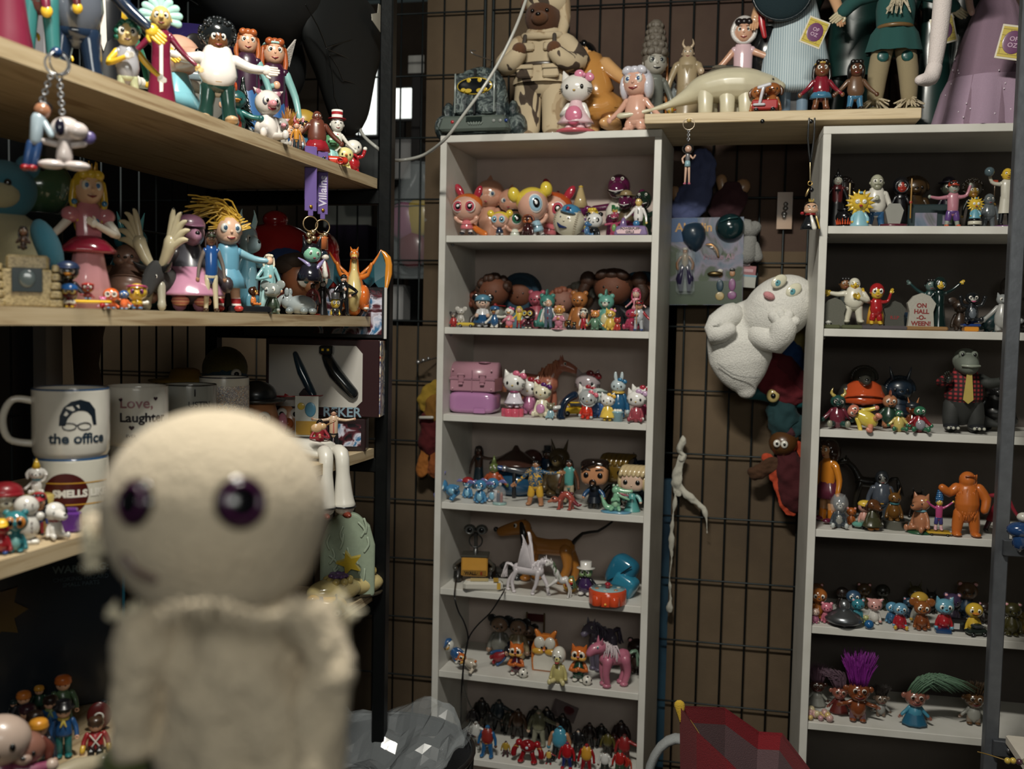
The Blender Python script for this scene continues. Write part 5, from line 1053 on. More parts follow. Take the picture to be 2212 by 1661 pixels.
# doll sitting on the plank edge, white bell bottoms hanging down
r=thing('seated_doll','doll in white bell bottoms with black trim sitting on the mug plank edge','doll',lc('C',716,.0),40,.75)
g=G();g.tube([(0,.035,.024),(-.05,.04,.03),(-.11,.045,.036)],[.03,.028,.03],'d0ccc0',14);g.obj('torso',r)
G().ell((-.165,.045,.04),(.03,.026,.026),'c08868',16).obj('head',r);G().ell((-.175,.05,.042),(.032,.03,.028),'14100e',16).obj('hair',r)
for s in(-1,1):
 g=G();q=at_x(738 if s>0 else 712,1075 if s>0 else 1090,-.70)
 g.tube([(s*.018,.03,.022),(s*.022,-.018,.022),(s*.024,-.026,-.03),(s*.026,-.028,-.09),(s*.028,-.03,-.118)],[.02,.02,.019,.026,.031],'d4d0c4',14,sp=3);g.obj('trouser_leg',r)
 G().torus((s*.028,-.03,-.122),.030,.003,'14161c',20,6,(90,0,0)).obj('black_hem',r)
 G().ell((s*.030,-.045,-.142),(.011,.028,.010),'7c3020*',14).obj('shoe',r)
 G().tube([(-.10,.04+s*.03,.035),(-.05,.045+s*.04,.02),(-.01,.03+s*.03,.012)],[.011,.010,.008],'d0ccc0',9).obj('arm',r)
# little white toy dogs and friends at the near end
Cr('C',12,1040,.09,'toy_dog','white round headed toy dog with a red cap cut by the left frame edge','toy animal',hr=.55,col='b0ac98*',sn='muz',ears='none',hat='beanie',hk='a81c28',rot=10)
Cr('C',80,990,.075,'toy_dog','small white toy dog wearing a cake hat with a yellow horn','toy animal',hr=.5,col='d8d4cc*',sn='muz',ears='dog',ec='d8d4cc',hat='cone',hk='e0b020*',clr='4c9cb0',am=('low','up'),pose='sit',dz=.05)
r=thing('toy_basket','small yellow toy basket under the dog with the cake hat','toy',lc('C',80,.075),33);G().lathe([(.014,0),(.022,.048),(.018,.05)],'b8a04c',16).obj('basket',r)
def snowman(rt):
 G().ell((0,0,.36),(.27,.25,.3),'d0ccc4*',20).obj('body',rt);G().ell((.02,-.02,.78),(.24,.22,.22),'d0ccc4*',20).obj('head',rt);G().box((0,0,.05),(.5,.36,.1),'c0bcb0',.03).obj('base',rt)
 for x,z in((.1,.42),(.1,.32),(.1,.22)):G().ell((x,-.235,z+.05),.018,'5c3438',6).obj('button',rt)
 for x,z in((-.02,.85),(.12,.84)):G().ell((x,-.235,z),.018,'5c3438',6).obj('eye',rt)
 G().ell((.27,-.05,.56),(.09,.09,.09),'d0ccc4*',10).obj('arm',rt)
P_('C',55,1070,.035,'snowman_figure','white snowman toy with dark buttons at the near end of the mug plank','toy figure',snowman,rot=10)
Cr('C',35,1100,.012,'bug_figure','teal big eyed creature figure standing on the plank edge','toy animal',hr=.55,col='2c7c84*',sn='dot',ears='bear',ec='2c7c84*',inner='2c7c84',ew='c87828*',es=1.9,bly='6ca8a4',hw=1.0)
Cr('C',118,1085,.02,'toy_dog','sitting white toy dog with black ears and a red scarf on the plank edge','toy animal',hr=.52,col='dcd8d0*',sn='long',sc='dcd8d0*',ears='dog',ec='14141a*',clr='901c28*',body='d8d4cc*',pose='sit',rot=35)
Cr('C',146,1045,.06,'bird_figure','yellow bird figure in a blue jacket beside the white toy dogs','toy animal',hr=.45,col='d8a020*',sn='cone',sc='blk',body='1c4c74*',ears='none',hat='mohawk',hk='1c4c74',am=('up','up'),rot=50,dz=.02)
Cr('C',182,1052,.05,'toy_dog','white toy dog head partly hidden by the big cream doll','toy animal',hr=.5,col='d8d4cc*',sn='muz',ears='dog',ec='blk',body='a83c5c')
Hm('C',84,1062,.055,'toy_figure','small black haired child figure in a blue shirt behind the white dog',top='1c3c7c',bot='901c28',sk='d89c70',hair='bob',hc='101014',hr=.42,hat='cap',hk='a81c28')
Cr('C',3,1120,.02,'toy_figure','small red toy with blue boots cut by the left frame edge',hr=.45,col='a01c24*',shoe='1c4c90*',sn='dot',ears='none',hat='cap',hk='yel')
r=thing('toy_block','small purple toy block beside the sitting white dog','toy block',lc('C',154,.03)+V3((0,0,.014)),20);G().box((0,0,0),(.024,.018,.028),'5c2c84*',.003).box((0,0,.016),(.016,.012,.006),'5c2c84*',.002).obj('block',r)
# things hanging high at the back below the middle plank
for px,y0,y1,x_,c,nm,lb in((400,795,826,-1.16,'a8802c','toy_hat','mustard coloured toy hat behind the mugs'),(486,748,828,-1.1,'6c6434','bird_plush','mustard and blue plush bird sitting at the back behind the mugs')):
 p0=at_x(px,y1,x_);p1=at_x(px,y0,x_);r=thing(nm,lb,'hat' if 'hat' in nm else 'plush toy',(p0.x,p0.y,Z['C'].z),33)
 hh_=p1.z-Z['C'].z
 if nm=='toy_hat':G().lathe([(.075,hh_-.03),(.078,hh_-.026),(.035,hh_-.022),(.03,hh_-.004),(.02,hh_)],c+':c',24).obj('hat',r);G().tube([(0,0,0),(0,0,hh_-.02)],.015,'drk',10).obj('stand',r)
 else:G().ell((0,0,hh_-.05),(.05,.045,.05),c+':f',20).tube([(0,0,.02),(0,0,hh_-.08)],[.05,.055],'2c4c5c:f',14).obj('body',r);G().ell((.02,-.045,hh_-.06),.012,'wht*',10).ell((.02,-.055,hh_-.06),.006,'blk',8).obj('eye',r);G().ell((0,-.055,hh_-.075),(.02,.02,.01),'8c4428',8).obj('beak',r)
p0=at_x(192,840,-1.15);p1=at_x(178,720,-1.15);r=thing('cloth_roll','brown cloth roll standing at the back behind the printed mugs','cloth',(p0.x,p0.y,Z['C'].z))
G().tube([(0,0,.02),(.0,.005,.12),(0,-.008,.2),(0,0,p1.z-Z['C'].z+.02)],[.022,.026,.022,.03],'3c2818:c',12).obj('roll',r)
# ---------------- left: lowest plank ----------------
BL=[(85,1480,.20,dict(hc='d08c20',top='1c4434',bot='drk'),'small block figure with mustard hair and a dark green coat, second row'),(137,1458,.14,dict(hc='d0641c',top='4c6c48',bot='4c6c48',skirt='4c6c48'),'orange haired block figure in a sage green dress, tallest at the back'),(52,1492,.17,dict(hc='d0701c',top='2c2c34',bot='drk'),'orange haired block figure in dark clothes at the left'),(60,1520,.12,dict(hc='3c1828',top='a89c94',bot='b8b4a8',skirt='b8b4a8',scarf='6c2c6c'),'plum haired block figure in a white skirt'),(110,1502,.12,dict(hc='2c1c18',top='1c5c9c',bot='1c5c9c',scarf='7c9458'),'brown haired block figure in a bright blue racing suit'),(76,1535,.09,dict(hc='2c1c14',top='241c20',bot='drk'),'dark brown haired block figure between the white skirt and the blue suit'),(138,1512,.075,dict(hc='101014',top='1c4c84',bot='1c6c6c',scarf='c8b040',hat='cap',hk='101014'),'block figure in a blue tunic with a yellow neckerchief and teal legs'),(84,1552,.05,dict(hc='d88c1c',top='1c2430',bot='1c2430',sk='c89478'),'orange haired block figure with bare arms at the plank front'),(207,1548,.045,dict(hc='3c2818',top='981c20',bot='101216',sit=1,cuff='c89c20',cross='c8c4b8'),'sitting block soldier figure in a red coat with crossed white belts'),(30,1512,.22,dict(hc='1c3434',top='141c20',bot='drk'),'dark helmeted block figure far left in the shade'),(193,1470,.17,dict(hc='141414',top='14181c',bot='101214',hat='cap',hk='14161a'),'black armoured block figure in the shadow behind the soldier'),(228,1462,.15,dict(hc='b84c1c',top='a8641c',bot='b8501c'),'orange and yellow block figure at the edge of the cream doll'),(225,1512,.10,dict(hc='14202c',top='14202c',bot='b8441c'),'block figure in glossy navy armour with orange hands beside the soldier'),(170,1428,.26,dict(hc='3c3c8c',top='2a2014',bot='drk',hat='cap',hk='3c3484'),'block figure in a purple hat deep in the dark'),(238,1402,.24,dict(hc='a82c34',top='a88420',bot='drk'),'red haired block figure in yellow deep at the back')]
for px,yt,d,kw,lb in BL:P_('D',px,yt,d,'block_figure',lb,'toy figure',block,group=None,**kw)
r=thing('round_shield','round dark red toy shield with a pale swirl beside the soldier','toy shield',lc('D',214,.085)+V3((0,0,.034)),33);G().ell((0,0,-.01),(.017,.005,.021),'5c1414',20).torus((0,-.006,-.01),.006,.0015,'c8c8c0',14,5).obj('shield',r)
r=thing('toy_dog','flat cream toy dog lying on the plank in front of the block figures','toy animal',lc('D',150,.02),60)
g=G();g.tube([(-.03,0,.01),(.01,0,.012),(.045,0,.01)],[.011,.014,.01],'a89c80',12);g.tube([(.045,0,.012),(.06,-.004,.010)],[.011,.008],'a89c80',10);g.obj('body',r)
for s in(-1,1):G().tube([(.0,s*.012,.008),(.03,s*.026,.005)],.005,'a89c80',8).obj('leg',r);G().tube([(-.03,s*.01,.008),(-.05,s*.022,.005)],.005,'a89c80',8).obj('leg',r)
# blurred toys right at the lower left corner
q=at_d(55,1600,.78);zt=Z['D'].z
def nearpt(px,d):return lc('D',px,d)
Cr('D',2,1545,.03,'doll','out of focus cream and pink doll at the lower left corner','doll',hr=.5,col='b8a090',body='8c3c5c',sn='dot',ears='none',am=('out','out'))
Cr('D',55,1580,.015,'doll','out of focus green and brown figure at the lower left corner','doll',hr=.45,col='8c5c4c',body='3c6c54',sn='muz',sc='a88c7c',ears='dog',ec='6c3428',pose='sit')
# boxes hanging behind the lower plank
r=thing('toy_box','dark blue box with a turquoise edge and a WARNING notice standing behind the block figures','toy box',(at_x(100,1390,-1.02).x,at_x(100,1390,-1.02).y,Z['D'].z),40)
G().box((-.01,.02,.15),(.24,.05,.29),'0c1824',.002).obj('box',r);G().box((.112,-.008,.15),(.004,.006,.29),'1c6c88').obj('edge_strip',r)
text('WARNING:',.016,'5c7480',r,(.05,-.0062,.225),bold=.0004);text('CHOKING HAZARD\nSMALL PARTS',.009,'3c505c',r,(.05,-.0062,.205))
g=G();st=[]
for i in range(16):a=2*PI*i/16;q_=.05 if i%2==0 else.033;st.append((-.075+q_*cos(a),.17+q_*sin(a)))
g.prism(st,-.009,-.0055,'5c4410');g.obj('printed_star',r)
Cr('D',75,1418,.24,'plush_toy','dim ochre plush creature among the dark figures at the back','plush toy',hr=.5,col='4c3810:f',sn='muz',ears='bear',bw=1.3)
Cr('D',132,1398,.27,'plush_toy','dim mustard plush giraffe like creature at the back in the dark','plush toy',hr=.35,col='5c4818:f',sn='long',sc='5c4818:f',ears='point',bw=1.1)
# right end of the lowest plank: stone arch, slippers, star, capsule toy
def arch(rt):
 g=G();out=[(-.30,0),(-.30,.62),(-.22,.86),(-.05,1.0),(.12,.96),(.26,.82),(.32,.6),(.32,0)]
 g.prism(out,-.10,.10,'8c9c84:m');o=g.obj('arch',rt)
 b=o.modifiers.new('b','BEVEL');b.width=.04;b.segments=3
 g=G();rnd=random.Random(4)
 for k in range(16):
  x=rnd.uniform(-.22,.24);z=rnd.uniform(.1,.85);g.tube([(x,-.11,z),(x+rnd.uniform(-.06,.06),-.12,z+.08),(x+rnd.uniform(-.05,.05),-.11,z+.16)],.014,'9cac94:m',6,sp=3)
 g.obj('carved_waves',rt)
P_('D',748,1102,.06,'wave_plaque','pale green arched plaque carved with waves at the right end of the lowest plank','ornament',arch,rot=-10,sx=1.0,sy=.6)
r=thing('star_ornament','yellow five armed starfish leaning on the green arch','ornament',at_x(755,1222,-.80),15)
st=[]
for i in range(10):a=PI/2+2*PI*i/10+.3;q_=.030 if i%2==0 else.013;st.append((q_*cos(a),q_*sin(a)))
G().prism(st,-.006,.006,'b89c20*').obj('star',r,rot=(12,0,0));r.location.z=Z['D'].z+.085
r=thing('shell_slipper','cream scalloped slipper with a purple flower on top, right of the pair','slipper',lc('D',775,.03),-40)
g=G();g.ell((0,0,.024),(.034,.062,.026),'c8b474*',24);g.obj('upper',r);G().lathe([(.06,0),(.06,.006)],'3c3424',24,sx=.57,sy=1).obj('sole',r)
for s in range(9):a=2*PI*s/9;G().ell((cos(a)*.016,.02+sin(a)*.016,.052),.008,'c0a85c*',8).obj('frill',r)
r=thing('shell_slipper','cream scalloped slipper with a purple flower, left of the pair and nearer','slipper',lc('D',722,.05),-40)
g=G();g.ell((0,0,.024),(.036,.066,.028),'c8b474*',24);g.obj('upper',r);G().lathe([(.062,0),(.062,.006)],'3c3424',24,sx=.57,sy=1).obj('sole',r)
for k in range(7):a=2*PI*k/7;G().ell((cos(a)*.015,.01+sin(a)*.015,.056),(.009,.009,.006),'6c4c84*',8).obj('petal',r)
for k in range(9):a=2*PI*k/9;G().ell((cos(a)*.026,.01+sin(a)*.026,.046),.009,'c0a85c*',8).obj('frill',r)
r=thing('capsule_toy','yellow and blue capsule toy with goggles lying on its side by the slippers','toy figure',lc('D',708,.015)+V3((0,0,.02)),25)
g=G();g.tube([(-.022,0,0),(.022,0,0)],.020,'d8a838*',18);g.obj('body',r);G().tube([(-.034,0,0),(-.012,0,0)],.0208,'1c4870*',18).obj('overalls',r)
for z in(-.008,.009):G().torus((.018,-.021,z),.008,.0025,'8c9094*',14,6).ell((.018,-.020,z),.0075,'wht*',12).ell((.018,-.0265,z),.003,'blk*',8).obj('goggle',r)
G().tube([(.018,-.012,.017),(.018,.012,.02)],.003,'drk',6).obj('strap',r)
Cr('D',676,1285,.04,'capsule_toy','tiny yellow toy with goggles peeking past the cream doll',hr=.6,col='d8a838*',sn='no',ears='none',gls='8c9094*',ew='wht*',body='d8a838',bw=1.3)
# ---------------- hanging key rings ----------------
def chain(rt,a,b,r_=.0012,n=9,m='slv:s',name='chain'):
 a,b=V3(a),V3(b);g=G()
 for k in range(n):
  p=a.lerp(b,(k+.5)/n);L=(b-a).length/n*.62;g.torus(p,L,r_,m,10,5,(0,0,90*(k%2)))
 g.obj(name,rt)
q=at_x(122,137,-.805)
r=thing('keyring','steel key ring with a white dog charm and a boy charm','key ring',q,33)
G().torus((0,0,0),.013,.0014,'slv:s',24,6).obj('ring',r)
G().torus((.004,-.004,.0),.014,.0012,'slv:s',24,6,(0,0,40)).obj('ring',r)
chain(r,(-.006,0,-.014),(-.018,0,-.052),n=8);chain(r,(.003,0,-.014),(.006,0,-.060),n=9)
G().ell((0,-.003,.012),.007,'1c3c6c*',10).obj('bead',r)
G().ell((-.016,0,-.058),(.010,.009,.010),'a87050*',12).ell((-.015,.003,-.054),(.011,.009,.009),'101014',10).obj('boy_head',r);G().tube([(-.020,0,-.068),(-.024,0,-.095)],[.009,.007],'9cb0bc',10).obj('boy_shirt',r)
for dx in(-.004,.004):G().tube([(-.025+dx,0,-.098),(-.030+dx,0,-.124)],.005,'1c3c6c',8).obj('boy_leg',r);G().ell((-.031+dx,-.004,-.128),(.006,.009,.004),'a81c20*',8).obj('boy_shoe',r)
G().tube([(-.014,-.002,-.072),(-.006,-.008,-.088)],.004,'9cb0bc',8).obj('boy_arm',r)
G().ell((.010,0,-.078),(.018,.014,.015),'c8bcb8*',16).ell((.022,-.006,-.080),(.014,.011,.011),'c8bcb8*',14).obj('dog_head',r);G().ell((.004,-.013,-.078),(.006,.004,.011),'1c1a2c*',10).obj('dog_ear',r)
G().tube([(.008,0,-.094),(.008,0,-.112)],[.008,.010],'c8bcb8*',12).obj('dog_body',r)
for s in(-1,1):G().tube([(.008+s*.006,0,-.097),(.008+s*.022,0,-.094)],.004,'c8bcb8*',8).obj('dog_arm',r);G().ell((.008+s*.014,-.004,-.122),(.016,.008,.006),'c8bcb8*',12).obj('dog_foot',r)
G().ell((.036,0,-.086),(.008,.004,.008),'5c5088',8).obj('purple_bow',r)
for px,py,ch,lab in((672,330,'witch','purple strap key charm with a green faced horned witch charm, left of the pair'),(698,341,'duck','purple strap key charm lettered Villains with an orange hatted charm, right of the pair')):
 q=at_x(px,py,-.80);r=thing('key_strap',lab,'key charm',q,40)
 G().box((0,0,-.05),(.024 if ch=='witch' else.021,.003,.125),'6a5498:v',.001).obj('strap',r);G().box((0,.006,-.04),(.022,.003,.10),'5c4888:v',.001).obj('strap_back',r)
 G().box((0,0,-.116),(.010,.003,.012),'6a5498:v',.001).obj('strap_tongue',r)
 G().ell((0,-.003,-.104),(.0035,.002,.0035),'gol:s',8).obj('rivet',r);G().torus((0,0,-.137),.0145,.0014,'c8a878:s',24,6).obj('ring',r)
 for k in range(4):G().ell((random.Random(k).uniform(-.006,.006),-.003,-.153-.006*k),.0055,'c8b088:s',10).obj('bell',r)
 if ch=='witch':
  G().ell((.004,0,-.196),(.018,.015,.016),'7cbc9c*',16).obj('face',r);G().ell((.004,.005,-.190),(.021,.015,.017),'16161c*',16).obj('hood',r)
  for s in(-1,1):G().tube([(.004+s*.012,.002,-.182),(.004+s*.018,.002,-.160)],[.007,.0012],'16161c*',8).obj('horn',r);G().ell((.004+s*.007,-.014,-.194),(.003,.002,.003),'wht*',8).ell((.004+s*.007,-.0155,-.194),.0016,'drk',6).obj('eye',r)
  G().ell((.004,-.0155,-.204),(.003,.002,.0016),'8c1c34',6).obj('mouth',r)
  G().lathe([(.026,-.248),(.024,-.235),(.014,-.214)],'1c1c28*',18).obj('robe',r)
  for s in(-1,1):G().tube([(.004,-.012,-.232),(.004+s*.012,-.012,-.216),(.004+s*.026,.004,-.204)],[.003,.004,.0015],'8c80b0*',7).obj('collar',r)
 else:
  text('Villains',.022,'c8c0d8',r,(0,-.0018,-.066),rot=(90,-90,0),bold=.0006)
  G().ell((0,-.003,-.002),.004,'14384c:s',10).obj('snap',r)
  G().lathe([(.012,-.182),(.011,-.160),(.012,-.158)],'d8743c*',14).obj('hat',r);G().ell((0,0,-.192),(.012,.011,.011),'1c2834*',12).obj('head',r);G().ell((.004,-.008,-.198),(.008,.006,.006),'d8cfc0*',10).obj('snout',r)
  G().lathe([(.017,-.240),(.015,-.222),(.009,-.205)],'7c1828*',16).obj('robe',r);G().tube([(.0,-.012,-.208),(.002,-.016,-.235)],[.004,.006],'wht*',8).obj('bib',r)
# ---------------- top of the middle bookcase ----------------
def cave(rt):
 g=G();g.lathe([(.52,.0),(.5,.10),(.44,.22),(.40,.4),(.37,.6),(.33,.8),(.24,.94),(.08,1.0)],'marble',26,sy=.55,wob=.06,wn=7);g.obj('rock_shell',rt)
 for s in(-1,1):G().ell((s*.52,.05,.12),(.13,.2,.2),'marble',12).ell((s*.46,.05,.35),(.07,.14,.16),'marble',10).obj('rock_side',rt)
 G().box((0,-.26,.11),(.98,.22,.22),'5a665e',.03,taper=.9).obj('control_base',rt)
 for s in(-1,1):G().box((s*.15,-.245,.56),(.27,.09,.60),'marble',.03).obj('door',rt);G().tube([(s*.27,-.3,.28),(s*.27,-.3,.84)],.012,'8c9894*',8).obj('hinge_rod',rt)
 G().box((0,-.27,.58),(.035,.06,.66),'0c1014',.005).obj('door_gap',rt)
 g=G();g.ell((0,-.30,.66),(.245,.02,.125),'d8b42c*',36);g.ell((0,-.312,.66),(.228,.014,.112),'0e1216*',36);g.obj('oval_badge',rt)
 g=G();Y=-.331
 for s in(-1,1):
  g.ell((s*.08,Y,.585),(.05,.004,.032),'d8b42c*',12);g.ell((s*.15,Y+.003,.60),(.035,.004,.028),'d8b42c*',12);g.ell((s*.075,Y+.002,.74),(.03,.004,.035),'d8b42c*',12)
 g.obj('wing_emblem',rt)
 G().box((.02,-.375,.16),(.22,.01,.07),'1c2824*',.005,rot=(-8,0,0)).obj('display',rt)
 for x,c in((-.28,'c02830*'),(.29,'9ca09c*'),(.38,'9ca09c*'),(.46,'1c3c8c*')):G().ell((x,-.37,.13),(.025,.012,.025),c,10).obj('button',rt)
 for k in range(6):G().box((-.05+.035*k,-.38,.10),(.02,.01,.05),'7c8880',.004,rot=(0,15*(k-2.5),0)).obj('key',rt)
P_('1.0',1036,146,.08,'playset','grey stone look toy gate with an oval yellow emblem and buttons on the middle bookcase','toy',cave,sx=1.12)
def camobear(rt):
 g=G();g.tube([(0,0,.40),(0,0,.52),(0,0,.64)],[.135,.15,.12],'camo',18,sy=.7,sp=3);g.obj('jacket',rt)
 G().lathe([(.17,.36),(.165,.40),(.14,.47)],'camo',24,sy=.72,caps=False,wob=.02).obj('jacket_hem',rt)
 for s in(-1,1):
  G().tube([(s*.075,0,.38),(s*.085,0,.2),(s*.085,0,.075)],[.082,.082,.078],'camo',16,sy=.85,sp=3).obj('trouser_leg',rt)
  G().ell((s*.085,-.03,.035),(.055,.09,.036),'8c7458',14).tube([(s*.085,0,.05),(s*.085,0,.1)],.05,'6c5840',12).obj('boot',rt)
  G().tube([(s*.13,0,.62),(s*.215,-.01,.5),(s*.16,-.12,.475),(s*.11,-.15,.52)],[.062,.066,.06,.05],'camo',14,sp=3).obj('sleeve',rt)
  G().ell((s*.10,-.165,.545),(.042,.035,.045),'6c4020:f',14).obj('paw',rt)
  G().box((s*.075,-.125,.42),(.095,.02,.085),'camo',.012).box((s*.075,-.138,.445),(.1,.012,.03),'camo',.008).obj('pocket',rt)
  G().box((s*.06,-.112,.575),(.07,.02,.05),'camo',.01).obj('chest_pocket',rt)
  G().tube([(s*.085,-.09,.65),(s*.09,-.115,.56)],.012,'4c443c',8,sy=.5).obj('strap',rt)
  G().ell((s*.105,.01,.88),(.035,.025,.04),'6c4020:f',12).obj('ear',rt)
 G().tube([(-.10,-.04,.66),(0,-.115,.64),(.10,-.04,.66)],[.025,.022,.025],'camo',10,sy=.6).obj('collar',rt)
 G().lathe([(.152,.465),(.155,.475),(.15,.485)],'4c4034',24,sy=.72,caps=False).obj('belt',rt)
 g=G();g.ell((0,-.01,.78),(.105,.10,.115),'5c3418:f',22);g.ell((0,-.10,.755),(.05,.05,.042),'6c4020:f',14);g.obj('head',rt)
 G().ell((0,-.148,.765),(.016,.012,.012),'blk*',8).obj('nose',rt)
 for s in(-1,1):G().ell((s*.042,-.105,.80),.012,'blk*',8).obj('eye',rt)
 g=G();g.ell((.02,.03,.87),(.13,.12,.09),'camo',18);g.tube([(.1,.02,.9),(.125,0,.78),(.11,0,.68)],[.05,.035,.03],'camo',10);g.obj('hat',rt)
P_('1.0',1168,-22,.13,'soldier_bear','brown teddy bear soldier dressed in desert camouflage standing on the middle bookcase','teddy bear',camobear,sx=1.12)
Cr('1.0',1243,152,.035,'cat_bank','large white kitten bank in a pale pink dress on the middle bookcase','toy animal',hr=.5,col='e8e4dc*',ears='cat',nose='c8a040*',bow='e888a8*',whisk=1,body='e8c0c8*',skirt='ecc8d0*',base='d8606c*',arm='e8e4dc',hw=1.18,bw=1.05,hold='e07898*',am=('chest','down'))
# leaning caveman
Hm('1.0',1305,72,.15,'vinyl_figure','stout black haired vinyl figure in tan with a turquoise scarf, leaning left',kind='dress',hem=.18,bot='c8883c*',top='c8883c*',sk='e0a868*',bare=0,sl='e0a868*',hc='0e1012*',hair='short',w=2.3,hr=.26,lr=.38,clr='5caca4*',am=('back','low'),fine=True,shoe='e0a868*',ry=-16,rot=-25,sx=.82,nose=.5)
Hm('1.0',1372,142,.05,'vinyl_figure','bare baby figure with glossy white hair beside the tail of the cream creature',hr=.46,sk='e0a890*',bare=1,top='e0a890*',kind='shorts',bot='e0a890*',shoe='e0a890*',hair='bob',hc='d0d0dc*',w=1.5,hw=1.0,es=1.1,pup='3c5c8c*',am=('low','low'),rot=-10,lr=.3)
Hm('1.0',1410,42,.12,'spooky_doll','pale grey spooky doll with tall grey hair and an open mouth','doll',kind='coat',top='6c7068',bot='24262a',sk='a8a498',hair='tall',hc='6c6458:h',hr=.30,es=1.3,clr='8c9088',sx=1.1,mth='101010',pup='2c3034*',lr=.45,rot=20,eye='8c9088*',seed=3)
Cr('br',1447,222,.12,'duck_toy','yellow toy duck with a white back under the white lizard','toy animal',hr=.45,col='d8b030*',sn='beak',sc='org',ears='none',hat='helmet',hk='d8d4c8*',rot=80)
# ---------------- on the plank ----------------
Hm('br',1481,84,.12,'toy_figure','pale robed elder figure holding an orange staff behind the white lizard',kind='robe',bot='a08c68',top='a89470',sk='c0a888',hair='bald',am=('down','fwd'),hold=(0,'stick','c8742c*'),hr=.17,w=1.25,hat='horns',hk='c0a888')
Hm('br',1447,168,.19,'toy_figure','small grey armoured figure behind the pale robed elder',top='8c9494',bot='8c9494',sk='8c9494',hr=.2)
def lizard(rt):
 g=G();g.tube([(-.75,0,.18),(-.45,0,.30),(-.2,0,.44),(0,0,.56),(.25,0,.62),(.5,0,.62),(.68,0,.6)],[.03,.07,.16,.27,.33,.33,.27],'d0c8a8:v',18,sp=4)
 g.tube([(.66,0,.62),(.8,0,.62),(.92,0,.58)],[.20,.19,.12],'d0c8a8:v',16);g.obj('body',rt,blend=.018)
 g=G();g.tube([(-.74,0,.19),(-.95,0,.13),(-1.12,0,.10)],[.035,.05,.06],'d0c8a8:v',12,sy=.8);g.obj('tail',rt)
 for x,s in((.0,-1),(.06,1),(.28,-1),(.42,1),(.52,-1),(.64,1)):
  G().tube([(x,s*.12,.5),(x+.01,s*.17,.25),(x+.01,s*.17,.06)],[.12,.10,.095],'d0c8a8:v',12,sp=3).ell((x+.03,s*.17-.02,.03),(.1,.08,.03),'d0c8a8:v',10).obj('leg',rt)
 G().box((.3,0,.86),(.20,.2,.03),'a83c30',.01).obj('red_blanket',rt)
 g=G();g.tube([(.02,0,.80),(.1,0,.86),(.3,0,.90),(.42,0,.91)],[.06,.08,.09,.07],'5c5444:c',12,sy=1.4);g.box((.18,0,.97),(.2,.12,.09),'6c6454:c',.03);g.obj('saddle',rt)
 G().torus((.36,0,.58),.262,.013,'4c4030',28,6,(0,0,90)).obj('strap',rt)
 G().ell((.86,-.17,.68),.016,'blk*',8).obj('eye',rt)
P_('br',1522,142,.07,'lizard_toy','large cream four legged creature toy with a saddle and a long tail on the plank','toy animal',lizard,sx=1.45,sy=1.2)
Hm('br',1600,32,.10,'ballerina_doll','small doll in a pale pink leotard and frilly white bonnet riding behind the creature','doll',kind='dress',hem=.32,top='dcb8c0*',bot='dcb8c0*',sk='d8a080',sl='d8a080',hat='bonnet',hk='d8d4d0',hair='short',hc='1c1414',hr=.24,am=('low','side'),w=.95,dz=.0)
def camerat(rt):
 G().lathe([(.3,-.4),(.32,.0),(.34,.3),(.28,.35)],'16181a*',20).obj('lens_barrel',rt);G().torus((0,0,.34),.27,.05,'8c908c*',22,8,(90,0,0)).obj('lens_ring',rt);G().box((0,0,-.6),(.9,.5,.5),'14161a',.05).obj('body',rt)
r=P_('br',1652,60,.22,'toy_camera','black toy projector with a white ring behind the pinafore doll','toy',camerat)
# wagon with dogs
r=thing('toy_wagon','tiny red wagon with a white tilted handle beside the gingham doll','toy wagon',lc('br',1652,.03),-5)
G().box((.0,0,.019),(.062,.036,.024),'b82428*',.003).obj('box',r)
for sx in(-1,1):G().tube([(sx*.02,-.019,.006),(sx*.02,.019,.006)],.006,'1c1c20*',12).obj('wheels',r)
G().tube([(-.012,-.021,.02),(-.004,-.024,.058)],.004,'d0d0d8*',8).box((-.002,-.024,.062),(.034,.006,.008),'d0d0d8*',.002,rot=(0,-15,0)).box((-.013,-.022,.018),(.03,.006,.006),'d0d0d8*',.002).obj('handle',r)
Cr('br',1636,186,.05,'toy_dog','brown dog figure sitting behind the tiny red wagon, left of two','toy animal',hr=.45,col='a8602c*',sn='muz',ears='dog',ec='5c3014')
Cr('br',1668,178,.045,'toy_dog','brown dog figure behind the tiny red wagon, right of two','toy animal',hr=.45,col='9c5828*',sn='muz',ears='dog',ec='4c2810')
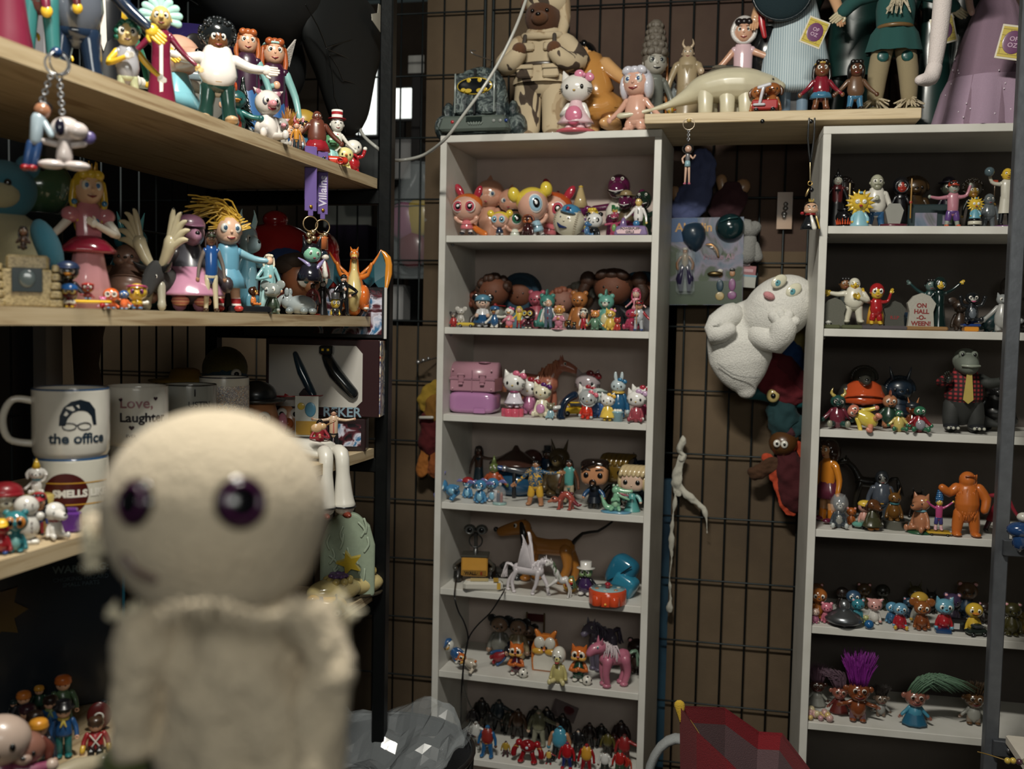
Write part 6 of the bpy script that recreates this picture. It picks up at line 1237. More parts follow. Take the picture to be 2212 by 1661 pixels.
# tall dolls
def pinafore(rt):
 for s in(-1,1):G().tube([(s*.035,0,.3),(s*.035,0,.07)],.025,'7c98b0',12).obj('sock',rt);G().ell((s*.038,-.025,.025),(.03,.05,.025),'a81c24*',14).obj('shoe',rt)
 G().lathe([(.15,.15),(.155,.17),(.14,.3),(.105,.46),(.075,.58)],'stripe_blue',30,sy=.75,wob=.04,wn=9).obj('skirt',rt)
 g=G();g.tube([(0,0,.56),(0,0,.66),(0,0,.72)],[.07,.085,.07],'stripe_blue',16,sy=.7);g.obj('bodice',rt)
 for s in(-1,1):
  G().ell((s*.095,0,.69),(.05,.045,.05),'c8d0d0',14).obj('puff_sleeve',rt)
  G().tube([(s*.11,0,.67),(s*.15,-.02,.57),(s*.17,-.06,.49)],[.026,.023,.019],'d8a478*',12).obj('arm',rt);g=G();hand(g,(s*.17,-.06,.49),(s*.1,-.2,-1),.022,'d8a478*',s,True);g.obj('hand',rt)
 G().tube([(0,0,.72),(0,0,.78)],.03,'d8a478',12).obj('neck',rt);G().ell((0,0,.87),(.075,.07,.09),'d8a478*',18).obj('head',rt)
 for s in(-1,1):G().ell((s*.03,-.064,.88),(.012,.008,.012),'wht*',8).ell((s*.03,-.071,.88),.007,'2c1c14',6).obj('eye',rt);G().tube([(s*.08,0,.88),(s*.11,-.02,.76),(s*.1,-.04,.62)],[.03,.024,.012],'5c3018:h',10).obj('braid',rt)
 G().ell((0,.015,.9),(.085,.075,.085),'5c3018:h',16).obj('hair',rt)
 G().tube([(-.13,-.06,.64),(-.15,-.07,.52),(-.13,-.07,.40)],[.012,.016,.01],'b81820',8,sy=.4).obj('ribbon',rt)
def price_tag(loc,rz,label,rot,name='hang_tag',s=1.0,line='LAND OF OZ'):
 r=thing(name,label,'tag',loc,rz,s,None,0,rot)
 G().box((0,0,0),(.052,.0012,.066),'d8d0bc',.0006).obj('card',r);G().box((0,-.0009,0),(.046,.0006,.058),'c8b03c').obj('yellow_print',r)
 g=G()
 for i in range(5):g.box((0,-.0014,-.024+.012*i),(.046,.0003,.0008),'8c7428')
 for i in range(6):g.box((-.02+.008*i+(.004 if i%2 else 0),-.0014,.018 if i%2 else-.018),(.0008,.0003,.011),'8c7428')
 g.obj('brick_lines',r)
 G().ell((0,-.0016,0),(.019,.0008,.0225),'6c3464',26).obj('purple_oval',r);text('OF\nOZ',.012,'c8a8c0',r,(0,-.0026,.0),bold=.0002,ext=.0003)
 return r
P_('br',1712,-190,.075,'gingham_doll','tall doll in a pale blue striped pinafore and red shoes','doll',pinafore,sx=1.12)
G_=at_y(1760,70,2.53);price_tag(G_,5,'yellow brick hang tag with a purple oval on the blue pinafore doll',22)
r=thing('doll_stand','white oval doll stand plate under the blue pinafore doll','doll stand',lc('br',1728,.05),0,(1.5,.8,1));G().lathe([(.032,0),(.033,.001),(.031,.002)],'d8d4c8*',36).obj('plate',r)
r=thing('dark_disc_hat','large dark teal felt hat at the top edge left of the pinafore doll','hat',at_y(1690,-20,2.68),0);G().ell((0,0,0),(.075,.02,.072),'0c2830:c',30).torus((0,-.004,0),.074,.004,'081c24',36,6).obj('brim',r)
Hm('br',1772,128,.03,'toy_figure','small brown girl figure in a red top and blue fringe with a yellow headband',kind='dress',hem=.24,top='8c1c2c*',bot='3c7ca0*',sk='7a4a2c*',hair='braid',hc='14100e',hat='band',hk='d8b040*',hr=.36,w=1.45,am=('low','low'),lr=.42,lo='7a4428',shoe='6c3820',es=1.2)
Hm('br',1846,128,.03,'toy_figure','small brown boy figure in an open vest and blue jeans',top='6c4c34',bot='3c78a0*',sk='5c3420*',hair='bob',hc='14100e',hr=.36,w=1.45,am=('low','low'),lr=.42,es=1.1)
Hm('br',1842,-200,.19,'coat_doll','tall doll in a dark green buttoned coat behind the small boy figure','doll',kind='coat',top='10302c',bot='0c201e',sk='c8b090',w=1.2,hr=.2,hair='bald',am=('down','low'),fine=True,lr=.5)
def scarecrow(rt):
 for s in(-1,1):
  G().tube([(s*.05,0,.42),(s*.075,0,.26),(s*.085,0,.1)],[.055,.052,.04],'9c8c68:c',14,sp=3).obj('trouser_leg',rt)
  g=G();rnd=random.Random(int(s+5))
  for k in range(34):a=rnd.uniform(0,6.28);g.tube([(s*.085,0,.11),(s*.085+cos(a)*.075,sin(a)*.06-.01,rnd.uniform(.02,.09))],[.008,.004],'c0b090',5)
  g.obj('straw_cuff',rt);G().ell((s*.095,-.03,.022),(.035,.065,.024),'6c6444',12).obj('shoe',rt)
  G().ell((s*.06,-.05,.33),(.03,.01,.032),'1c5450',12).obj('knee_patch',rt)
  G().tube([(s*.08,0,.70),(s*.2,-.03,.66),(s*.27,-.08,.58)],[.04,.04,.035],'1c5450:c',12).obj('sleeve',rt);g=G();hand(g,(s*.27,-.08,.58),(s*.6,-.1,-.6),.03,'c8bc98',s,True);g.obj('hand',rt)
 G().lathe([(.14,.36),(.12,.46),(.085,.52)],'1c5450:c',24,sy=.75,wob=.12,wn=8,caps=False).obj('tunic_hem',rt)
 G().tube([(0,0,.46),(0,0,.6),(0,0,.72)],[.09,.1,.085],'1c5450:c',16,sy=.7).obj('tunic',rt);G().torus((0,0,.5),.085,.012,'7c5c34',22,6,(90,0,0)).obj('rope_belt',rt)
 g=G();rnd=random.Random(9)
 for k in range(30):g.tube([(rnd.uniform(-.03,.03),-.07,.68),(rnd.uniform(-.06,.06),-.1,rnd.uniform(.55,.62))],[.006,.003],'b8ac90',5)
 g.obj('straw',rt);G().ell((0,0,.84),(.08,.075,.1),'b8986c:c',18).obj('head',rt)
 for s in(-1,1):G().ell((s*.03,-.07,.85),.01,'blk',8).obj('eye',rt)
 G().lathe([(.12,.9),(.12,.905),(.07,.92),(.02,1.05)],'2c241c:c',22).obj('hat',rt)
P_('br',1925,-150,.10,'scarecrow_doll','scarecrow doll in a teal tunic and tan patched trousers with straw cuffs','doll',scarecrow,sx=1.1)
G_=at_y(2038,65,2.56);price_tag(G_,-10,'yellow hang tag half hidden behind the white hanging leg',-12,line='x')
r=thing('hanging_doll','white cloth doll leg and bare foot hanging down from above the frame','doll',at_y(2035,60,2.42))
G().tube([(.0,0,.14),(-.002,0,.05),(-.006,0,-.02),(-.012,0,-.085)],[.021,.020,.019,.015],'d8ccc8:c',16,sp=4).obj('leg',r)
G().tube([(-.012,0,-.085),(-.022,-.012,-.112),(-.048,-.035,-.122)],[.017,.018,.011],'d8ccc8:c',14,sp=4).obj('foot',r)
G().lathe([(.07,.13),(.05,.2),(.035,.24)],'d8ccc8:c',20).ell((0,0,.28),(.03,.03,.035),'d8a888',14).tube([(0,0,.3),(0,0,.6)],.002,'drk',6).obj('body',r)
def gown(rt):
 G().lathe([(.30,0),(.305,.02),(.26,.2),(.2,.42),(.12,.62),(.075,.70)],'8c7084:c',40,sy=.62,wob=.09,wn=11).obj('skirt',rt)
 G().lathe([(.315,.0),(.32,.015),(.275,.2),(.25,.26)],'a88ca4:c',40,sy=.66,wob=.12,wn=9,caps=False).obj('tulle',rt)
 g=G();g.tube([(0,0,.68),(0,0,.76),(0,0,.82)],[.07,.085,.07],'a8849c:c',14,sy=.7);g.obj('bodice',rt)
 for s in(-1,1):G().ell((s*.11,0,.79),(.075,.06,.065),'b494a8:c',14).obj('puff_sleeve',rt);G().tube([(s*.14,0,.76),(s*.17,-.04,.66),(s*.16,-.08,.58)],[.025,.022,.018],'c8a090',10).obj('arm',rt)
 G().ell((0,0,.91),(.06,.058,.075),'d8a888',16).obj('head',rt);G().ell((0,.02,.92),(.085,.075,.085),'8c4c24:h',14).obj('hair',rt)
 rnd=random.Random(12);g=G()
 for k in range(40):
  t=rnd.random();a=rnd.uniform(PI,2*PI);R_=(.31-.1*t);g.ell((cos(a)*R_,sin(a)*R_*.66,.03+.4*t),.0045,'e8dce8*',5)
 g.obj('sequins',rt)
P_('2.0',2140,-150,.10,'gown_doll','doll in a full lilac pink sequinned gown on top of the right bookcase','doll',gown,sx=.85)
G_=at_y(2188,92,2.46);price_tag(G_,-8,'yellow hang tag with a dark oval on the lilac gown at the right edge',12,s=1.15,line='y')
for px,lab,c in((2010,'dark green cloth doll skirt behind the hanging white leg','10302c'),(2075,'dark doll shape between the scarecrow and the lilac gown','1a2624')):
 Hm('2.0',px,-170,.25,'dark_doll',lab,'doll',kind='robe',bot=c,top=c,sk='8c7c68',w=1.1,hr=.2,sx=.6,sy=.4)
# ---------------- middle bookcase, shelf 1 ----------------
def puffhead(rt,hair='d8641c*',hs='bow',eye='c8485c*',dress='d86c74*',cape=None,one=False,tails=None,stk='e4dcd8',rs=1.0):
 hz,c=.33,(0,0,.66);
 G().ell(c,(.37,.31,.32),'e0a890*',30).obj('head',rt)
 G().ell((0,.05,.74),(.385,.31,.275),hair,26).obj('hair',rt)
 if hs=='bow':
  for s in(-1,1):G().ell((s*.2+(-.02 if s<0 else.06),.05,1.02+(.06 if s<0 else 0)),(.095,.07,.19),'b8283c*',18,rot=(0,s*26-4,0)).obj('bow_loop',rt)
 if hs=='tails':
  for s in(-1,1):G().ell((s*.40,.02,.92),(.15,.12,.15),hair,16).obj('pigtail',rt);G().ell((s*.31,.0,.86),.05,'6ca8c8*',10).obj('hair_tie',rt)
 for s in((1,)if one else(-1,1)):
  x=.15*s if not one else.02
  rr=1.25 if one else 1
  G().ell((x,-.255,.66),(.145*rr,.06,.15*rr),'ece8e4*',20).ell((x,-.275,.66),(.125*rr,.055,.13*rr),eye,20).ell((x+.01,-.305,.66),(.075*rr,.035,.085*rr),'0c0c10*',16).ell((x+.01,-.335,.67),(.03*rr,.012,.034*rr),'f4f4f4*',10).obj('eye',rt)
 G().lathe([(.155,.13),(.16,.17),(.11,.33),(.08,.36)],dress,22).obj('dress',rt);G().lathe([(.142,.20),(.14,.245)],'14141a*',22,caps=False).obj('belt',rt)
 for s in(-1,1):
  G().tube([(s*.09,0,.30),(s*.2,-.03,.33),(s*.26,-.05,.40)],[.05,.05,.065],'e0a890*',10).obj('arm',rt)
  G().tube([(s*.08,0,.15),(s*.10,0,.05)],[.055,.055],stk,10).obj('stocking',rt);G().ell((s*.11,-.03,.03),(.07,.09,.04),'101420*',12).obj('shoe',rt)
 if cape:G().tube([(.05,.1,.28),(.25,.1,.12),(.48,-.05,.01)],[.05,.08,.08],cape,10,sy=.5).obj('cape',rt)
P_('1.1',1008,396,.06,'vinyl_figure','big headed vinyl figure with orange hair, red bow and pink eyes','toy figure',puffhead,cape='d86c1c*')
def kewpie(rt,tilt=0):
 G().ell((0,0,.72),(.235,.21,.22),'d09478*',24).ell((0,-.03,.66),(.22,.18,.15),'d09478*',20).tube([(0,0,.92),(.01,0,1.0)],[.06,.008],'c08468*',10).obj('head',rt)
 G().tube([(0,0,.14),(0,-.01,.3),(0,0,.5)],[.15,.165,.11],'d09478*',18,sy=.8,sp=3).obj('torso',rt)
 for s in(-1,1):
  G().tube([(s*.13,0,.46),(s*.21,0,.36),(s*.23,-.02,.24)],[.055,.052,.04],'d09478*',10).obj('arm',rt);G().tube([(s*.08,0,.16),(s*.085,0,.03)],[.085,.06],'d09478*',12).obj('leg',rt)
  G().ell((s*.09,-.19,.70),(.05,.025,.045),'wht*',14).ell((s*.09+.015,-.212,.70),(.026,.01,.03),'2c4c6c*',10).obj('eye',rt);G().ell((s*.24,.02,.68),(.03,.03,.045),'c88868*',8).obj('ear',rt)
 G().ell((.0,-.215,.58),(.03,.012,.012),'b0303c*',8).obj('mouth',rt)
P_('1.1',1056,378,.16,'baby_doll','taller bare rubber baby doll with a pointed tuft at the back of the top shelf','doll',kewpie)
P_('1.1',1103,398,.155,'baby_doll','shorter bare rubber baby doll beside the taller one','doll',kewpie)
P_('1.1',1079,453,.04,'vinyl_figure','small blond pigtailed figure with blue eyes on a peach base','toy figure',puffhead,hair='e0c030*',hs='tails',eye='7cb8d0*',dress='28344c*')
P_('1.1',1112,450,.095,'vinyl_figure','black haired figure with one large green eye lying behind the small blond one','toy figure',puffhead,hair='14181c*',hs='',eye='1c6c4c*',dress='d8e0d0*',one=True,rot=20)
Cr('1.1',1140,462,.06,'monster_figure','dark maroon monster figure with orange fur trim beside the blond head',hr=.45,col='3c1c1c*',sn='jowl',sc='a84c1c*',ears='none',mane='8c3c18*',ew='c87c3c*',body='3c1418*')
P_('1.1',1164,396,.07,'vinyl_figure','large blond figure with pigtails and one big blue eye leaning left on the baseball head','toy figure',puffhead,hair='e4c838*',hs='tails',eye='9cc4dc*',dress='90b8cc*',one=True,ry=-12,rot=22,sx=.82)
P_('1.1',1182,388,.155,'vinyl_figure','orange haired figure mostly hidden behind the large blond one, its red bow tip showing','toy figure',puffhead,hair='c8501c*',hs='bow',ry=10)
Cr('1.1',1213,412,.20,'toy_figure','dim red eared figure at the back of the top shelf beside the orange bow',hr=.5,col='6c2420',sn='dot',ears='bunny',ec='a8283c*')
def ballhead(rt):
 G().ell((0,0,.47),(.5,.47,.47),'d0c8b0*',32).obj('ball',rt)
 for s in(-1,1):
  g=G()
  for k in range(15):
   a=Rd(-65+9*k);g.tube([(s*(.25+.08*cos(a)),-.43*cos(a)*.86-.02,.47+.42*sin(a)),(s*(.31+.08*cos(a)),-.42*cos(a)*.86,.49+.42*sin(a))],.009,'a8987c',4)
  g.obj('stitches',rt)
 G().ell((.0,-.03,.78),(.33,.34,.24),'3c84b0*',22).ell((.02,-.34,.74),(.26,.24,.05),'3478a8*',18).box((.0,-.345,.85),(.16,.02,.13),'1c3c64',.01,rot=(-25,0,0)).obj('cap',rt)
 text('B',.13,'b8243c',rt,(0,-.375,.86),rot=(65,0,0),bold=.006,ext=.004)
 for s in(-1,1):G().ell((s*.13-.02,-.44,.56),(.035,.02,.05),'wht*',10).ell((s*.13-.01,-.458,.56),(.02,.01,.03),'101014*',8).obj('eye',rt)
 G().tube([(-.22,-.40,.36),(-.08,-.45,.26),(.12,-.44,.28)],[.02,.055,.02],'1c2c5c*',10,sy=.4).obj('mouth',rt);G().ell((0,-.48,.46),(.035,.03,.03),'d0c8b0*',10).obj('nose',rt)
P_('1.1',1221,440,.045,'baseball_toy','grinning baseball head toy in a blue cap with a red letter, tilted','toy figure',ballhead,ry=14,rot=-8)
def gnome(rt):
 G().lathe([(.16,0),(.18,.1),(.14,.35),(.1,.42)],'stripe_wp',20).obj('body',rt);G().ell((0,-.03,.5),(.13,.12,.1),'5c1c4c*',16).obj('head',rt);G().lathe([(.15,.58),(.1,.75),(.03,.98),(.01,1.0)],'b8a06c*',18).torus((0,0,.97),.03,.015,'d8b020*',12,6,(90,0,0)).obj('cone_hat',rt)
 for s in(-1,1):G().ell((s*.14,-.05,.56),(.09,.07,.06),'6c1c54*',12).obj('hand',rt)
P_('1.1',1252,400,.15,'party_figure','purple figure in a striped pointed party hat behind the baseball head','toy figure',gnome)
Cr('1.1',1283,458,.045,'panda_figure','round white and black panda figure standing on four feet','toy animal',hr=.66,col='dcdcd8*',sn='dot',ears='bear',ec='14161a*',inner='14161a',spots='14161a*',body='1a1e22*',hw=1.12,bw=1.3,arm='1a1e22',eye='wht*')
Hm('1.1',1279,448,.11,'toy_figure','blond haired figure in black clothes with a yellow arm behind the panda',top='14181c',bot='14181c',sl='d8c860',hair='bob',hc='d8b828*',hr=.42,w=1.2,sk='d8b048',am=('low','down'))
Cr('1.1',1268,478,.03,'mermaid_toy','tiny blue finned toy lying in front of the panda','toy animal',hr=.4,col='3c6c9c*',sn='long',sc='3c6c9c*',ears='none',pose='sit',rot=60)
# purple dinosaur group
def dino(rt,shirt=None,txt=None,hat=None,col='5c1440*',crown=None,vest=None,bly='6c9c54'):
 G().tube([(0,0,.12),(0,-.02,.28),(0,0,.52)],[.16,.19,.12],col,18,sy=.85,sp=3).obj('torso',rt)
 if shirt:G().tube([(0,0,.36),(0,0,.45),(0,0,.54)],[.2,.185,.13],shirt,20,sy=.86).obj('shirt',rt)
 elif vest:G().tube([(0,0,.2),(0,0,.4),(0,0,.53)],[.18,.19,.14],vest,18,sy=.86).obj('vest',rt)
 else:G().ell((0,-.12,.3),(.1,.09,.16),bly,14).obj('belly_patch',rt)
 G().ell((0,0,.78),(.17,.17,.19),col,22).tube([(0,-.08,.74),(0,-.2,.70)],[.14,.125],col,16).obj('head',rt)
 G().tube([(-.12,-.26,.69),(0,-.33,.64),(.12,-.26,.69)],[.012,.03,.012],'14060c',8).tube([(-.1,-.275,.695),(0,-.34,.665),(.1,-.275,.695)],.009,'e8e4dc',6).obj('mouth',rt)
 for s in(-1,1):
  G().ell((s*.07,-.14,.88),(.028,.02,.03),'wht*',10).ell((s*.07,-.157,.88),.014,'blk',8).obj('eye',rt)
  G().tube([(s*.13,0,.48),(s*.28,-.04,.46 if s<0 else.56),(s*.36,-.06,.44 if s<0 else.68)],[.055,.05,.055],col,10).obj('arm',rt);G().tube([(s*.09,0,.16),(s*.1,-.02,.04)],[.085,.08],col,12).ell((s*.1,-.08,.03),(.08,.11,.035),col,10).obj('leg',rt)
 G().tube([(0,.12,.16),(.16,.28,.08),(.34,.26,.04)],[.11,.07,.02],col,10).obj('tail',rt)
 if hat:hatdo(rt,hat,'8c7850',(0,0,.80),.15,.15,.17)
 if crown:hatdo(rt,'crown','gol*',(0,0,.80),.16,.16,.17)
 if txt:text(txt,.12,'1c6c34',rt,(.0,-.172,.44),bend=.18,bold=.006,ext=.003)
P_('1.1',1334,376,.15,'dinosaur_figure','tallest purple dinosaur figure in a white T shirt, waving','toy figure',dino,shirt='e0dccc',txt='Bar')
P_('1.1',1350,410,.085,'dinosaur_figure','purple dinosaur figure in a straw hat and brown coat','toy figure',dino,hat='bowler',vest='5c4c34')
P_('1.1',1327,452,.05,'dinosaur_figure','small pink dinosaur figure wearing a gold crown','toy figure',dino,col='a83c5c*',crown=1)
P_('1.1',1407,412,.16,'dinosaur_figure','dark green dinosaur figure half hidden at the right end of the top shelf','toy figure',dino,col='142c20*')
Hm('1.1',1378,423,.065,'toy_figure','square jawed scientist figure in a white coat standing on a lilac base',top='e4e0dc*',sl='e4e0dc*',bot='14181c*',sk='e8c468*',hair='slick',hc='101014*',hr=.34,hw=.66,w=1.35,lr=.3,am=('low','down'),tie='14181c',dz=.022)
r=thing('lilac_plinth','lilac toy pedestal with a lettered pink sticker at the right front of the top shelf','toy base',lc('1.1',1364,.03),-2)
G().box((0,0,.0125),(.088,.04,.025),'7c6498*',.003,taper=.88).tube([(-.022,0,.02),(-.022,0,.042)],[.012,.006],'7c6498*',10).obj('pedestal',r);G().ell((.013,-.006,.031),(.0095,.009,.009),'3c7cb0*',14).obj('blue_ball',r)
G().prism([(-.032,-.008),(-.036,0),(-.026,.004),(-.022,.009),(.02,.009),(.024,.004),(.03,.003),(.026,-.008)],-.0005,.0005,'d8b0b8').obj('sticker',r,loc=(-.002,-.0200,.012),rot=(-5,0,0))
text('POWERPUFF\nGIRLS',.0088,'2c1420',r,(-.002,-.0213,.0125),rot=(85,0,0),bold=.0003,ext=.0002)
# ---------------- middle bookcase, shelf 2 ----------------
def bighead(rt,sk='6a3820',hair='short',hc='3c2010:h',hat=None,hk=None,cloth='4c6c78',fringe=None,es=1.0):
 G().ell((0,0,.68),(.29,.27,.28),sk+':m' if ':' not in sk else sk,24).obj('head',rt)
 for s in(-1,1):G().ell((s*.1,-.245,.68),(.02,.012,.024),'101010*',8).obj('eye',rt)
 G().ell((0,-.28,.62),(.02,.02,.015),sk,8).obj('nose',rt)
 hairdo(rt,hair,hc,(0,0,.68),.29,.27,.28,random.Random(3))
 if hat:hatdo(rt,hat,hk,(0,0,.68),.30,.28,.29)
 G().lathe([(.26,0),(.25,.1),(.14,.36),(.1,.42)],cloth,20,sy=.8,wob=.05).obj('dress',rt)
 for s in(-1,1):G().tube([(s*.12,0,.34),(s*.26,-.05,.22),(s*.26,-.1,.12)],[.06,.06,.05],cloth,10).obj('arm',rt)
P_('1.2',1066,588,.17,'cloth_doll','brown faced doll with dark brown hair, leftmost of the dim dolls at the back','doll',bighead,hair='curly',cloth='5c5448')
P_('1.2',1124,588,.16,'cloth_doll','brown faced doll in a dark blue frilled bonnet and blue dress','doll',bighead,hair='bald',hat='bonnet',hk='1c3c50:c',cloth='5c8490')
P_('1.2',1322,578,.16,'cloth_doll','brown faced doll with two big bunches of dark hair','doll',bighead,hair='tails',cloth='1c1c20',sx=1.05)
P_('1.2',1393,585,.16,'cloth_doll','brown faced doll with blue yarn hair at the right end of the dim back row','doll',bighead,hair='bob',hc='1c4a64:h',cloth='7c7c84')
P_('1.2',1034,620,.18,'cloth_doll','small orange haired doll face at the far left back of the second shelf','doll',bighead,hair='curly',hc='6c2c14:h',cloth='3c3430')
P_('1.2',1213,618,.16,'curly_doll','doll with a mop of copper curls behind the teal bear','doll',bighead,sk='8c5c4c',hair='curly',hc='8c4c34:h',cloth='8c7870')
P_('1.2',1252,606,.20,'curly_doll','doll with a cloud of grey white hair behind the caramel bear','doll',bighead,sk='6c4830',hair='curly',hc='8c887c:h',cloth='6c4830')
def bear(zone,px,yt,d,lab,col,bly=None,**kw):return Cr(zone,px,yt,d,'bear_figure',lab,'toy animal',hr=.45,col=col,sn='muz',sc='d8cfc0' if bly else col,ears='bear',ec=col,inner=col,bly=bly,pose='sit',hw=1.05,bw=1.15,hat='mohawk' if kw.pop('tuft',0)else None,hk=col,**kw)
bear('1.2',1158,626,.13,'pink bear figure sitting beside the taller teal bear','a84858')
bear('1.2',1181,624,.115,'teal bear figure with a tuft behind the bald man in a waistcoat','3c8478','c8c8b8',tuft=1)
bear('1.2',1250,628,.11,'caramel brown bear figure, warmest coloured of the bears','a8642c')
bear('1.2',1308,624,.11,'pale teal bear figure with a tuft and a white and yellow belly on the right','5ca090','d0c490',tuft=1)
r=thing('toy_helicopter','small grey toy helicopter with red rotor blades behind the mouse maid','toy aircraft',lc('1.2',1070,.10)+V3((0,0,.03)))
G().ell((0,0,.01),(.026,.02,.018),'7c8078*',16).tube([(.02,0,.012),(.05,0,.018)],[.006,.003],'7c8078*',8).obj('body',r);G().box((-.002,0,.034),(.062,.004,.0015),'a01c20*',rot=(0,4,0)).obj('rotor_blade',r);G().ell((-.002,0,.034),.006,'a01c20*',10).obj('rotor_hub',r)
for s in(-1,1):G().tube([(s*.012,0,-.005),(s*.014,0,-.029)],.003,'5c5c58',6).obj('leg',r)
def ytoy(px,yt,d,n,lab,**kw):return Cr('1.2',px,yt,d,n,lab,**kw)
r=thing('toy_car','small yellow toy car driven by a white mouse on the second shelf','toy car',lc('1.2',1006,.035),8,.0275);car(r,'d8b838*',top=0,L=1.75)
ytoy(995,662,.04,'mouse_figure','small white mouse figure driving the yellow car',hr=.5,col='b8b4ac',sn='muz',ears='mouse',ec='b8b4ac',dz=.012)
ytoy(977,672,.045,'mouse_figure','tiny grey and red mouse figure left of the yellow car',hr=.4,col='5c5450',ears='mouse',ec='2c2828',sn='muz',sc='c8a890',body='a82424')
ytoy(1042,635,.06,'mouse_figure','mouse maid figure in a blue dress and mob cap carrying a tray',hr=.42,col='d8b098*',ears='mouse',ec='101014*',sn='muz',sc='d8b098*',mane='101014',hat='beanie',hk='4c84a0',body='c8c8c8*',skirt='1c4c78*',am=('fwd','fwd'),ew='wht*',rot=15)
ytoy(1068,660,.025,'duck_figure','white duck figure in a blue sailor jacket with both white hands out',hr=.42,col='e0dcd0*',sn='beak',sc='d89030*',ears='none',hat='cap',hk='2c5c8c*',body='2c5c8c*',am=('low','out'),ew='wht*',arm='e0dcd0',leg='e0dcd0',mth='a82c2c')
ytoy(1100,662,.025,'duck_figure','white duck figure in pink with a pink bow and orange feet',hr=.42,col='e0dcd0*',sn='beak',sc='d89030*',ears='none',bow='d85c84*',body='d87c90*',am=('low','chest'),leg='d86030*',ew='wht*')
Hm('1.2',1121,661,.045,'toy_figure','figure in a yellow cape with a blue cup between the pink duck and the raisin',top='d8b830',bot='901c28',sl='e0c038',hair='long',hc='d8b838',hr=.3,am=('low','side'),hold=(1,'box','2c5c9c*'),w=1.1)
ytoy(1141,664,.02,'berry_figure','dark maroon raisin figure in yellow sunglasses with white hands and shoes',hr=.6,col='38101c*',sn='no',ears='none',gls='d8b828*',ew='b8d4dc*',arm='38101c',am=('low','up'),shoe='d8d0b8*',mth='d8c8c0',bw=1.0)
Hm('1.2',1184,647,.03,'toy_figure','bald clay look man figure in a white shirt and slate waistcoat',top='5c6c80*',sl='d8d8d4*',bot='5c6c80*',sk='e0b494*',hair='bald',hr=.27,w=1.35,shoe='101214*',tie='8c2430',nose=.7,lr=.42,am=('down','down'),spread=.6)
ytoy(1207,659,.02,'bear_child_figure','small blond curly bear child in a pink dress on a pink base',hr=.4,col='c8883c*',sn='muz',ears='bear',ec='c8883c',body='c87c90*',base='d08c98*',clr='d8c8a0',mane='c8883c',am=('chest','chest'))
Hm('1.2',1260,665,.03,'toy_figure','small child figure in a white cap and red overalls',top='b02430*',bot='b02430*',sl='d8d4cc',sk='d8a080*',hair='bob',hc='201410',hat='beanie',hk='e0dccc*',hr=.45,w=1.2,es=1.3,shoe='8c9cb0')
ytoy(1285,669,.025,'bear_child_figure','orange bear figure in green overalls smiling beside the white capped child',hr=.42,col='d88840*',sn='muz',sc='d8a058',ears='bear',ec='d88840',body='5c8468*',mth='901c28',am=('low','low'),bw=1.1,leg='5c8468')
ytoy(1318,665,.04,'fox_figure','yellow cat figure with a pink bow and purple striped tail',hr=.45,col='d8b040*',sn='muz',sc='d8c8b0',ears='cat',ec='d8b040',bow='d884a4*',body='d8b040',tail='long')
ytoy(1333,684,.02,'fox_figure','small red crouching animal figure in front of the yellow cat',hr=.5,col='b8342c*',sn='muz',sc='c85038*',ears='cat',pose='sit')
ytoy(1365,667,.055,'strawberry_toy','rounded magenta pink toy lump with dimples at the right of the second shelf',hr=.5,col='a83050*',sn='no',ears='none',body='a83050*',bw=1.5,pose='sit',hw=1.4)
Hm('1.2',1372,621,.075,'toy_figure','pink haired girl figure in a pink beret and skirt standing on the magenta lump',kind='dress',top='d8909c*',bot='d8909c*',sk='e0b8a0*',hair='long',hc='b02c50*',hat='beanie',hk='c8687c*',hr=.32,hem=.3,dz=.035,am=('low','low'),lo='3c6c3c')
Hm('1.2',1391,647,.025,'baseball_figure','child figure in a grey baseball uniform and red cap holding a bat',top='b0b4b8*',bot='b0b4b8*',sl='a8242c*',sk='c88c68*',hat='cap',hk='a81c28*',hair='short',hr=.33,w=1.4,am=('chest','low'),shoe='1c3c84*',hold=(0,'stick','c09058'))
for px,yt,c,lab in((1228,690,'14141a*','tiny glossy black cat figure beside the caramel bear'),(1240,694,'1c1c20*','tiny black and yellow figure under the caramel bear')):
 ytoy(px,yt,.04,'cat_figure',lab,hr=.5,col=c,ears='cat',ew='d8b020',pose='sit')
# ---------------- middle bookcase, shelf 3 ----------------
r=thing('plastic_case','glossy lilac plastic clam case under the pink chest','plastic case',lc('1.3',1026,.09),-3)
G().ell((0,0,.031),(.0675,.05,.031),'b478ac*',32,e=.4).obj('case',r);G().ell((0,0,.042),(.066,.049,.001),'8c5888',32,e=.4).obj('seam',r);G().box((.028,-.052,.010),(.034,.006,.014),'b478ac*',.002).obj('latch',r)
r=thing('toy_chest','dusty pink toy treasure chest with two latches stacked on the lilac case','toy chest',lc('1.3',1028,.09)+V3((0,0,.0622)),-3)
G().box((0,0,.020),(.130,.085,.040),'b07c8c:v',.003).obj('chest',r)
g=G();g.tube([(-.0645,0,.042),(.0645,0,.042)],[.040,.040],'b07c8c:v',16,cap=False);g.obj('lid',r)
G().box((0,-.0435,.036),(.132,.003,.006),'a07080:v').box((0,-.0435,.03),(.003,.003,.06),'a07080:v').obj('rim_band',r)
for s in(-1,1):
 G().box((s*.031,-.046,.036),(.016,.006,.022),'a87484:v',.002).box((s*.031,-.048,.048),(.022,.005,.005),'b88494:v',.001).box((s*.031,-.049,.022),(.012,.006,.006),'b88494:v',.001).obj('latch',r)
 for z in(.008,.06):G().ell((s*.056,-.044,z),(.003,.002,.003),'c898a4*',8).obj('rivet',r)
G().ell((.028,-.016,.081),(.018,.012,.003),'a06c80:v',18).obj('oval_plate',r)
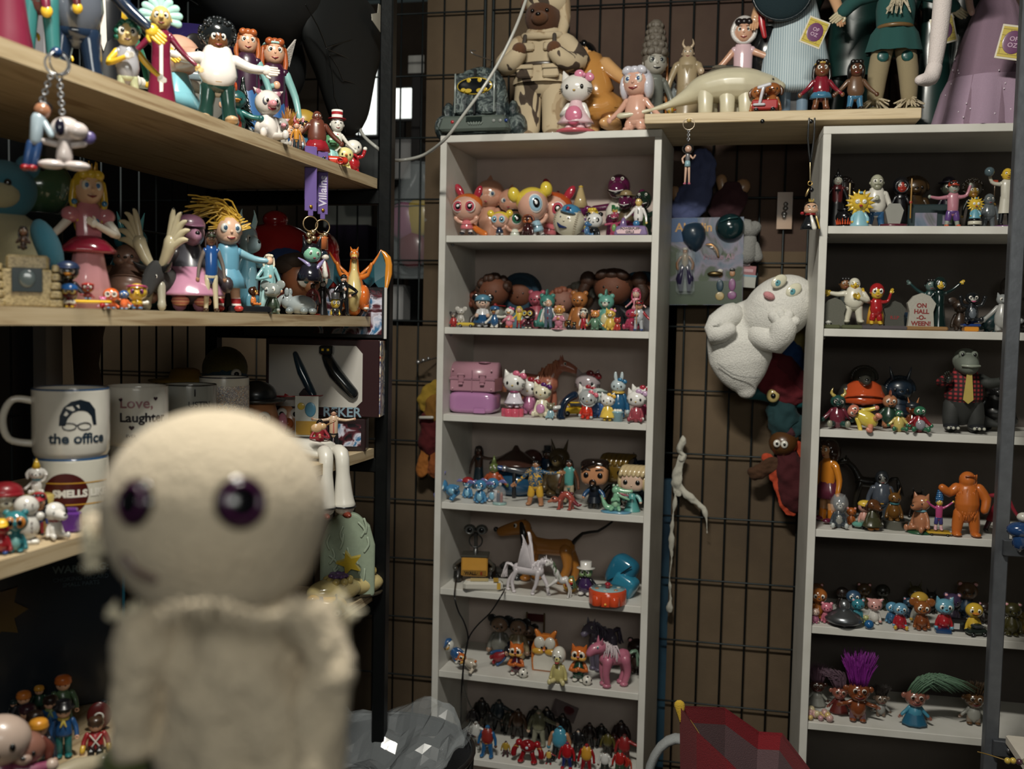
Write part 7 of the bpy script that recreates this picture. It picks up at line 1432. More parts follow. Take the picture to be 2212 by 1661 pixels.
def horsehead(rt):quad(rt,'a86048',L=.7,leg=.34,body=.17,neck=.36,hd=.12,mane='c87c58:h',hoof='8c4c3c')
P_('1.3',1152,765,.19,'pony_toy','dim brown pony toy with blond mane at the back of the third shelf','toy animal',horsehead,rot=180)
def kit(px,yt,d,lab,**kw):
 a=dict(hr=.52,col='e8e6e0*',ears='cat',nose='d8b040*',whisk=1,hw=1.18,bw=.95);a.update(kw);return Cr('1.3',px,yt,d,'cat_figure',lab,'toy animal',**a)
kit(1110,798,.035,'white kitten figure with a pink bow standing on a red flower block',bow='e06888*',body='d8d0dc*',skirt='dcd4e0*',clr='a03c6c*',dz=.022,hr=.56)
r=thing('flower_block','coral red flower shaped block under the white kitten','toy base',lc('1.3',1107,.035),0)
g=G()
for k in range(6):a=2*PI*k/6;g.lathe([(.013,0),(.0135,.002),(.0135,.020),(.012,.022)],'d85068*',14,(cos(a)*.018,sin(a)*.014,0))
g.obj('block',r)
kit(1142,812,.10,'white kitten figure with a red bow behind the flower block kitten',bow='a01c2c*',body='b86c94*')
kit(1170,824,.035,'cream kitten figure with a purple bow hugging a lilac heart',col='e4dcbc*',bow='5c2470*',body='e4dcbc*',hold='d088b8*',pose='sit',hr=.5)
Cr('1.3',1189,869,.015,'bear_figure','tiny olive brown bear figure in pale blue beside the lilac heart','toy animal',hr=.5,col='7c7458*',sn='muz',ears='bear',body='8cb4c0*',pose='sit',ec='7c7458',inner='7c7458')
kit(1268,797,.17,'dim grey kitten figure with a red bow at the back',col='a89ca0*',bow='7c1c24*')
kit(1266,829,.11,'white kitten figure with a red bow behind the astronaut kitten',bow='a82430*',body='c82c30*')
r=thing('toy_car','yellow toy car with a round headlight behind the navy stand','toy car',lc('1.3',1238,.12),25,.05);car(r,'e0b420*',L=1.5)
r=thing('wind_up_toy','navy blue arched clip toy with a white knob on the third shelf','toy',lc('1.3',1222,.03),10)
G().tube([(-.014,0,.006),(-.010,0,.030),(0,0,.050),(.022,.01,.064)],[.012,.011,.010,.012],'10243c*',12,sy=1.6,sp=4).obj('arch',r);G().tube([(-.016,-.01,.032),(-.030,-.012,.030)],.006,'d0d0cc*',10).obj('knob',r);G().box((-.012,0,.004),(.02,.05,.008),'10243c*',.003).obj('foot',r)
kit(1264,838,.045,'kitten figure in a grey helmet and a red orange suit with a pink bow',col='b0b4b4*',bow='e06478*',body='d8301c*',hat='helmet',hk='a8acac*',hr=.54,leg='d8301c',ry=8,hw=1.15)
kit(1291,838,.10,'pale figure in a blue and pink outfit behind the yellow kitten',col='c8d4cc*',body='3c6cb0*',ears='none',hat='band',hk='a8b8b0')
kit(1312,847,.025,'white kitten figure with a yellow bow and yellow dress',bow='e8b030*',body='e8c040*',skirt='e8c040*',hr=.48)
Cr('1.3',1334,803,.10,'bunny_figure','tall pale blue bunny figure with a blue bow and jacket','toy animal',hr=.36,col='b8c8cc*',ears='bunny',body='1f5c88*',bow='2474a4*',nose='8c6c50',bw=1.0,clr='d8b040')
r=thing('toy_bucket','small pale blue toy tub at the feet of the tall bunny','toy bucket',lc('1.3',1334,.03));G().lathe([(.013,0),(.0145,.022),(.0165,.024),(.0165,.027)],'88b8c8*',24).obj('tub',r)
for k in range(3):G().ell((-.007+.007*k,-.002,.028),.0055,'e0dcd0*',10).obj('filling',r)
kit(1374,838,.025,'white kitten figure with a lilac bow in a dusty red outfit',bow='c8a4c8*',body='a84450*',pose='sit',hr=.55)
kit(1391,830,.09,'white kitten figure with a red spotted bow at the right end of the third shelf',bow='b82c40*',body='b02c5c*')
# ---------------- middle bookcase, shelf 4 ----------------
Hm('1.4',1030,962,.19,'mermaid_figure','dim mermaid like doll with long brown hair and teal skirt, one arm out','doll',bare=1,sk='4c2c1c',top='4c2c1c',kind='robe',bot='1c3c4c',hair='long',hc='1c1010',hr=.2,am=('down','out'))
Hm('1.4',1066,983,.13,'toy_figure','green headed figure in an orange jacket with a lilac scarf',top='a8441c',bot='2c3420',sk='5c6c30',hair='bald',hr=.34,w=1.7,clr='8c84a0',hat='cone',hk='5c6c30',am=('low','low'))
def sdog(px,yt,d,lab,**kw):
 a=dict(hr=.5,col='3c80b0*',sn='muz',sc='78b4d0*',ears='long',ec='6c6ca8*',nose='101c3c*',ew='16202c*',eye='e8e8e8*',bly='78b4d0*',body='3c80b0*',bw=1.1,mth='d8e0e0');a.update(kw);return Cr('1.4',px,yt,d,'alien_figure',lab,'toy figure',**a)
sdog(1037,1036,.025,'bright blue long eared creature figure grinning, nearest of the blue ones')
sdog(1064,1032,.06,'blue long eared creature figure in a pale suit, right of the nearest one',body='b8b8bc*')
sdog(1010,1030,.09,'blue long eared creature figure with a red cap crouching behind',hat='beanie',hk='a01c20')
sdog(990,1012,.03,'blue long eared creature figure lying on its side at the left end',pose='sit',ry=-70,dz=.02)
r=thing('glass_dome','clear glass bell jar with a couple inside at the left front of the fourth shelf','glass dome',lc('1.4',1079,.03))
G().lathe([(.019,.0),(.020,.003),(.019,.006)],'8cb0ac*',26).obj('base',r);G().lathe([(.0175,.006),(.0175,.034),(.014,.044),(.007,.050),(.001,.0515)],'clear',26,caps=False).obj('dome',r)
G().tube([(-.004,0,.009),(-.004,0,.030)],.0045,'1c2c4c',8).ell((-.004,0,.034),.004,'8c5840',8).tube([(.005,0,.009),(.005,0,.027)],.0045,'8c3020',8).ell((.005,0,.031),.0035,'8c5840',8).obj('couple',r);G().ell((.001,0,.056),.005,'b8b8b8*',8).obj('knob',r)
r=thing('toy_rocket','blue and silver cylinder toy pointing left at the back of the fourth shelf','toy',lc('1.4',1110,.14)+V3((0,0,.082)),10)
G().tube([(-.055,0,.006),(-.03,0,.003)],[.006,.008],'2c4c8c*',14).tube([(-.028,0,.003),(.035,0,-.006)],[.009,.012],'3c4048*',16).tube([(-.03,0,.003),(-.026,0,.003)],.0095,'b8bcc4:s',14).obj('barrel',r);G().tube([(.0,0,-.01),(0,0,-.078)],.006,'1c1c20',8).obj('support',r)
def genie(rt):
 G().lathe([(.25,0),(.42,.12),(.46,.3),(.36,.48),(.18,.55)],'1c4c70*',24).obj('body',rt);G().lathe([(.5,.62),(.48,.66),(.25,.8),(.08,.9),(.03,1.0)],'40241c*',26).obj('lid',rt)
P_('1.4',1113,962,.17,'round_toy','dark round blue toy with a peaked brown lid at the back of the fourth shelf','toy',genie,sx=1.1)
Cr('1.4',1148,970,.19,'monster_figure','dark maroon faced figure with small eyes at the back centre of the fourth shelf',hr=.45,col='4c2420*',sn='jowl',sc='4c2420*',ears='none',body='1c3048*',bw=1.7)
Hm('1.4',1181,962,.20,'toy_figure','dark blue figure with a tall drum hat at the back of the fourth shelf',top='1c3c5c*',bot='14243c',hat='top',hk='2c3038*',hr=.25,sk='5c3c28',w=1.6,belt='8c7420')
Cr('1.4',1206,948,.19,'animal_figure','dim brown donkey like figure behind the man in shorts','toy animal',hr=.4,col='4c3c20',sn='long',sc='5c4c2c',ears='point',ec='4c3c20',bw=1.3)
Hm('1.4',1156,994,.045,'action_figure','black haired man figure in a blue floral shirt and yellow shorts, arm stretched right',top='floral',sl='floral',kind='shorts',bot='d8a428',sk='b07850',hair='slick',hc='101014',hr=.18,w=1.35,lr=.5,am=('low','out'),shoe='b07850',spread=1.6,fine=True,beard=None,sx=1.1)
Hm('1.4',1228,992,.10,'action_figure','dark haired woman figure in a teal top and cream trousers',bare=0,top='4c9c94',sl='6a3c24',bot='b0a080',sk='6a3c24',hair='long',hc='14100e',hr=.18,w=1.1)
def bobble(rt,hc='1c100c',sk='c8885c',body_='141c28',arm='1c4c7c',style='m',glow=None):
 G().ell((0,0,.70),(.28,.22,.235),sk+'*',28,e=.6).obj('head',rt)
 if style=='m':
  G().ell((0,.035,.86),(.29,.22,.13),hc+'*',26,e=.6).ell((0,.09,.70),(.295,.15,.22),hc+'*',24,e=.6).obj('hair',rt);G().tube([(-.22,-.225,.80),(-.1,-.245,.90),(.02,-.235,.95)],[.03,.05,.06],hc+'*',8).obj('fringe',rt)
  G().torus((0,-.225,.54),.055,.022,hc+'*',16,6).obj('goatee',rt)
  for s in(-1,1):G().tube([(s*.06,-.235,.80),(s*.2,-.235,.83)],.012,hc,6).obj('eyebrow',rt)
 else:
  g=G();g.ell((0,.045,.87),(.29,.21,.13),hc+'*',26,e=.6)
  for k in range(6):g.tube([(-.26+.1*k,-.2,.86),(-.2+.1*k,-.1,1.0),(-.1+.1*k,.1,1.02)],[.05,.07,.05],hc+'*',8)
  for s in(-1,1):g.ell((s*.28,0,.68),(.07,.18,.22),hc+'*',12)
  g.obj('hair',rt)
 for s in(-1,1):G().ell((s*.14,-.21,.69),(.055,.03,.058),'0c0c10*',16).obj('eye',rt);G().tube([(s*.09,0,.38),(s*.17,-.02,.3),(s*.2,-.06,.24)],[.045,.045,.04],arm,10).ell((s*.205,-.07,.22),.035,sk,10).obj('arm',rt)
 G().ell((0,-.23,.62),(.02,.015,.014),sk+'*',8).obj('nose',rt)
 if style=='m':
  G().tube([(0,0,.2),(0,0,.42)],[.11,.11],body_,14,sy=.8).lathe([(.15,.12),(.12,.24)],body_,18,caps=False).obj('coat',rt)
  for s in(-1,1):G().tube([(s*.06,0,.2),(s*.075,0,.03)],[.06,.055],'101418',10).obj('leg',rt)
 else:G().lathe([(.2,0),(.19,.02),(.08,.3),(.09,.42)],body_,22).obj('gown',rt)
P_('1.4',1283,990,.06,'bobble_figure','square headed figure with black hair and a goatee in a dark robe','toy figure',bobble)
P_('1.4',1375,1004,.07,'bobble_figure','square headed figure with swept blond hair and a teal gown','toy figure',bobble,hc='c8b080',sk='d8b49c',body_='4c9c98',arm='7cb8b4',style='f')
P_('1.4',1325,978,.15,'bobble_figure','square headed figure with brassy gold hair seen from behind at the back','toy figure',bobble,hc='6c5014',sk='6c5014',body_='1c1810',arm='1c1810',style='f')
Cr('1.4',1385,978,.20,'spiky_figure','dark blue spiky figure at the right back of the fourth shelf',hr=.5,col='14243c',sn='no',ears='point',mane='14243c',ec='14243c')
def croc(rt):
 G().tube([(.0,.02,.1),(0,0,.25),(.0,-.01,.42),(.02,-.02,.58)],[.11,.16,.12,.1],'7cb890*',16,sp=3).obj('body',rt);G().ell((0,-.1,.26),(.09,.08,.14),'9ccca4*',12).obj('belly_patch',rt)
 G().ell((0,0,.7),(.15,.13,.15),'7cb890*',18).tube([(.06,-.02,.72),(.28,-.05,.68),(.52,-.06,.70)],[.11,.085,.055],'7cb890*',12).ell((.52,-.06,.75),.03,'7cb890*',8).obj('head',rt)
 G().tube([(.04,-.04,.6),(.22,-.06,.5),(.44,-.07,.42)],[.08,.055,.035],'7cb890*',12).obj('jaw',rt);G().tube([(.08,-.05,.65),(.24,-.07,.58),(.42,-.08,.55)],[.05,.045,.02],'a8485c*',10).obj('tongue',rt)
 g=G()
 for k in range(6):g.tube([(.16+.06*k,-.12,.645),(.16+.06*k,-.125,.60)],[.012,.002],'e0dcc0',5);g.tube([(.16+.05*k,-.11,.52-.012*k),(.16+.05*k,-.115,.565-.012*k)],[.010,.002],'e0dcc0',5)
 g.obj('teeth',rt)
 for s in(-1,1):G().ell((s*.06-.02,-.06,.86),(.05,.04,.055),'7cb890*',10).ell((s*.06-.01,-.09,.87),(.03,.02,.035),'wht*',8).ell((s*.06,-.107,.87),.012,'blk',6).obj('eye',rt);G().tube([(s*.1,-.05,.42),(s*.12,-.16,.36),(.06,-.2,.42)],[.04,.035,.035],'7cb890*',9).obj('arm',rt);G().tube([(s*.1,-.03,.12),(s*.14,-.16,.06)],[.075,.06],'7cb890*',10).obj('leg',rt)
 G().tube([(-.08,.05,.1),(-.3,.05,.1),(-.42,.03,.28),(-.5,.02,.5)],[.1,.1,.07,.01],'7cb890*',12,sp=4).obj('tail',rt)
 G().lathe([(.5,-.06),(.52,-.03),(.48,0)],'5c98b8*',26,sy=.55,wob=.06,wn=5).obj('puddle_base',rt)
P_('1.4',1330,1045,.03,'crocodile_figure','pale green crocodile figure with an open mouth on a blue puddle base','toy animal',croc)
def crab(rt):
 G().tube([(-.2,0,.42),(-.05,0,.62),(.15,0,.62),(.32,0,.42)],[.14,.16,.16,.15],'a8483c*',12,sp=3).obj('body',rt);G().ell((-.46,-.05,.40),(.18,.14,.15),'b05c48*',16).tube([(-.5,-.08,.38),(-.72,-.1,.30)],[.1,.06],'b86c50*',10).obj('head',rt)
 G().ell((-.5,-.17,.47),(.05,.03,.06),'101010*',10).obj('eye',rt)
 for k in range(4):G().ell((-.15+.15*k,0,.75-.03*abs(k-1.5)),(.09,.07,.08),'5c1c28*',10).obj('back_scale',rt)
 for x,s in((-.2,-1),(-.16,1),(.28,-1),(.34,1)):G().tube([(x,s*.12,.38),(x-.02,s*.16,.2),(x-.02,s*.18,.05)],[.09,.06,.07],'a8483c*',10).ell((x-.04,s*.2-.03,.03),(.1,.1,.035),'a8483c*',8).obj('leg',rt)
 G().tube([(.4,0,.35),(.6,0,.2),(.75,-.05,.25)],[.11,.08,.03],'7c2430*',10).obj('tail',rt)
P_('1.4',1220,1060,.025,'lizard_figure','brick red four legged lizard figure with an arched back','toy animal',crab)
# ---------------- middle bookcase, shelf 5 ----------------
def botty(rt):
 G().box((0,0,.28),(.44,.34,.34),'c88c2c',.02).box((0,-.175,.18),(.4,.01,.08),'8c6420',.004).box((0,0,.45),(.46,.36,.04),'3a3830',.01).obj('body',rt)
 for s in(-1,1):
  G().tube([(s*.28,-.14,.08),(s*.28,.14,.08),(s*.28,.02,.24),(s*.28,-.14,.08)],.075,'1c1a18',10).box((s*.28,0,.10),(.14,.36,.14),'1c1a18',.05).obj('track',rt)
  G().tube([(s*.24,-.1,.36),(s*.33,-.2,.30),(s*.30,-.32,.28)],[.035,.03,.04],'3c3a34',8).obj('arm',rt)
  g=G();g.ell((s*.1,-.02,.88),(.105,.08,.085),'4c4e4c*',18);g.obj('eye_housing',rt);G().torus((s*.1,-.085,.875),.055,.014,'787c7c*',18,6).ell((s*.1,-.088,.875),(.045,.02,.045),'0c0e10*',14).obj('eye',rt)
 G().tube([(0,0,.46),(0,.05,.6),(0,-.01,.8)],[.05,.03,.035],'2c2c2a',10).obj('neck',rt);G().torus((0,0,.68),.11,.012,'1c1c1c',20,6).obj('cable_loop',rt)
 text('WALL·',.075,'2c1c10',rt,(-.05,-.182,.17),bold=.003,ext=.002);text('E',.075,'8c1c14',rt,(.12,-.182,.17),bold=.003,ext=.002)
P_('1.5',1026,1132,.11,'robot_toy','dusty yellow box robot toy on tracks with twin lens eyes','toy robot',botty,rot=12)
r=thing('battery_pack','white rounded plastic box with a yellow label, cable plugged into its end','adapter',lc('1.5',1043,.025),14)
G().box((0,0,.014),(.112,.040,.028),'c8c4b8*',.008).obj('case',r);G().box((.036,-.0,.0285),(.014,.040,.001),'c89c30').box((.0435,-.0205,.016),(.010,.001,.018),'c89c30').box((-.01,0,.0285),(.05,.03,.001),'c8b880').obj('label',r);G().ell((.056,-.008,.014),(.004,.005,.005),'drk',8).obj('socket',r)
# cables from the box and from behind the robot
def cable(pts,rad,m,label,name='cable',kind='cable'):
 g=G();g.tube([pts[0]-pts[0]]+[p-pts[0]for p in pts[1:]],rad,m,8,sp=6);o=g.obj(name,loc=pts[0]);tag(o,label,kind);return o
Yc=2.58
pe=lc('1.5',1087,.02)+V3((.006,-.005,.012))
cable([pe,at_y(1084,1285,Yc),at_y(1060,1322,Yc),at_y(1030,1352,Yc),at_y(1012,1380,Yc),at_y(1004,1420,Yc),at_y(1000,1470,Yc),at_y(1006,1500,Yc+.06),at_y(1018,1530,Yc+.12)],.0021,'0c0c0e','thin black cable running from the white box down in front of the bookcase')
cable([lc('1.5',985,.06)+V3((0,0,.02)),lc('1.5',983,-.006)+V3((0,0,.01)),at_y(982,1290,Yc),at_y(990,1320,Yc),at_y(1003,1345,Yc),at_y(1011,1380,Yc),at_y(1002,1430,Yc-.01),at_y(997,1490,Yc),at_y(996,1540,Yc+.06),at_y(994,1585,Yc+.1)],.0021,'0c0c0e','second thin black cable hanging from behind the yellow robot and crossing the first')
P_('1.5',1189,1116,.17,'dog_toy','large ochre toy hound with long black ears and a thin black tail at the back','toy animal',quad,col='b06c20',L=.62,leg=.34,body=.105,neck=.24,hd=.115,ears='flop',earc='14100e',tail='thin',tc='14100e',nose='blk*',clr='4c1c10',hl=1.25,mane=None,legr=.055,blend=.01)
P_('1.5',1138,1152,.03,'pegasus_figure','white winged horse figure galloping to the right','toy animal',quad,col='d0c8cc',L=.6,leg=.36,body=.095,neck=.2,hd=.075,mane='dcd4d8',tail='swish',wings='d8d0d4',pose='run',legr=.032,rot=172,blend=.009)
P_('1.5',1212,1206,.02,'unicorn_figure','small white rearing horse figure with a green mane in front of the hound','toy animal',quad,col='ccc8c4',L=.4,leg=.34,body=.08,neck=.25,hd=.07,mane='4c6c44',tail='swish',tc='5c7850',pose='rear',raise_=.3,legr=.03,rot=20,blend=.009,sx=.8)
Cr('1.5',1264,1212,.06,'monkey_figure','figure with a tall white domed helmet and green face in a purple cape',hr=.42,col='6c8c54*',sn='jowl',sc='6c8c54',ears='none',hat='top',hk='d8d4cc*',body='3c2454*',arm='1c1c24*',ew='wht*',shoe='d8d4cc*',mth='blk',bw=1.3,am=('low','low'))
r=thing('toy_phone','turquoise rounded plastic toy tilted against the right side of the fifth shelf','toy',lc('1.5',1345,.11)+V3((0,0,.05)),-20,1,None,0,25)
G().ell((-.008,0,.010),(.040,.03,.048),'1c6c8c*',24,e=.6).obj('shell',r);G().ell((.020,-.018,-.010),(.034,.026,.032),'2480a0*',22,e=.45).obj('front_shell',r);G().tube([(-.026,-.026,-.026),(-.003,-.036,.01),(.018,-.032,.052)],.002,'08202c',6).obj('seam',r)
r=thing('drum_toy','round orange toy drum with a red knob at the front of the fifth shelf','toy',lc('1.5',1312,.015)+V3((0,0,0)),0)
G().lathe([(.050,.000),(.0505,.003),(.0505,.036),(.048,.039)],'d8441c*',40).obj('drum',r);G().lathe([(.046,.0392),(.046,.0398)],'8cb0b4*',40).obj('clear_top',r)
for s in(-1,1):G().lathe([(.013,0),(.014,.002),(.014,.024),(.012,.026)],'d8441c*',18,(s*.023,-.046,.004)).obj('ear_knob',r)
G().ell((0,-.05,.008),.004,'e89c2c*',8).obj('nose',r);G().lathe([(.007,.04),(.0065,.048),(.009,.051),(.005,.055)],'b0202c*',14).obj('knob',r)
for k in range(6):a=2*PI*k/6+.4;G().ell((cos(a)*.03,sin(a)*.03,.0405),(.006,.006,.0015),('c8c8b8*','c87838*')[k%2],10).obj('bead',r)
r=thing('toy_truck','dark toy vehicle with a lever behind the winged horse','toy vehicle',lc('1.5',1096,.17),0,.06);car(r,'24221e',L=1.8,win='101010')
r=thing('toy_fish','red and yellow toy between the white horse and the domed figure','toy',lc('1.5',1232,.08)+V3((0,0,.022)),0);G().ell((0,0,0),(.022,.012,.022),'c8902c*',16).box((0,-.012,.004),(.028,.006,.012),'a8201c*',.003).obj('body',r)
# ---------------- middle bookcase, shelf 6 ----------------
def ocat(px,yt,d,lab,**kw):
 a=dict(hr=.45,col='c8601c*',sn='jowl',sc='d8a040*',ears='cat',ec='c8601c*',ew='d8ccb8*',nose='c87c84*',es=1.6,bw=1.0,hw=1.1,body='c8601c*');a.update(kw);return Cr('1.6',px,yt,d,'cat_figure',lab,'toy animal',**a)
ocat(1115,1386,.04,'orange cat figure in dark red with folded arms, one foot on a football',body='4c1428*',arm='c8601c',am=('fold','chest'),leg='901c34',shoe='d0ccc0*')
ocat(1250,1391,.045,'orange cat figure in dark green with folded arms, one foot on a football',body='143c2c*',arm='c8601c',am=('fold','chest'),leg='1c5438',shoe='d0ccc0*')
for px,lb in((1130,'tiny black and white football under the foot of the dark red cat figure'),(1268,'tiny black and white football under the foot of the dark green cat figure')):
 r=thing('toy_football',lb,'ball',lc('1.6',px,.025)+V3((0,0,.0135)));g=G();g.ell((0,0,0),.0135,'d8d4c8*',18);g.obj('ball',r)
 g=G()
 for a,b in((0,0),(70,10),(-70,5),(20,60),(-30,-55)):g.ell((.0115*sin(Rd(a))*cos(Rd(b)),-.0115*cos(Rd(a))*cos(Rd(b)),.0115*sin(Rd(b))),.0035,'blk*',8)
 g.obj('patches',r)
def catbox(rt):
 out=[(-.33,0),(-.36,.3),(-.36,.62),(-.28,.85),(-.1,.98),(.1,.98),(.28,.85),(.36,.62),(.36,.3),(.33,0)]
 g=G();g.prism(out,-.10,.12,'c86c20*');o=g.obj('back_shell',rt);b=o.modifiers.new('b','BEVEL');b.width=.03;b.segments=3
 g=G();g.prism([(a*.82,.05+b_*.5)for a,b_ in out],-.125,-.10,'c8c4b8*');g.obj('white_front',rt)
 for s in(-1,1):
  G().ell((s*.14,-.1,.76),(.15,.08,.17),'c0bcb0*',20).ell((s*.06,-.17,.66),(.028,.015,.04),'101014*',10).obj('eye',rt)
  G().ell((s*.17,-.12,.54),(.17,.08,.09),'c8942c*',16).obj('cheek',rt);G().tube([(s*.18,0,.92),(s*.26,0,1.06)],[.09,.05],'c86c20*',10).obj('ear',rt)
 G().ell((0,-.19,.60),(.035,.025,.025),'c87c84*',10).obj('nose',rt)
P_('1.6',1177,1359,.10,'cat_box','orange cat headed toy frame with a white front panel','toy frame',catbox)
Cr('1.6',1206,1396,.015,'dog_figure','pale yellow dog figure with a long white face and a red tongue','toy animal',hr=.5,col='d0ccc0*',sn='muz',sc='c8bc78*',ears='none',body='b8ac68*',leg='c8bc80',arm='b8ac68',ew='d8d8d0*',mth='b01c28*',hw=.78,bw=.9,pose='sit',nose='101010*')
ocat(1028,1392,.02,'orange and white striped cat figure lying at the left front of the sixth shelf',pose='sit',ry=-65,dz=.014,body='d0c4b0*')
Cr('1.6',1000,1368,.07,'duck_figure','blue and white duck figure lying at the left of the sixth shelf','toy animal',hr=.45,col='c8c8c0*',sn='beak',sc='c8902c*',ears='none',hat='cap',hk='1c5088',body='1c5088*',ry=-50,dz=.012)
Cr('1.6',1062,1366,.09,'mouse_figure','dark mouse like figure fallen on its back with white gloves beside the dark red cat','toy animal',hr=.42,col='14141a*',sn='muz',sc='b88868',ears='mouse',ec='14141a*',body='901c24',arm='1c4c84',ry=60,dz=.015)
for px,yt,c1,c2,lb in((1078,1328,'101012','6c6c64','dim black eared mouse figure with a checked shirt at the back left'),(1118,1334,'101012','8c7c5c','dim black eared mouse figure, second from the left at the back'),(1140,1346,'14100e','4c1c1c','dim mouse figure in dark red at the back, third from the left')):
 Cr('1.6',px,yt,.17,'mouse_figure',lb,'toy animal',hr=.4,col='8c6c54',sn='muz',sc='8c6c54',ears='mouse',ec=c1,mane=c1,body=c2,bw=1.1)
P_('1.6',1328,1372,.045,'pony_toy','pink pony toy with a white forelock standing at the right of the sixth shelf','toy animal',quad,col='b8647c',L=.46,leg=.36,body=.13,neck=.22,hd=.125,mane='c8b8bc:h',tail='swish',tc='6c8c74',hl=.75,legr=.06,pose='stand',blend=.012,ears='horse',eye='2c6c8c*',rot=35)
P_('1.6',1302,1326,.17,'pony_toy','dim lilac grey pony toy looming behind the pink one','toy animal',quad,col='5c5468',L=.46,leg=.4,body=.12,neck=.26,hd=.11,mane='4c4458',hl=.8,legr=.055,pose='stand',rot=60)
Cr('1.6',1382,1378,.16,'monkey_figure','dark brown figure in the right back corner of the sixth shelf',hr=.5,col='2c1c14',sn='muz',ears='bear')
r=thing('directors_chair','toy folding chair with a dark red back at the back of the sixth shelf','toy chair',lc('1.6',1155,.21))
G().box((0,0,.115),(.05,.004,.022),'4c1418').obj('backrest',r);G().box((0,-.02,.06),(.05,.04,.004),'5c4420').obj('seat',r)
for sx in(-1,1):
 G().tube([(sx*.026,0,.128),(sx*.026,0,.055)],.003,'5c4420',6).tube([(sx*.026,0,.06),(-sx*.026,-.03,.002)],.003,'5c4420',6).obj('leg',r)
# ---------------- middle bookcase, shelf 7 ----------------
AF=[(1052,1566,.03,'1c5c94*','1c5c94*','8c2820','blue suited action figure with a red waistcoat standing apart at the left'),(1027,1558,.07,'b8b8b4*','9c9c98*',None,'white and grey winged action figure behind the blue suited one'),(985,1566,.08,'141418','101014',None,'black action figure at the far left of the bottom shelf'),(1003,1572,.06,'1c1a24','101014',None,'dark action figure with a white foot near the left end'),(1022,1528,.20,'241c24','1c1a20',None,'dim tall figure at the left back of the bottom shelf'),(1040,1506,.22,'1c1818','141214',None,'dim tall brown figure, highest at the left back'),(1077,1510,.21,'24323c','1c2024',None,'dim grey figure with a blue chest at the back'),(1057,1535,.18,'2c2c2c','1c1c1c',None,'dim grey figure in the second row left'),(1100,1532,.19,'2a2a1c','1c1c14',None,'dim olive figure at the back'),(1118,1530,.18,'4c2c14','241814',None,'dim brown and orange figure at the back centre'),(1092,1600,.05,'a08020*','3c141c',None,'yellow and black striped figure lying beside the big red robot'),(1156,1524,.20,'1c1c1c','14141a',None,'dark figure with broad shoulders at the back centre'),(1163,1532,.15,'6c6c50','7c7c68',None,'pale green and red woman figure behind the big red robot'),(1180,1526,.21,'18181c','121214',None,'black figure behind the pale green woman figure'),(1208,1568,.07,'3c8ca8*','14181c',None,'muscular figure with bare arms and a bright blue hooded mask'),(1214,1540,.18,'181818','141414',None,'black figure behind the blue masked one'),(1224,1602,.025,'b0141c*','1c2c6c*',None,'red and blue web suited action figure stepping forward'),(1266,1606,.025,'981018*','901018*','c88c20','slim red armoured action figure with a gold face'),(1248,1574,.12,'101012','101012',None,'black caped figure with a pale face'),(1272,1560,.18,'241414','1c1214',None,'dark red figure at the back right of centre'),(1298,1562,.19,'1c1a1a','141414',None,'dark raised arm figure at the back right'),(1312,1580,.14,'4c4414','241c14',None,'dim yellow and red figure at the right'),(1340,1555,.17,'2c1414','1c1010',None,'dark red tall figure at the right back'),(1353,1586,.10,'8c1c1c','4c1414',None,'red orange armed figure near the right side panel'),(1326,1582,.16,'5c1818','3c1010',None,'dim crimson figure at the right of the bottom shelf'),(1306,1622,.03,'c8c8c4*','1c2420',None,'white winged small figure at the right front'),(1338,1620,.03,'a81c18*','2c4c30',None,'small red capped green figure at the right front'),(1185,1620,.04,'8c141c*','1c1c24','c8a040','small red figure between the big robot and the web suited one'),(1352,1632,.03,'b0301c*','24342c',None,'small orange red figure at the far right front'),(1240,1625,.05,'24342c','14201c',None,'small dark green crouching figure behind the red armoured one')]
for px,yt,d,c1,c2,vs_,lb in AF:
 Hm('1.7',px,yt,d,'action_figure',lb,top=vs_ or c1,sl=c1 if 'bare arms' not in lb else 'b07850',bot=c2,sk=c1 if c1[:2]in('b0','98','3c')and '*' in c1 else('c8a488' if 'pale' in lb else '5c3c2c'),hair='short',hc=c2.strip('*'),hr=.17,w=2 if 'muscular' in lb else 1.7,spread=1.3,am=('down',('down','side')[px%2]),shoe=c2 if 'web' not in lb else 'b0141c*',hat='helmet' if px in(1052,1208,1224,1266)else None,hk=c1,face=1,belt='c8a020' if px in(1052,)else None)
def bigbot(rt):
 G().ell((0,0,.62),(.30,.24,.26),'8c1018*',22).obj('torso',rt);G().ell((0,-.12,.82),(.10,.1,.1),'8c1018*',14).obj('head',rt)
 for s in(-1,1):
  G().ell((s*.34,0,.74),(.13,.14,.14),'9c141c*',14).obj('shoulder',rt);G().tube([(s*.4,-.02,.66),(s*.5,-.06,.46),(s*.52,-.1,.28)],[.08,.1,.11],'8c1018*',12).obj('arm',rt);G().torus((s*.44,-.04,.56),.08,.03,'b07c28*',14,6,(40,0,0)).obj('gold_joint',rt)
  G().tube([(s*.14,0,.42),(s*.2,-.05,.24),(s*.24,-.02,.06)],[.1,.08,.12],'8c1018*',12).ell((s*.25,-.08,.05),(.12,.18,.06),'9c141c*',12).obj('leg',rt)
 G().ell((0,-.23,.64),(.06,.03,.06),'b8d0d8*',12).obj('chest_light',rt)
P_('1.7',1140,1596,.03,'robot_figure','bulky glossy red armoured robot figure, largest on the bottom shelf','toy robot',bigbot,sx=1.1)
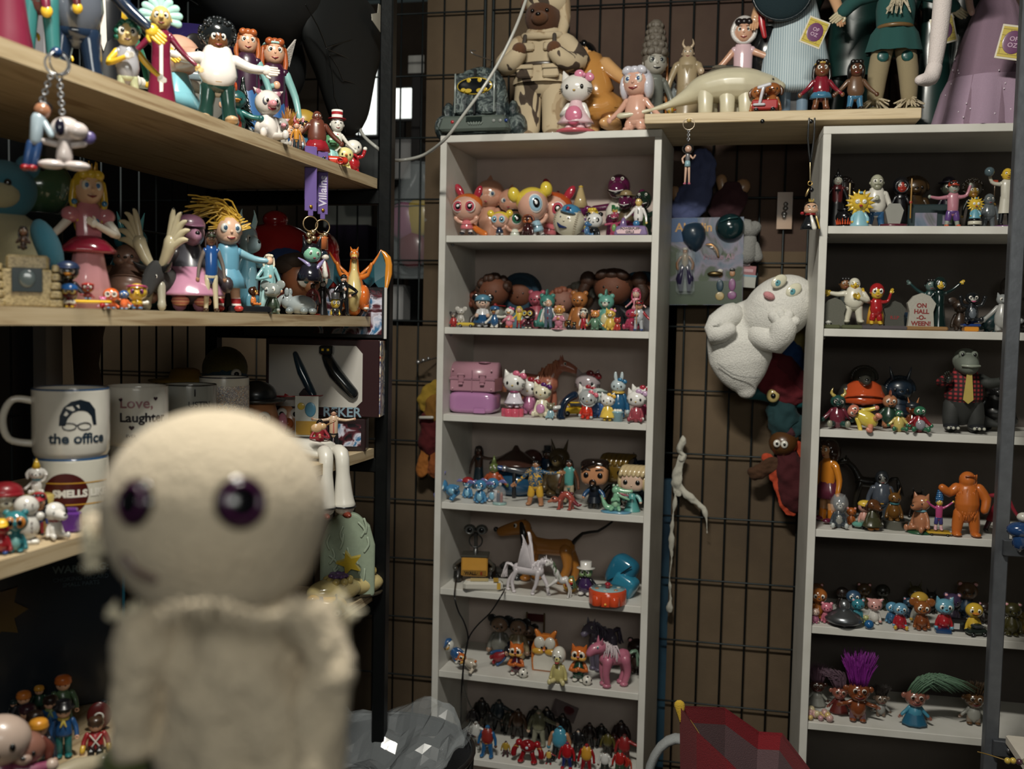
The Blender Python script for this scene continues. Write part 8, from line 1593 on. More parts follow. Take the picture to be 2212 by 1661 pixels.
r=thing('printed_card','tilted white card with a red spot at the back of the bottom shelf','card',lc('1.7',1218,.24)+V3((0,0,.075)),0,1,None,0,18);G().box((0,0,0),(.075,.003,.05),'6c5c5c').ell((.012,-.003,.008),(.016,.001,.014),'5c1c24',16).obj('card',r);G().tube([(0,.003,-.02),(0,.003,-.08)],.003,'drk',6).obj('rod',r)
# ---------------- right bookcase ----------------
def T(z,px,yt,d,n,lab,**kw):return(Hm if kw.pop('hm',0)else Cr)(z,px,yt,d,n,lab,**kw)
TF='toy_figure'
Y_='d8b028*'
T('2.1',1797,364,.10,'witch_figure','thin pale witch figure in a long black robe with a broom at the left end',hm=1,kind='robe',bot='0e0e12',top='5c1418',sl='0e0e12',sk='b8b8a8',hair='long',hc='0c0c0e',hat='cone',hk='0c0c0e',hr=.2,hold=(1,'stick','a89460'))
T('2.1',1819,380,.17,TF,'dark bearded figure behind the black cauldron',hm=1,kind='robe',bot='16100e',top='16100e',sk='3c2014',hair='afro',hc='1c120e',hr=.3)
r=thing('toy_cauldron','small round black toy cauldron with painted orange flames','toy cauldron',lc('2.1',1824,.05))
G().ell((0,0,.024),(.022,.022,.02),'101014*',22).lathe([(.016,.040),(.019,.044)],'101014*',20).obj('pot',r);G().lathe([(.025,0),(.025,.004)],'14141a*',20).obj('base',r)
g=G()
for k in range(9):a=Rd(200+17*k);g.tube([(cos(a)*.0195,sin(a)*.0195,.008),(cos(a)*.0225,sin(a)*.0225,.018+.003*(k%2))],[.0025,.0006],'d8481c*',6)
g.obj('flames',r)
def starhead(rt,body='7cb4c4',base=None):
 g=G();g.ell((0,0,.66),(.24,.17,.24),Y_,20)
 for k in range(15):a=2*PI*k/15;q,s=cos(a),sin(a);g.tube([(q*.22,0,.66+s*.22),(q*.38,0,.66+s*.36)],[.07,.012],Y_,8)
 g.obj('head',rt)
 for s in(-1,1):G().ell((s*.09,-.15,.68),(.065,.04,.065),'wht*',12).ell((s*.09,-.19,.68),.012,'blk',6).obj('eye',rt);G().tube([(s*.12,0,.36),(s*.2,-.04,.24),(s*.2,-.08,.16)],[.05,.05,.045],body,9).ell((s*.2,-.09,.13),.04,Y_,8).obj('arm',rt)
 G().ell((0,-.19,.56),(.05,.04,.035),'b0242c*',10).obj('pacifier',rt);G().lathe([(.26,0),(.25,.05),(.13,.36),(.08,.44)],body,24,sy=.8).obj('gown',rt);G().box((0,-.1,.93),(.1,.04,.06),'6ca4bc',.01).obj('bow',rt)
 if base:G().lathe([(.3,-.4),(.3,-.28)],'blk*',24).lathe([(.3,-.28),(.3,-.12)],'c8c4b0*',24).lathe([(.3,-.12),(.28,.0)],'blk*',24).obj('base',rt)
P_('2.1',1856,409,.03,'baby_figure','baby figure with a spiky yellow star shaped head in a long pale blue gown',TF.replace('_',' '),starhead)
T('2.1',1890,377,.09,TF,'bald pale figure in a white shirt and blue trousers reaching left',hm=1,top='d0ccc0',bot='2c5c8c*',sk='a8a890',hair='bald',hr=.3,w=1.5,lr=.4,am=('chest','down'),es=1.3,beard='8c8c74',shoe='c8c8c0')
r=thing('toy_coffin','grey coffin shaped toy stone on an oval maroon base','toy coffin',lc('2.1',1930,.04))
G().prism([(-.013,.006),(.013,.006),(.021,.040),(.012,.056),(-.012,.056),(-.021,.040)],-.006,.006,'8c8c84:m').obj('stone',r);G().lathe([(.032,0),(.031,.007)],'5c2030*',28,sy=.7).obj('base',r)
T('2.1',1943,381,.12,TF,'black hooded figure with a red face holding a stick',hm=1,kind='robe',bot='101014',top='101014',sk='a82c1c',hair='bald',hat='hood',hk='101014',hr=.3,hold=(1,'stick','a8782c'),am=('down','fwd'))
T('2.1',1972,378,.19,TF,'dim brown furry figure at the back of the first shelf',col='3c2810',ears='none',sn='muz',mane='3c2810',hr=.4,bw=1.3)
r=thing('toy_billboard','dark teal toy brick backdrop with small pictures behind the pink shirted boy','toy backdrop',lc('2.1',2010,.10))
G().box((0,.006,.031),(.105,.012,.062),'142c30:m',.003).obj('panel',r);G().box((-.012,-.001,.024),(.05,.003,.034),'print_park').box((.037,-.001,.024),(.022,.003,.022),'print_park').obj('picture',r)
T('2.1',2056,390,.05,TF,'grey skinned boy figure in a pink shirt, purple shorts and red cap',hm=1,top='b87484',sl='b87484',kind='shorts',bot='5c3c84',sk='8c9488',hat='cap',hk='b8381c',hair='short',hr=.28,am=('out','up'),w=1.25,lr=.46,shoe='c8502c*',spread=1.6)
T('2.1',2044,381,.20,TF,'dim dark purple hatted figure at the back centre',hm=1,kind='robe',bot='1c1424',top='1c1424',sk='3c4034',hat='bowler',hk='241c34',hr=.3)
T('2.1',2098,383,.15,TF,'dark robed figure with a yellow mustached face and a red shovel',hm=1,kind='robe',bot='141c14',top='141c14',sk='8c6c1c',hair='afro',hc='1c1408',hr=.3,beard='8c5c14',hold=(1,'fork','6c4c20'),am=('down','side'))
P_('2.1',2105,424,.04,'baby_figure','small yellow haired baby figure in blue on a striped black and white base','toy figure',starhead,body='5c9cb0',base=1)
T('2.1',2134,418,.10,'robot_figure','dim grey robot with red hands beside the mad scientist',hm=1,top='5c6468*',sl='5c6468*',bot='5c6468*',sk='5c6468*',hair='bald',hr=.35,w=1.6)
T('2.1',2170,361,.07,TF,'yellow scientist figure in a long white coat with both arms raised, on a purple base',hm=1,kind='coat',top='c0bcac',sl='c0bcac',bot='101418',sk=Y_,hair='bald',hr=.22,am=('up','up'),glove='a8c8c4',hold=(0,'ball','4c6068*'),base='6c4474*',nose=.6)
# shelf 2
def tomb(zone,px,yt,d,lab,col,txt=None):
 def f(rt):
  o=G();o.prism([(-.34,0),(-.30,.5),(-.36,.72),(-.2,.92),(0,1.0),(.2,.92),(.36,.72),(.30,.5),(.34,0)],-.1,.1,col+':m').obj('stone',rt)
  if txt:text(txt,.16,'8c2420',rt,(0,-.104,.42),bold=.006,ext=.003)
 return P_(zone,px,yt,d,'toy_tombstone',lab,'toy tombstone',f)
tomb('2.2',1795,643,.04,'dark grey carved toy tombstone on a mossy base at the left','5c5c50')
tomb('2.2',1987,633,.05,'pale toy tombstone lettered ON HALL-O-WEEN! on a wooden base','a8a498','ON\nHALL\n-O-\nWEEN!')
tomb('2.2',1930,650,.07,'narrow dark grey toy tombstone with a candy heap on top','44443c','R.I.P')
for px,x,c,lab in((1790,.05,'4c5030','mossy green toy base under the dark carved tombstone'),(1838,.05,'4c5030','mossy green toy base under the mummy figure'),(1905,.11,'4c4448','long dark grey toy base under the red caped boy'),(1995,.10,'8c6434','wooden toy base under the pale tombstone')):
 r=thing('toy_plinth',lab,'toy base',lc('2.2',px,.05)+V3((0,0,0)));G().box((0,0,.005),(x,.06,.010),c+':m',.003).obj('base',r)
r=thing('toy_toilet_roll','small white rounded piece on the left mossy base','toy',lc('2.2',1789,.028)+V3((0,0,.0105)));G().box((0,0,.005),(.014,.010,.010),'c8c8c0*',.004).obj('piece',r)
T('2.2',1842,600,.05,'mummy_figure','yellow faced figure wrapped in white mummy bandages with its left arm out',hm=1,dz=.0105,top='d0ccb8',sl='d0ccb8',bot='d0ccb8',shoe='c8c4b0',sk=Y_,hair='bald',hat='helmet',hk='d0ccb8',hr=.27,w=1.9,am=('out','chest'),fine=True,nose=.8)
T('2.2',1822,597,.12,TF,'dark haired figure peeping over the mummy figure',hm=1,top='3c4440',bot='1c2c3c',sk='8c5c34',hair='short',hr=.26)
T('2.2',1891,611,.05,TF,'yellow boy figure in a red cape and mask with both hands up',hm=1,dz=.0105,top='b01c20*',sl='b01c20*',kind='shorts',bot='b01c20*',sk=Y_,hair='bald',hat='helmet',hk='b01c20*',hr=.38,w=1.3,am=('up','up'),fine=True,es=1.6,cape='c88c20',shoe=Y_,lr=.42)
T('2.2',2026,597,.06,TF,'yellow faced reaper figure in a hooded black green robe with arms spread',hm=1,kind='robe',bot='0f2422*',top='0f2422*',sk=Y_,hair='bald',hat='hood',hk='0f2422*',hr=.24,am=('low','v'),fine=True,es=1.3,dz=.006)
T('2.2',2006,600,.13,TF,'grey green figure leaning behind the pale tombstone with an arm raised',hm=1,kind='robe',bot='1c3c3c',top='1c3c3c',sk='5c7470',hair='short',hr=.25,am=('v','down'),fine=True)
r=thing('toy_house','dark blue toy box house with a lit looking window behind the tombstones','toy building',lc('2.2',1950,.12));G().box((0,0,.022),(.04,.03,.044),'142c44',.002).box((0,-.016,.02),(.02,.002,.026),'5c7484').obj('house',r)
T('2.2',2097,631,.04,'monkey_figure','dark winged ape figure with white gloves up sitting on a blue and orange block',col='14181c*',sn='muz',sc='b0b0a8*',ears='none',hr=.4,body='1c2024*',bly='5c646c',am=('up','up'),arm='14181c',ew='wht*',mth='c84878',dz=.018,pose='sit')
r=thing('toy_pedestal','blue and orange toy block under the dark ape figure','toy base',lc('2.2',2096,.04));G().box((0,0,.006),(.032,.03,.012),'d88820*',.002).obj('orange_block',r);G().box((0,0,.015),(.040,.034,.006),'1c3c84*',.002).obj('blue_block',r)
T('2.2',2072,642,.14,'mouse_figure','dim brown mouse figure behind the dark ape',col='3c2c20',ears='mouse',sn='muz',hr=.45)
T('2.2',2122,648,.13,'bat_figure','dim teal figure lying to the right behind the dark ape',col='1c3c40',sn='muz',ears='bear',hr=.3,ry=45)
T('2.2',2163,632,.04,'cat_figure','grey tabby cat figure standing upright at the right end',col='8c9090',sn='muz',ears='cat',hr=.3,body='9c9c98',bw=.9,ew='wht*',am=('low','low'),tail='long')
T('2.2',2192,590,.16,TF,'large dark round shape figure in the right back corner of the second shelf',col='14100c',ears='none',hr=.5,bw=1.3)
# shelf 3
def sdino(px,yt,d,lab,col,body,**kw):
 a=dict(col=col,body=body,sn='muz',sc=col,ears='none',hr=.42,pose='sit',ew='wht*',bw=1.2,mth='blk',leg=col,am=('low','low'));a.update(kw);return T('2.3',px,yt,d,'dinosaur_figure',lab,**a)
sdino(1808,838,.05,'sitting green dinosaur figure in a burgundy jacket with big grey feet','1c4c44','6c2434*',shoe='8c8c78',hat='horns',hk='b8a048*',gls='14201c')
T('2.3',1862,788,.14,'dinosaur_figure','dark ruffled dinosaur figure with a shiny orange round shell',col='24241c',sn='long',sc='3c3c34',ears='none',hr=.4,body='c8481c*',bw=2.2,mane='24241c',leg='1c1c1c',arm='2c2c28')
T('2.3',1940,792,.17,'spiky_figure','dim dark blue spiked creature figure at the back centre',col='142434',sn='muz',ears='point',ec='142434',mane='142434',hr=.5,bw=1.5)
sdino(1920,842,.10,'tan faced baby dinosaur figure in a dark dotted jacket','b07048','1c3c2c',hat='mohawk',hk='8c4c34',pose='stand',hw=1.05)
sdino(1890,850,.03,'baby dinosaur figure lying back in a diaper and yellow shirt','d07860*','d8c040*',leg='d8846c*',ry=-60,shoe='d8846c*',dz=.012,hr=.38)
r=thing('toy_stick','thin grey stick held across the lying baby dinosaur','toy',lc('2.3',1865,.03)+V3((0,0,.052)));G().tube([(-.03,0,.002),(.03,0,-.001)],.0013,'8c9498*',8).obj('stick',r)
sdino(1941,886,.02,'small green dinosaur figure in a yellow shirt, narrow headed','2c6c4c*','c8b058*',hr=.35)
sdino(1985,877,.02,'small green dinosaur figure in red holding a grey radio','2c6c4c*','901c28*',hold='8c8c94*')
T('2.3',1970,858,.09,'dog_figure','brown pointy eared dog like figure laughing behind the radio dinosaur',col='6c3014*',sn='long',sc='6c3014*',ears='point',ec='a8602c',hr=.45,mth='d8d4c0',ew='wht*',hat='cap',hk='1c242c')
def bigdino(rt):
 G().tube([(0,.05,.22),(0,.0,.4),(0,-.01,.58),(0,-.01,.7)],[.19,.22,.19,.12],'2c2e2c:m',18,sy=.85,sp=3).obj('torso',rt);G().tube([(0,.0,.42),(0,-.01,.56),(0,-.01,.70)],[.235,.21,.15],'plaid',18,sy=.86,sp=3).obj('shirt',rt)
 G().ell((0,0,.86),(.155,.15,.15),'6c7468:m',20).tube([(0,-.06,.81),(0,-.2,.80)],[.15,.12],'6c7468:m',16).obj('head',rt);G().tube([(-.1,-.29,.80),(0,-.33,.795),(.1,-.29,.80)],[.014,.02,.014],'8c9484',8).obj('mouth',rt)
 for s in(-1,1):
  G().ell((s*.07,-.13,.93),(.045,.04,.05),'6c7468:m',10).ell((s*.07,-.16,.93),(.022,.014,.026),'101010*',8).obj('eye',rt);G().tube([(s*.18,-.02,.62),(s*.28,-.08,.58),(s*(.22 if s<0 else.38),-.2,.62)],[.08,.07,.05],'plaid' if s<0 else '2c302c:m',12).obj('sleeve',rt)
  g=G();hand(g,(s*(.22 if s<0 else.38),-.2,.62),(s*.4,-.6,.5),.055,'2c302c*',s,True);g.obj('hand',rt)
  G().tube([(s*.12,0,.3),(s*.15,-.03,.15),(s*.14,-.02,.04)],[.12,.10,.09],'2c2e2c:m',14).ell((s*.15,-.1,.035),(.1,.12,.04),'24262a',12).obj('leg',rt)
  for k in(-1,0,1):G().ell((s*.15+k*.055,-.21,.025),(.02,.03,.02),'b8b8a8*',8).obj('claw',rt)
 G().prism([(-.03,.70),(.03,.70),(.06,.38),(.0,.33),(-.06,.38)],-.235,-.222,'b8a048').obj('necktie',rt);G().tube([(.05,.18,.2),(.25,.28,.1),(.46,.2,.05)],[.14,.09,.03],'2c2e2c:m',12).obj('tail',rt)
P_('2.3',2078,752,.07,'dinosaur_toy','large grey dinosaur toy in a red plaid shirt and mustard necktie','toy figure',bigdino)
T('2.3',2148,820,.15,'dinosaur_figure','dim black figure right of the large plaid shirted dinosaur',col='141414',sn='muz',ears='none',hr=.4,bw=1.6)
# shelf 4
T('2.4',1775,948,.10,'doll','orange sweatered brown haired figure standing in profile at the left end',hm=1,kind='dress',hem=.3,top='c87414*',sl='c87414*',bot='5c1c30',sk='c88c58*',hair='bob',hc='30160c*',hr=.24,lr=.5,w=1.2,lo='b8640c*',shoe='5c1430*',rot=-60,fine=True)
T('2.4',1811,1065,.04,'cat_figure','grey and white cat figure sitting inside a clear round globe helmet',col='5c6468*',sn='muz',sc='b8b8b0',ears='cat',hr=.5,body='3c444c*',bly='8c8c84*',pose='sit',shoe='b8bcb8*',glob=1,ew='wht*',hw=.8)
Qd('2.4',1882,985,.19,'deer_figure','dim dark antelope like figure standing at the back',col='1c1810',leg=.5,neck=.35,hd=.06,legr=.03,body=.08,L=.5)
T('2.4',1901,1016,.10,TF,'grey skeleton faced figure in blue grey armour',hm=1,top='444c58*',sl='444c58*',bot='3c444c*',sk='6c6c64',hat='hood',hk='1c2024',hair='bald',pup='blk*',eye='101014*',es=1.5,hr=.24,w=1.5,belt='8c8c90*')
r=thing('toy_car','small mint green toy car with a yellow haired driver','toy car',lc('2.4',1860,.06),60,.036);car(r,'5c9c8c*',top=0,wheel='1c1c20')
T('2.4',1866,1080,.065,TF,'tiny yellow haired driver of the mint green toy car',col='c88c7c',hat='cap',hk='d8b030',hr=.5,ears='none',dz=.008)
T('2.4',1884,1078,.03,'dog_figure','brown hound figure in an olive coat with big orange feet',col='5c3418*',sn='long',sc='5c3418*',ears='dog',ec='3c2010',hr=.4,body='3c3c24',shoe='c87420*',rot=30,skirt='3c3c24')
T('2.4',1930,1052,.08,'dog_figure','brown dog figure with a collar sitting in a grey bowl',col='6c4414*',sn='muz',ears='point',ec='6c4414*',hr=.4,clr='2c6c74',dz=.016)
r=thing('toy_bowl','grey metallic toy bowl with the brown dog in it','toy bowl',lc('2.4',1934,.07));G().lathe([(.024,0),(.026,.002),(.032,.022),(.034,.024),(.031,.024),(.026,.012)],'7c7c74:s',30).obj('bowl',r)
T('2.4',1987,1064,.04,'dog_figure','tan big nosed dog figure kneeling on a green base with a blue collar',col='b0704c*',sn='long',sc='b0704c*',ears='cat',ec='b0704c',hr=.45,clr='6ca8b8',base='1c5434',rot=-40,pose='sit')
T('2.4',2026,1056,.025,TF,'pink jacketed figure with tall blue hair and arms up on a yellow board',hm=1,top='b84078*',sl='b84078*',kind='shorts',bot='3c3c7c',sk='d8b030*',hair='tall',hc='1c5c94*',hr=.25,am=('v','v'),dz=.011,shoe='d8a8b0',lo='d8a8b0',w=1.1)
r=thing('skateboard','yellow toy skateboard with dark wheels under the blue haired figure','toy skateboard',lc('2.4',2027,.025)+V3((0,0,.007)));G().box((0,0,0),(.055,.034,.006),'c89c28*',.003).obj('deck',r)
for sx in(-1,1):G().tube([(sx*.018,-.016,-.004),(sx*.018,.016,-.004)],.0032,'1c1c1c',8).obj('wheel',r)
def furry(rt):
 c='c8641c:v';g=G();rnd=random.Random(2)
 g.tube([(0,0,.34),(0,-.02,.5),(0,0,.72)],[.15,.18,.16],c,18,sy=.8,sp=3);g.ell((-.01,-.01,.87),(.125,.12,.13),c,18);g.obj('body',rt,blend=.012)
 for s in(-1,1):
  G().tube([(s*.16,0,.74),(s*.27,-.02,.58 if s>0 else.66),(s*(.24 if s>0 else.38),-.07,.42 if s>0 else.74)],[.08,.075,.06],c,12).obj('arm',rt);G().tube([(s*.09,0,.36),(s*.12,0,.2),(s*.13,-.01,.06)],[.10,.085,.07],c,12).ell((s*.14,-.06,.035),(.075,.12,.038),c,12).obj('leg',rt)
 g=G()
 for k in range(150):
  a=rnd.uniform(PI,2*PI);z=rnd.uniform(.3,.95);R_=.165 if z<.76 else.12;p=V3((cos(a)*R_,sin(a)*R_*.8,z));g.tube([p,p+V3((0,-.008,-.05))],[.013,.003],c,5)
 g.obj('fur',rt);G().tube([(-.06,-.125,.93),(0,-.14,.94),(.06,-.125,.93)],.012,'8c3c10',6).obj('brow',rt)
P_('2.4',2085,1018,.03,'furry_toy','tall orange furry ape like figure standing at the shelf edge','toy figure',furry)
T('2.4',2138,1040,.09,TF,'figure in a red and magenta coat bending at the right end beside the post',hm=1,kind='coat',top='901c2c',sl='901c2c',bot='3c1018',glove='8c7c5c',sk='8c6c4c',hr=.2,am=('side','low'),w=1.2,ry=15)
T('2.4',1980,1052,.19,TF,'dim dark figure behind the kneeling tan dog',col='14100c',hr=.4,ears='point')
T('2.4',1838,1095,.09,TF,'small orange figure behind the clear globe',col='a85418',hr=.5,ears='bear')
# shelf 5 : many small figures
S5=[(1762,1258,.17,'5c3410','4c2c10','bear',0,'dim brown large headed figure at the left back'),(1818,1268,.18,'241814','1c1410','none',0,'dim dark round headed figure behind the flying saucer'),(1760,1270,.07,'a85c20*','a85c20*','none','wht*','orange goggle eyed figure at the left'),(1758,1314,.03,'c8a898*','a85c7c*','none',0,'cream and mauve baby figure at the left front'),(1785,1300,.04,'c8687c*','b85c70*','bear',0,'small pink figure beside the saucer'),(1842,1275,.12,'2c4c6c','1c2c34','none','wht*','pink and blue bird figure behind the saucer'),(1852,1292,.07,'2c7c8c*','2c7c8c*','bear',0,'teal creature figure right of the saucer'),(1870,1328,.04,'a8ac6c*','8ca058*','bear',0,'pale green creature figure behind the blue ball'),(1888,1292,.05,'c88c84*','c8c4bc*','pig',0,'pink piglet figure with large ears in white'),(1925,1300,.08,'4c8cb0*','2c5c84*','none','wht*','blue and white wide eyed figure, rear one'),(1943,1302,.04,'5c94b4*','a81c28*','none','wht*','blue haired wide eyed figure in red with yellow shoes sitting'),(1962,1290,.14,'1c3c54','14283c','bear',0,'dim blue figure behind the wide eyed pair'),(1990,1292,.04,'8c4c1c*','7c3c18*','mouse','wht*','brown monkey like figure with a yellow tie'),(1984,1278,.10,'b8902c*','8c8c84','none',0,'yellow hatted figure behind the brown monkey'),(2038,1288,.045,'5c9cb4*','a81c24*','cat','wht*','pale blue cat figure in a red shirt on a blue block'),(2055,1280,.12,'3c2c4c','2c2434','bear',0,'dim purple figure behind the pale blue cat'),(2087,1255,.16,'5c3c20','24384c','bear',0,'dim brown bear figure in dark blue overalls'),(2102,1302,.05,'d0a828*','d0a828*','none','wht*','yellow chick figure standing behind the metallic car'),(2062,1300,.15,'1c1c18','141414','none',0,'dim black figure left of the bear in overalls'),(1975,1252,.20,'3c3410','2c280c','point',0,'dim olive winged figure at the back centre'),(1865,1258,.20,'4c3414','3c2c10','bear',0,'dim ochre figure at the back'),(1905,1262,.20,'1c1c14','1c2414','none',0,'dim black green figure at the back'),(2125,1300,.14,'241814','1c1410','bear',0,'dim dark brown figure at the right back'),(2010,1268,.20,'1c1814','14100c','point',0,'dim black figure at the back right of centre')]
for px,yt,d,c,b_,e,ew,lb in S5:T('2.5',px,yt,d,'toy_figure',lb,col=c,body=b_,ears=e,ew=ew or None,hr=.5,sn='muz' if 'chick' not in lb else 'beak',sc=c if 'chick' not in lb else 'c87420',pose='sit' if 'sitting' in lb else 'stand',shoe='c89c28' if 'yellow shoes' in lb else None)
r=thing('flying_saucer','silver flying saucer toy with a domed top','toy spaceship',lc('2.5',1822,.035))
G().lathe([(.022,.003),(.042,.010),(.046,.018),(.036,.028),(.020,.036),(.016,.040)],'7c8084:s',40).obj('hull',r);G().ell((0,0,.048),(.014,.014,.016),'8c9094:s',20).obj('dome',r);G().lathe([(.03,0),(.028,.006)],'1c1c1c',24).obj('foot',r)
r=thing('toy_ball','small bright blue ball at the front edge of the fifth shelf','ball',lc('2.5',1877,.015)+V3((0,0,.0115)));G().ell((0,0,0),.0115,'1c5c94*',18).obj('ball',r)
r=thing('toy_car','metallic grey green toy car at the right front','toy car',lc('2.5',2108,.03),20,.036);car(r,'4c5c54:s',L=1.4)
r=thing('toy_block','dark blue toy block under the pale blue cat','toy base',lc('2.5',2037,.035));G().box((0,0,.005),(.036,.026,.010),'143c6c*',.002).obj('block',r)
r=thing('toy_cassette','dark toy box with a small white label in front of the bear in overalls','toy',lc('2.5',2068,.06));G().box((0,0,.015),(.05,.02,.03),'101014',.002).box((-.004,-.0105,.014),(.013,.001,.014),'b0b0b0').obj('box',r)
# shelf 6 : trolls
tr=lambda px,yt,d,lab,**kw:P_('2.6',px,yt,d,'troll_doll',lab,'doll',troll,**kw)
tr(1852,1400,.04,'brown troll doll with a tall plume of bright purple hair and patterned trousers',hc='8c1c94:h',sk='7c3c1c*',bot='6c4c54',L=1.15,dens=230,seed=1,pose='out')
tr(1975,1452,.05,'horned troll doll in a blue dress with long dark green hair streaming right',hc='54785c:h',sk='8c5444*',dress='1c5c7c',lean=1.15,L=1.4,dens=200,seed=2,top='3c88a4')
tr(1764,1432,.12,'dark brown troll doll in a white bib with pale mauve hair at the left',hc='6c4c5c:h',sk='3c1c10*',top='8c8c84',dress='8c8c84',L=.9,seed=3)
tr(1812,1448,.08,'small troll in a red dress with a mauve plume beside the purple haired one',hc='6c5060:h',sk='8c4c3c*',top='5c1c18',dress='5c1c18',L=1.1,seed=4,lean=-.4)
tr(1902,1478,.09,'small grey and white troll with dark hair behind the purple haired one',hc='2c2420:h',sk='6c5848*',top='8c8c88',L=.6,seed=5)
tr(2102,1470,.06,'troll in a white and black shirt with ochre hair beside the post',hc='3c2810:h',sk='5c3c20*',top='8c8c84',bot='7c6c5c',L=.5,seed=6)
r=thing('flower_heap','heap of small cream and pink plastic blossoms at the left of the troll shelf','ornament',lc('2.6',1762,.03));g=G();rnd=random.Random(8)
for k in range(26):g.ell((rnd.uniform(-.034,.034),rnd.uniform(-.014,.014),.007+abs(rnd.gauss(0,.010))),rnd.uniform(.006,.010),rnd.choice(('c89c94*','c8b88c*','b8848c*','c8a860*')),9)
g.obj('blossoms',r)
# right rack things
r=thing('blue_toy','blue toy shape with a white top at the right edge of the frame','toy',(at_y(2205,1115,2.16).x,2.16,1.0752));G().ell((0,0,.030),(.026,.02,.016),'1c3c6c*',16).ell((.006,0,.056),(.014,.012,.010),'b8b4a8*',12).tube([(0,0,.002),(0,0,.02)],.014,'1c3c6c*',10).obj('body',r)
r=thing('bead_string','string with yellow and dark beads on the lower right grey board','beads',(at_y(2196,1585,2.12).x,2.12,.6445));g=G()
for k in range(5):g.ell((-.014+.011*k,.003*(k%2),0),.0065,('c8a83c*','c8a83c*','4c2c3c*','8c8468*','4c2c3c*')[k],10)
g.obj('beads',r);G().tube([(-.015,0,0),(-.045,.01,.004),(-.07,.0,.012)],.0012,'8c6c2c',6).obj('string',r)
for px,yt,c,lb in((2185,1300,'3c3814','dim olive figure right of the post on the fifth shelf'),(2205,1320,'7c6418','dim yellow figure at the right frame edge on the fifth shelf')):T('2.5',px,yt,.05,'toy_figure',lb,col=c,hr=.45,ears='bear',sn='muz')
# ---------------- things hanging on the wire mesh between the bookcases ----------------
YM=2.95;WR=bpy.data.textures.new('wrinkle','CLOUDS');WR.noise_scale=.035
def W(px,py,Y=YM):return at_y(px,py,Y)
def hung(name,label,cat,px,py,Y=YM,**k):return thing(name,label,cat,W(px,py,Y),**k)
def rel(o,l,Y=YM):return[W(a,b,Y)-W(*o,Y)for a,b in l]
# big white ghost plush
o_=(1620,730);r=hung('ghost_plush','large white plush ghost with blue eyes and a pink mouth hanging on the wire mesh','plush toy',*o_,2.80)
R2=lambda l:rel(o_,l,2.80)
g=G();p=R2([(1590,715),(1612,770),(1610,830),(1606,852)]);g.tube(R2([(1612,690),(1598,738),(1600,780),(1606,815),(1612,840)]),[.055,.088,.085,.062,.03],'e4e2da:f',20,sy=.7,sp=4)
q=R2([(1640,690),(1676,655),(1692,660)]);g.tube([q[0],q[1]],[.04,.04],'e4e2da:f',16);g.ell(q[2]-V3((.012,.02,.008)),(.105,.08,.082),'e4e2da:f',26,rot=(0,-38,0));g.ell(q[1]+V3((-.016,-.05,-.004)),(.055,.045,.045),'e4e2da:f',18)
g.obj('body',r,blend=.006)
g=G();a=R2([(1580,680),(1553,700),(1548,722),(1575,712)]);g.tube([a[0]+V3((0,-.03,0)),a[1]+V3((0,-.05,0)),a[2]+V3((0,-.06,0)),a[3]+V3((0,-.075,0))],[.034,.034,.030,.020],'e4e2da:f',14);g.obj('arm',r)
g=G();a=R2([(1640,722),(1676,735),(1690,705)]);A_=[v+V3((0,-.05-.02*i,0))for i,v in enumerate(a)];g.tube(A_,[.034,.036,.034],'e4e2da:f',14)
for k,(dx,dz)in enumerate(((-.03,.028),(-.012,.034),(.010,.030),(.026,.014))):g.tube([A_[2],A_[2]+V3((dx,-.006,dz))],[.018,.014],'e4e2da:f',10)
g.obj('arm',r)
for k,(px,py)in enumerate(((1679,611),(1710,629))):
 c=R2([(px,py)])[0]+V3((0,-.094+.004*k,0));G().ell(c,(.023,.006,.0155),'e0dcc0*',18,rot=(0,-35,15)).ell(c+V3((-.006,-.004,-.004)),(.011,.004,.010),'5ca4b0*',14,rot=(0,-35,0)).ell(c+V3((-.005,-.006,-.003)),.003,'1c3c44*',8).obj('eye',r)
c=R2([(1658,641)])[0]+V3((0,-.098,0));G().ell(c,(.016,.010,.010),'d88c90:f',12,rot=(0,25,0)).obj('mouth',r)
G().tube([v+V3((0,-.058,0))for v in R2([(1550,782),(1580,805),(1612,812),(1640,812)])],.0012,'8c8c88',6).obj('string',r)
def wrinkle(ob):
 md=ob.modifiers.new('s','SUBSURF');md.levels=md.render_levels=2;md=ob.modifiers.new('d','DISPLACE');md.strength=.022;md.texture=WR
def blob(name,label,cat,o,Y,parts):
 r=hung(name,label,cat,*o,Y)
 for nm,col,pts,rad,sy in parts:
  g=G();P=rel(o,pts,Y)
  if len(P)==1:g.ell(P[0],rad,col,18)
  else:g.tube(P,rad,col,14,sy=sy,sp=3)
  ob=g.obj(nm,r)
  if ':c' in col:wrinkle(ob)
 return r
def eyes2(r,o,Y,l,rr,dy,col='wht*'):
 for px,py in l:c=rel(o,[(px,py)],Y)[0]+V3((0,dy,0));G().ell(c,(rr,rr*.5,rr*1.1),col,14).ell(c+V3((0,-rr*.45,0)),rr*.42,'blk*',8).obj('eye',r)
blob('hand_puppet','hand puppet in a red velvet sleeve holding a white paper roll','puppet',(1690,800),2.90,[('sleeve','6c101c:c',[(1672,760),(1655,800),(1690,835),(1728,850)],[.030,.05,.05,.03],.6),('body','5c0c18:c',[(1690,790),(1725,830)],[.04,.035],.6),('hand','b07850*',[(1692,812)],(.017,.014,.017),1),('paper_roll','c8c4b4',[(1697,815),(1716,833)],.0075,1)])
blob('hand_puppet','blue cloth puppet with wispy blond hair half hidden by the ghost plush','puppet',(1708,750),2.93,[('body','1c4c8c:c',[(1695,725),(1708,770),(1725,800)],[.035,.045,.02],.6),('hair','a8984c:h',[(1715,705),(1722,730),(1728,765)],[.022,.03,.01],.7)])
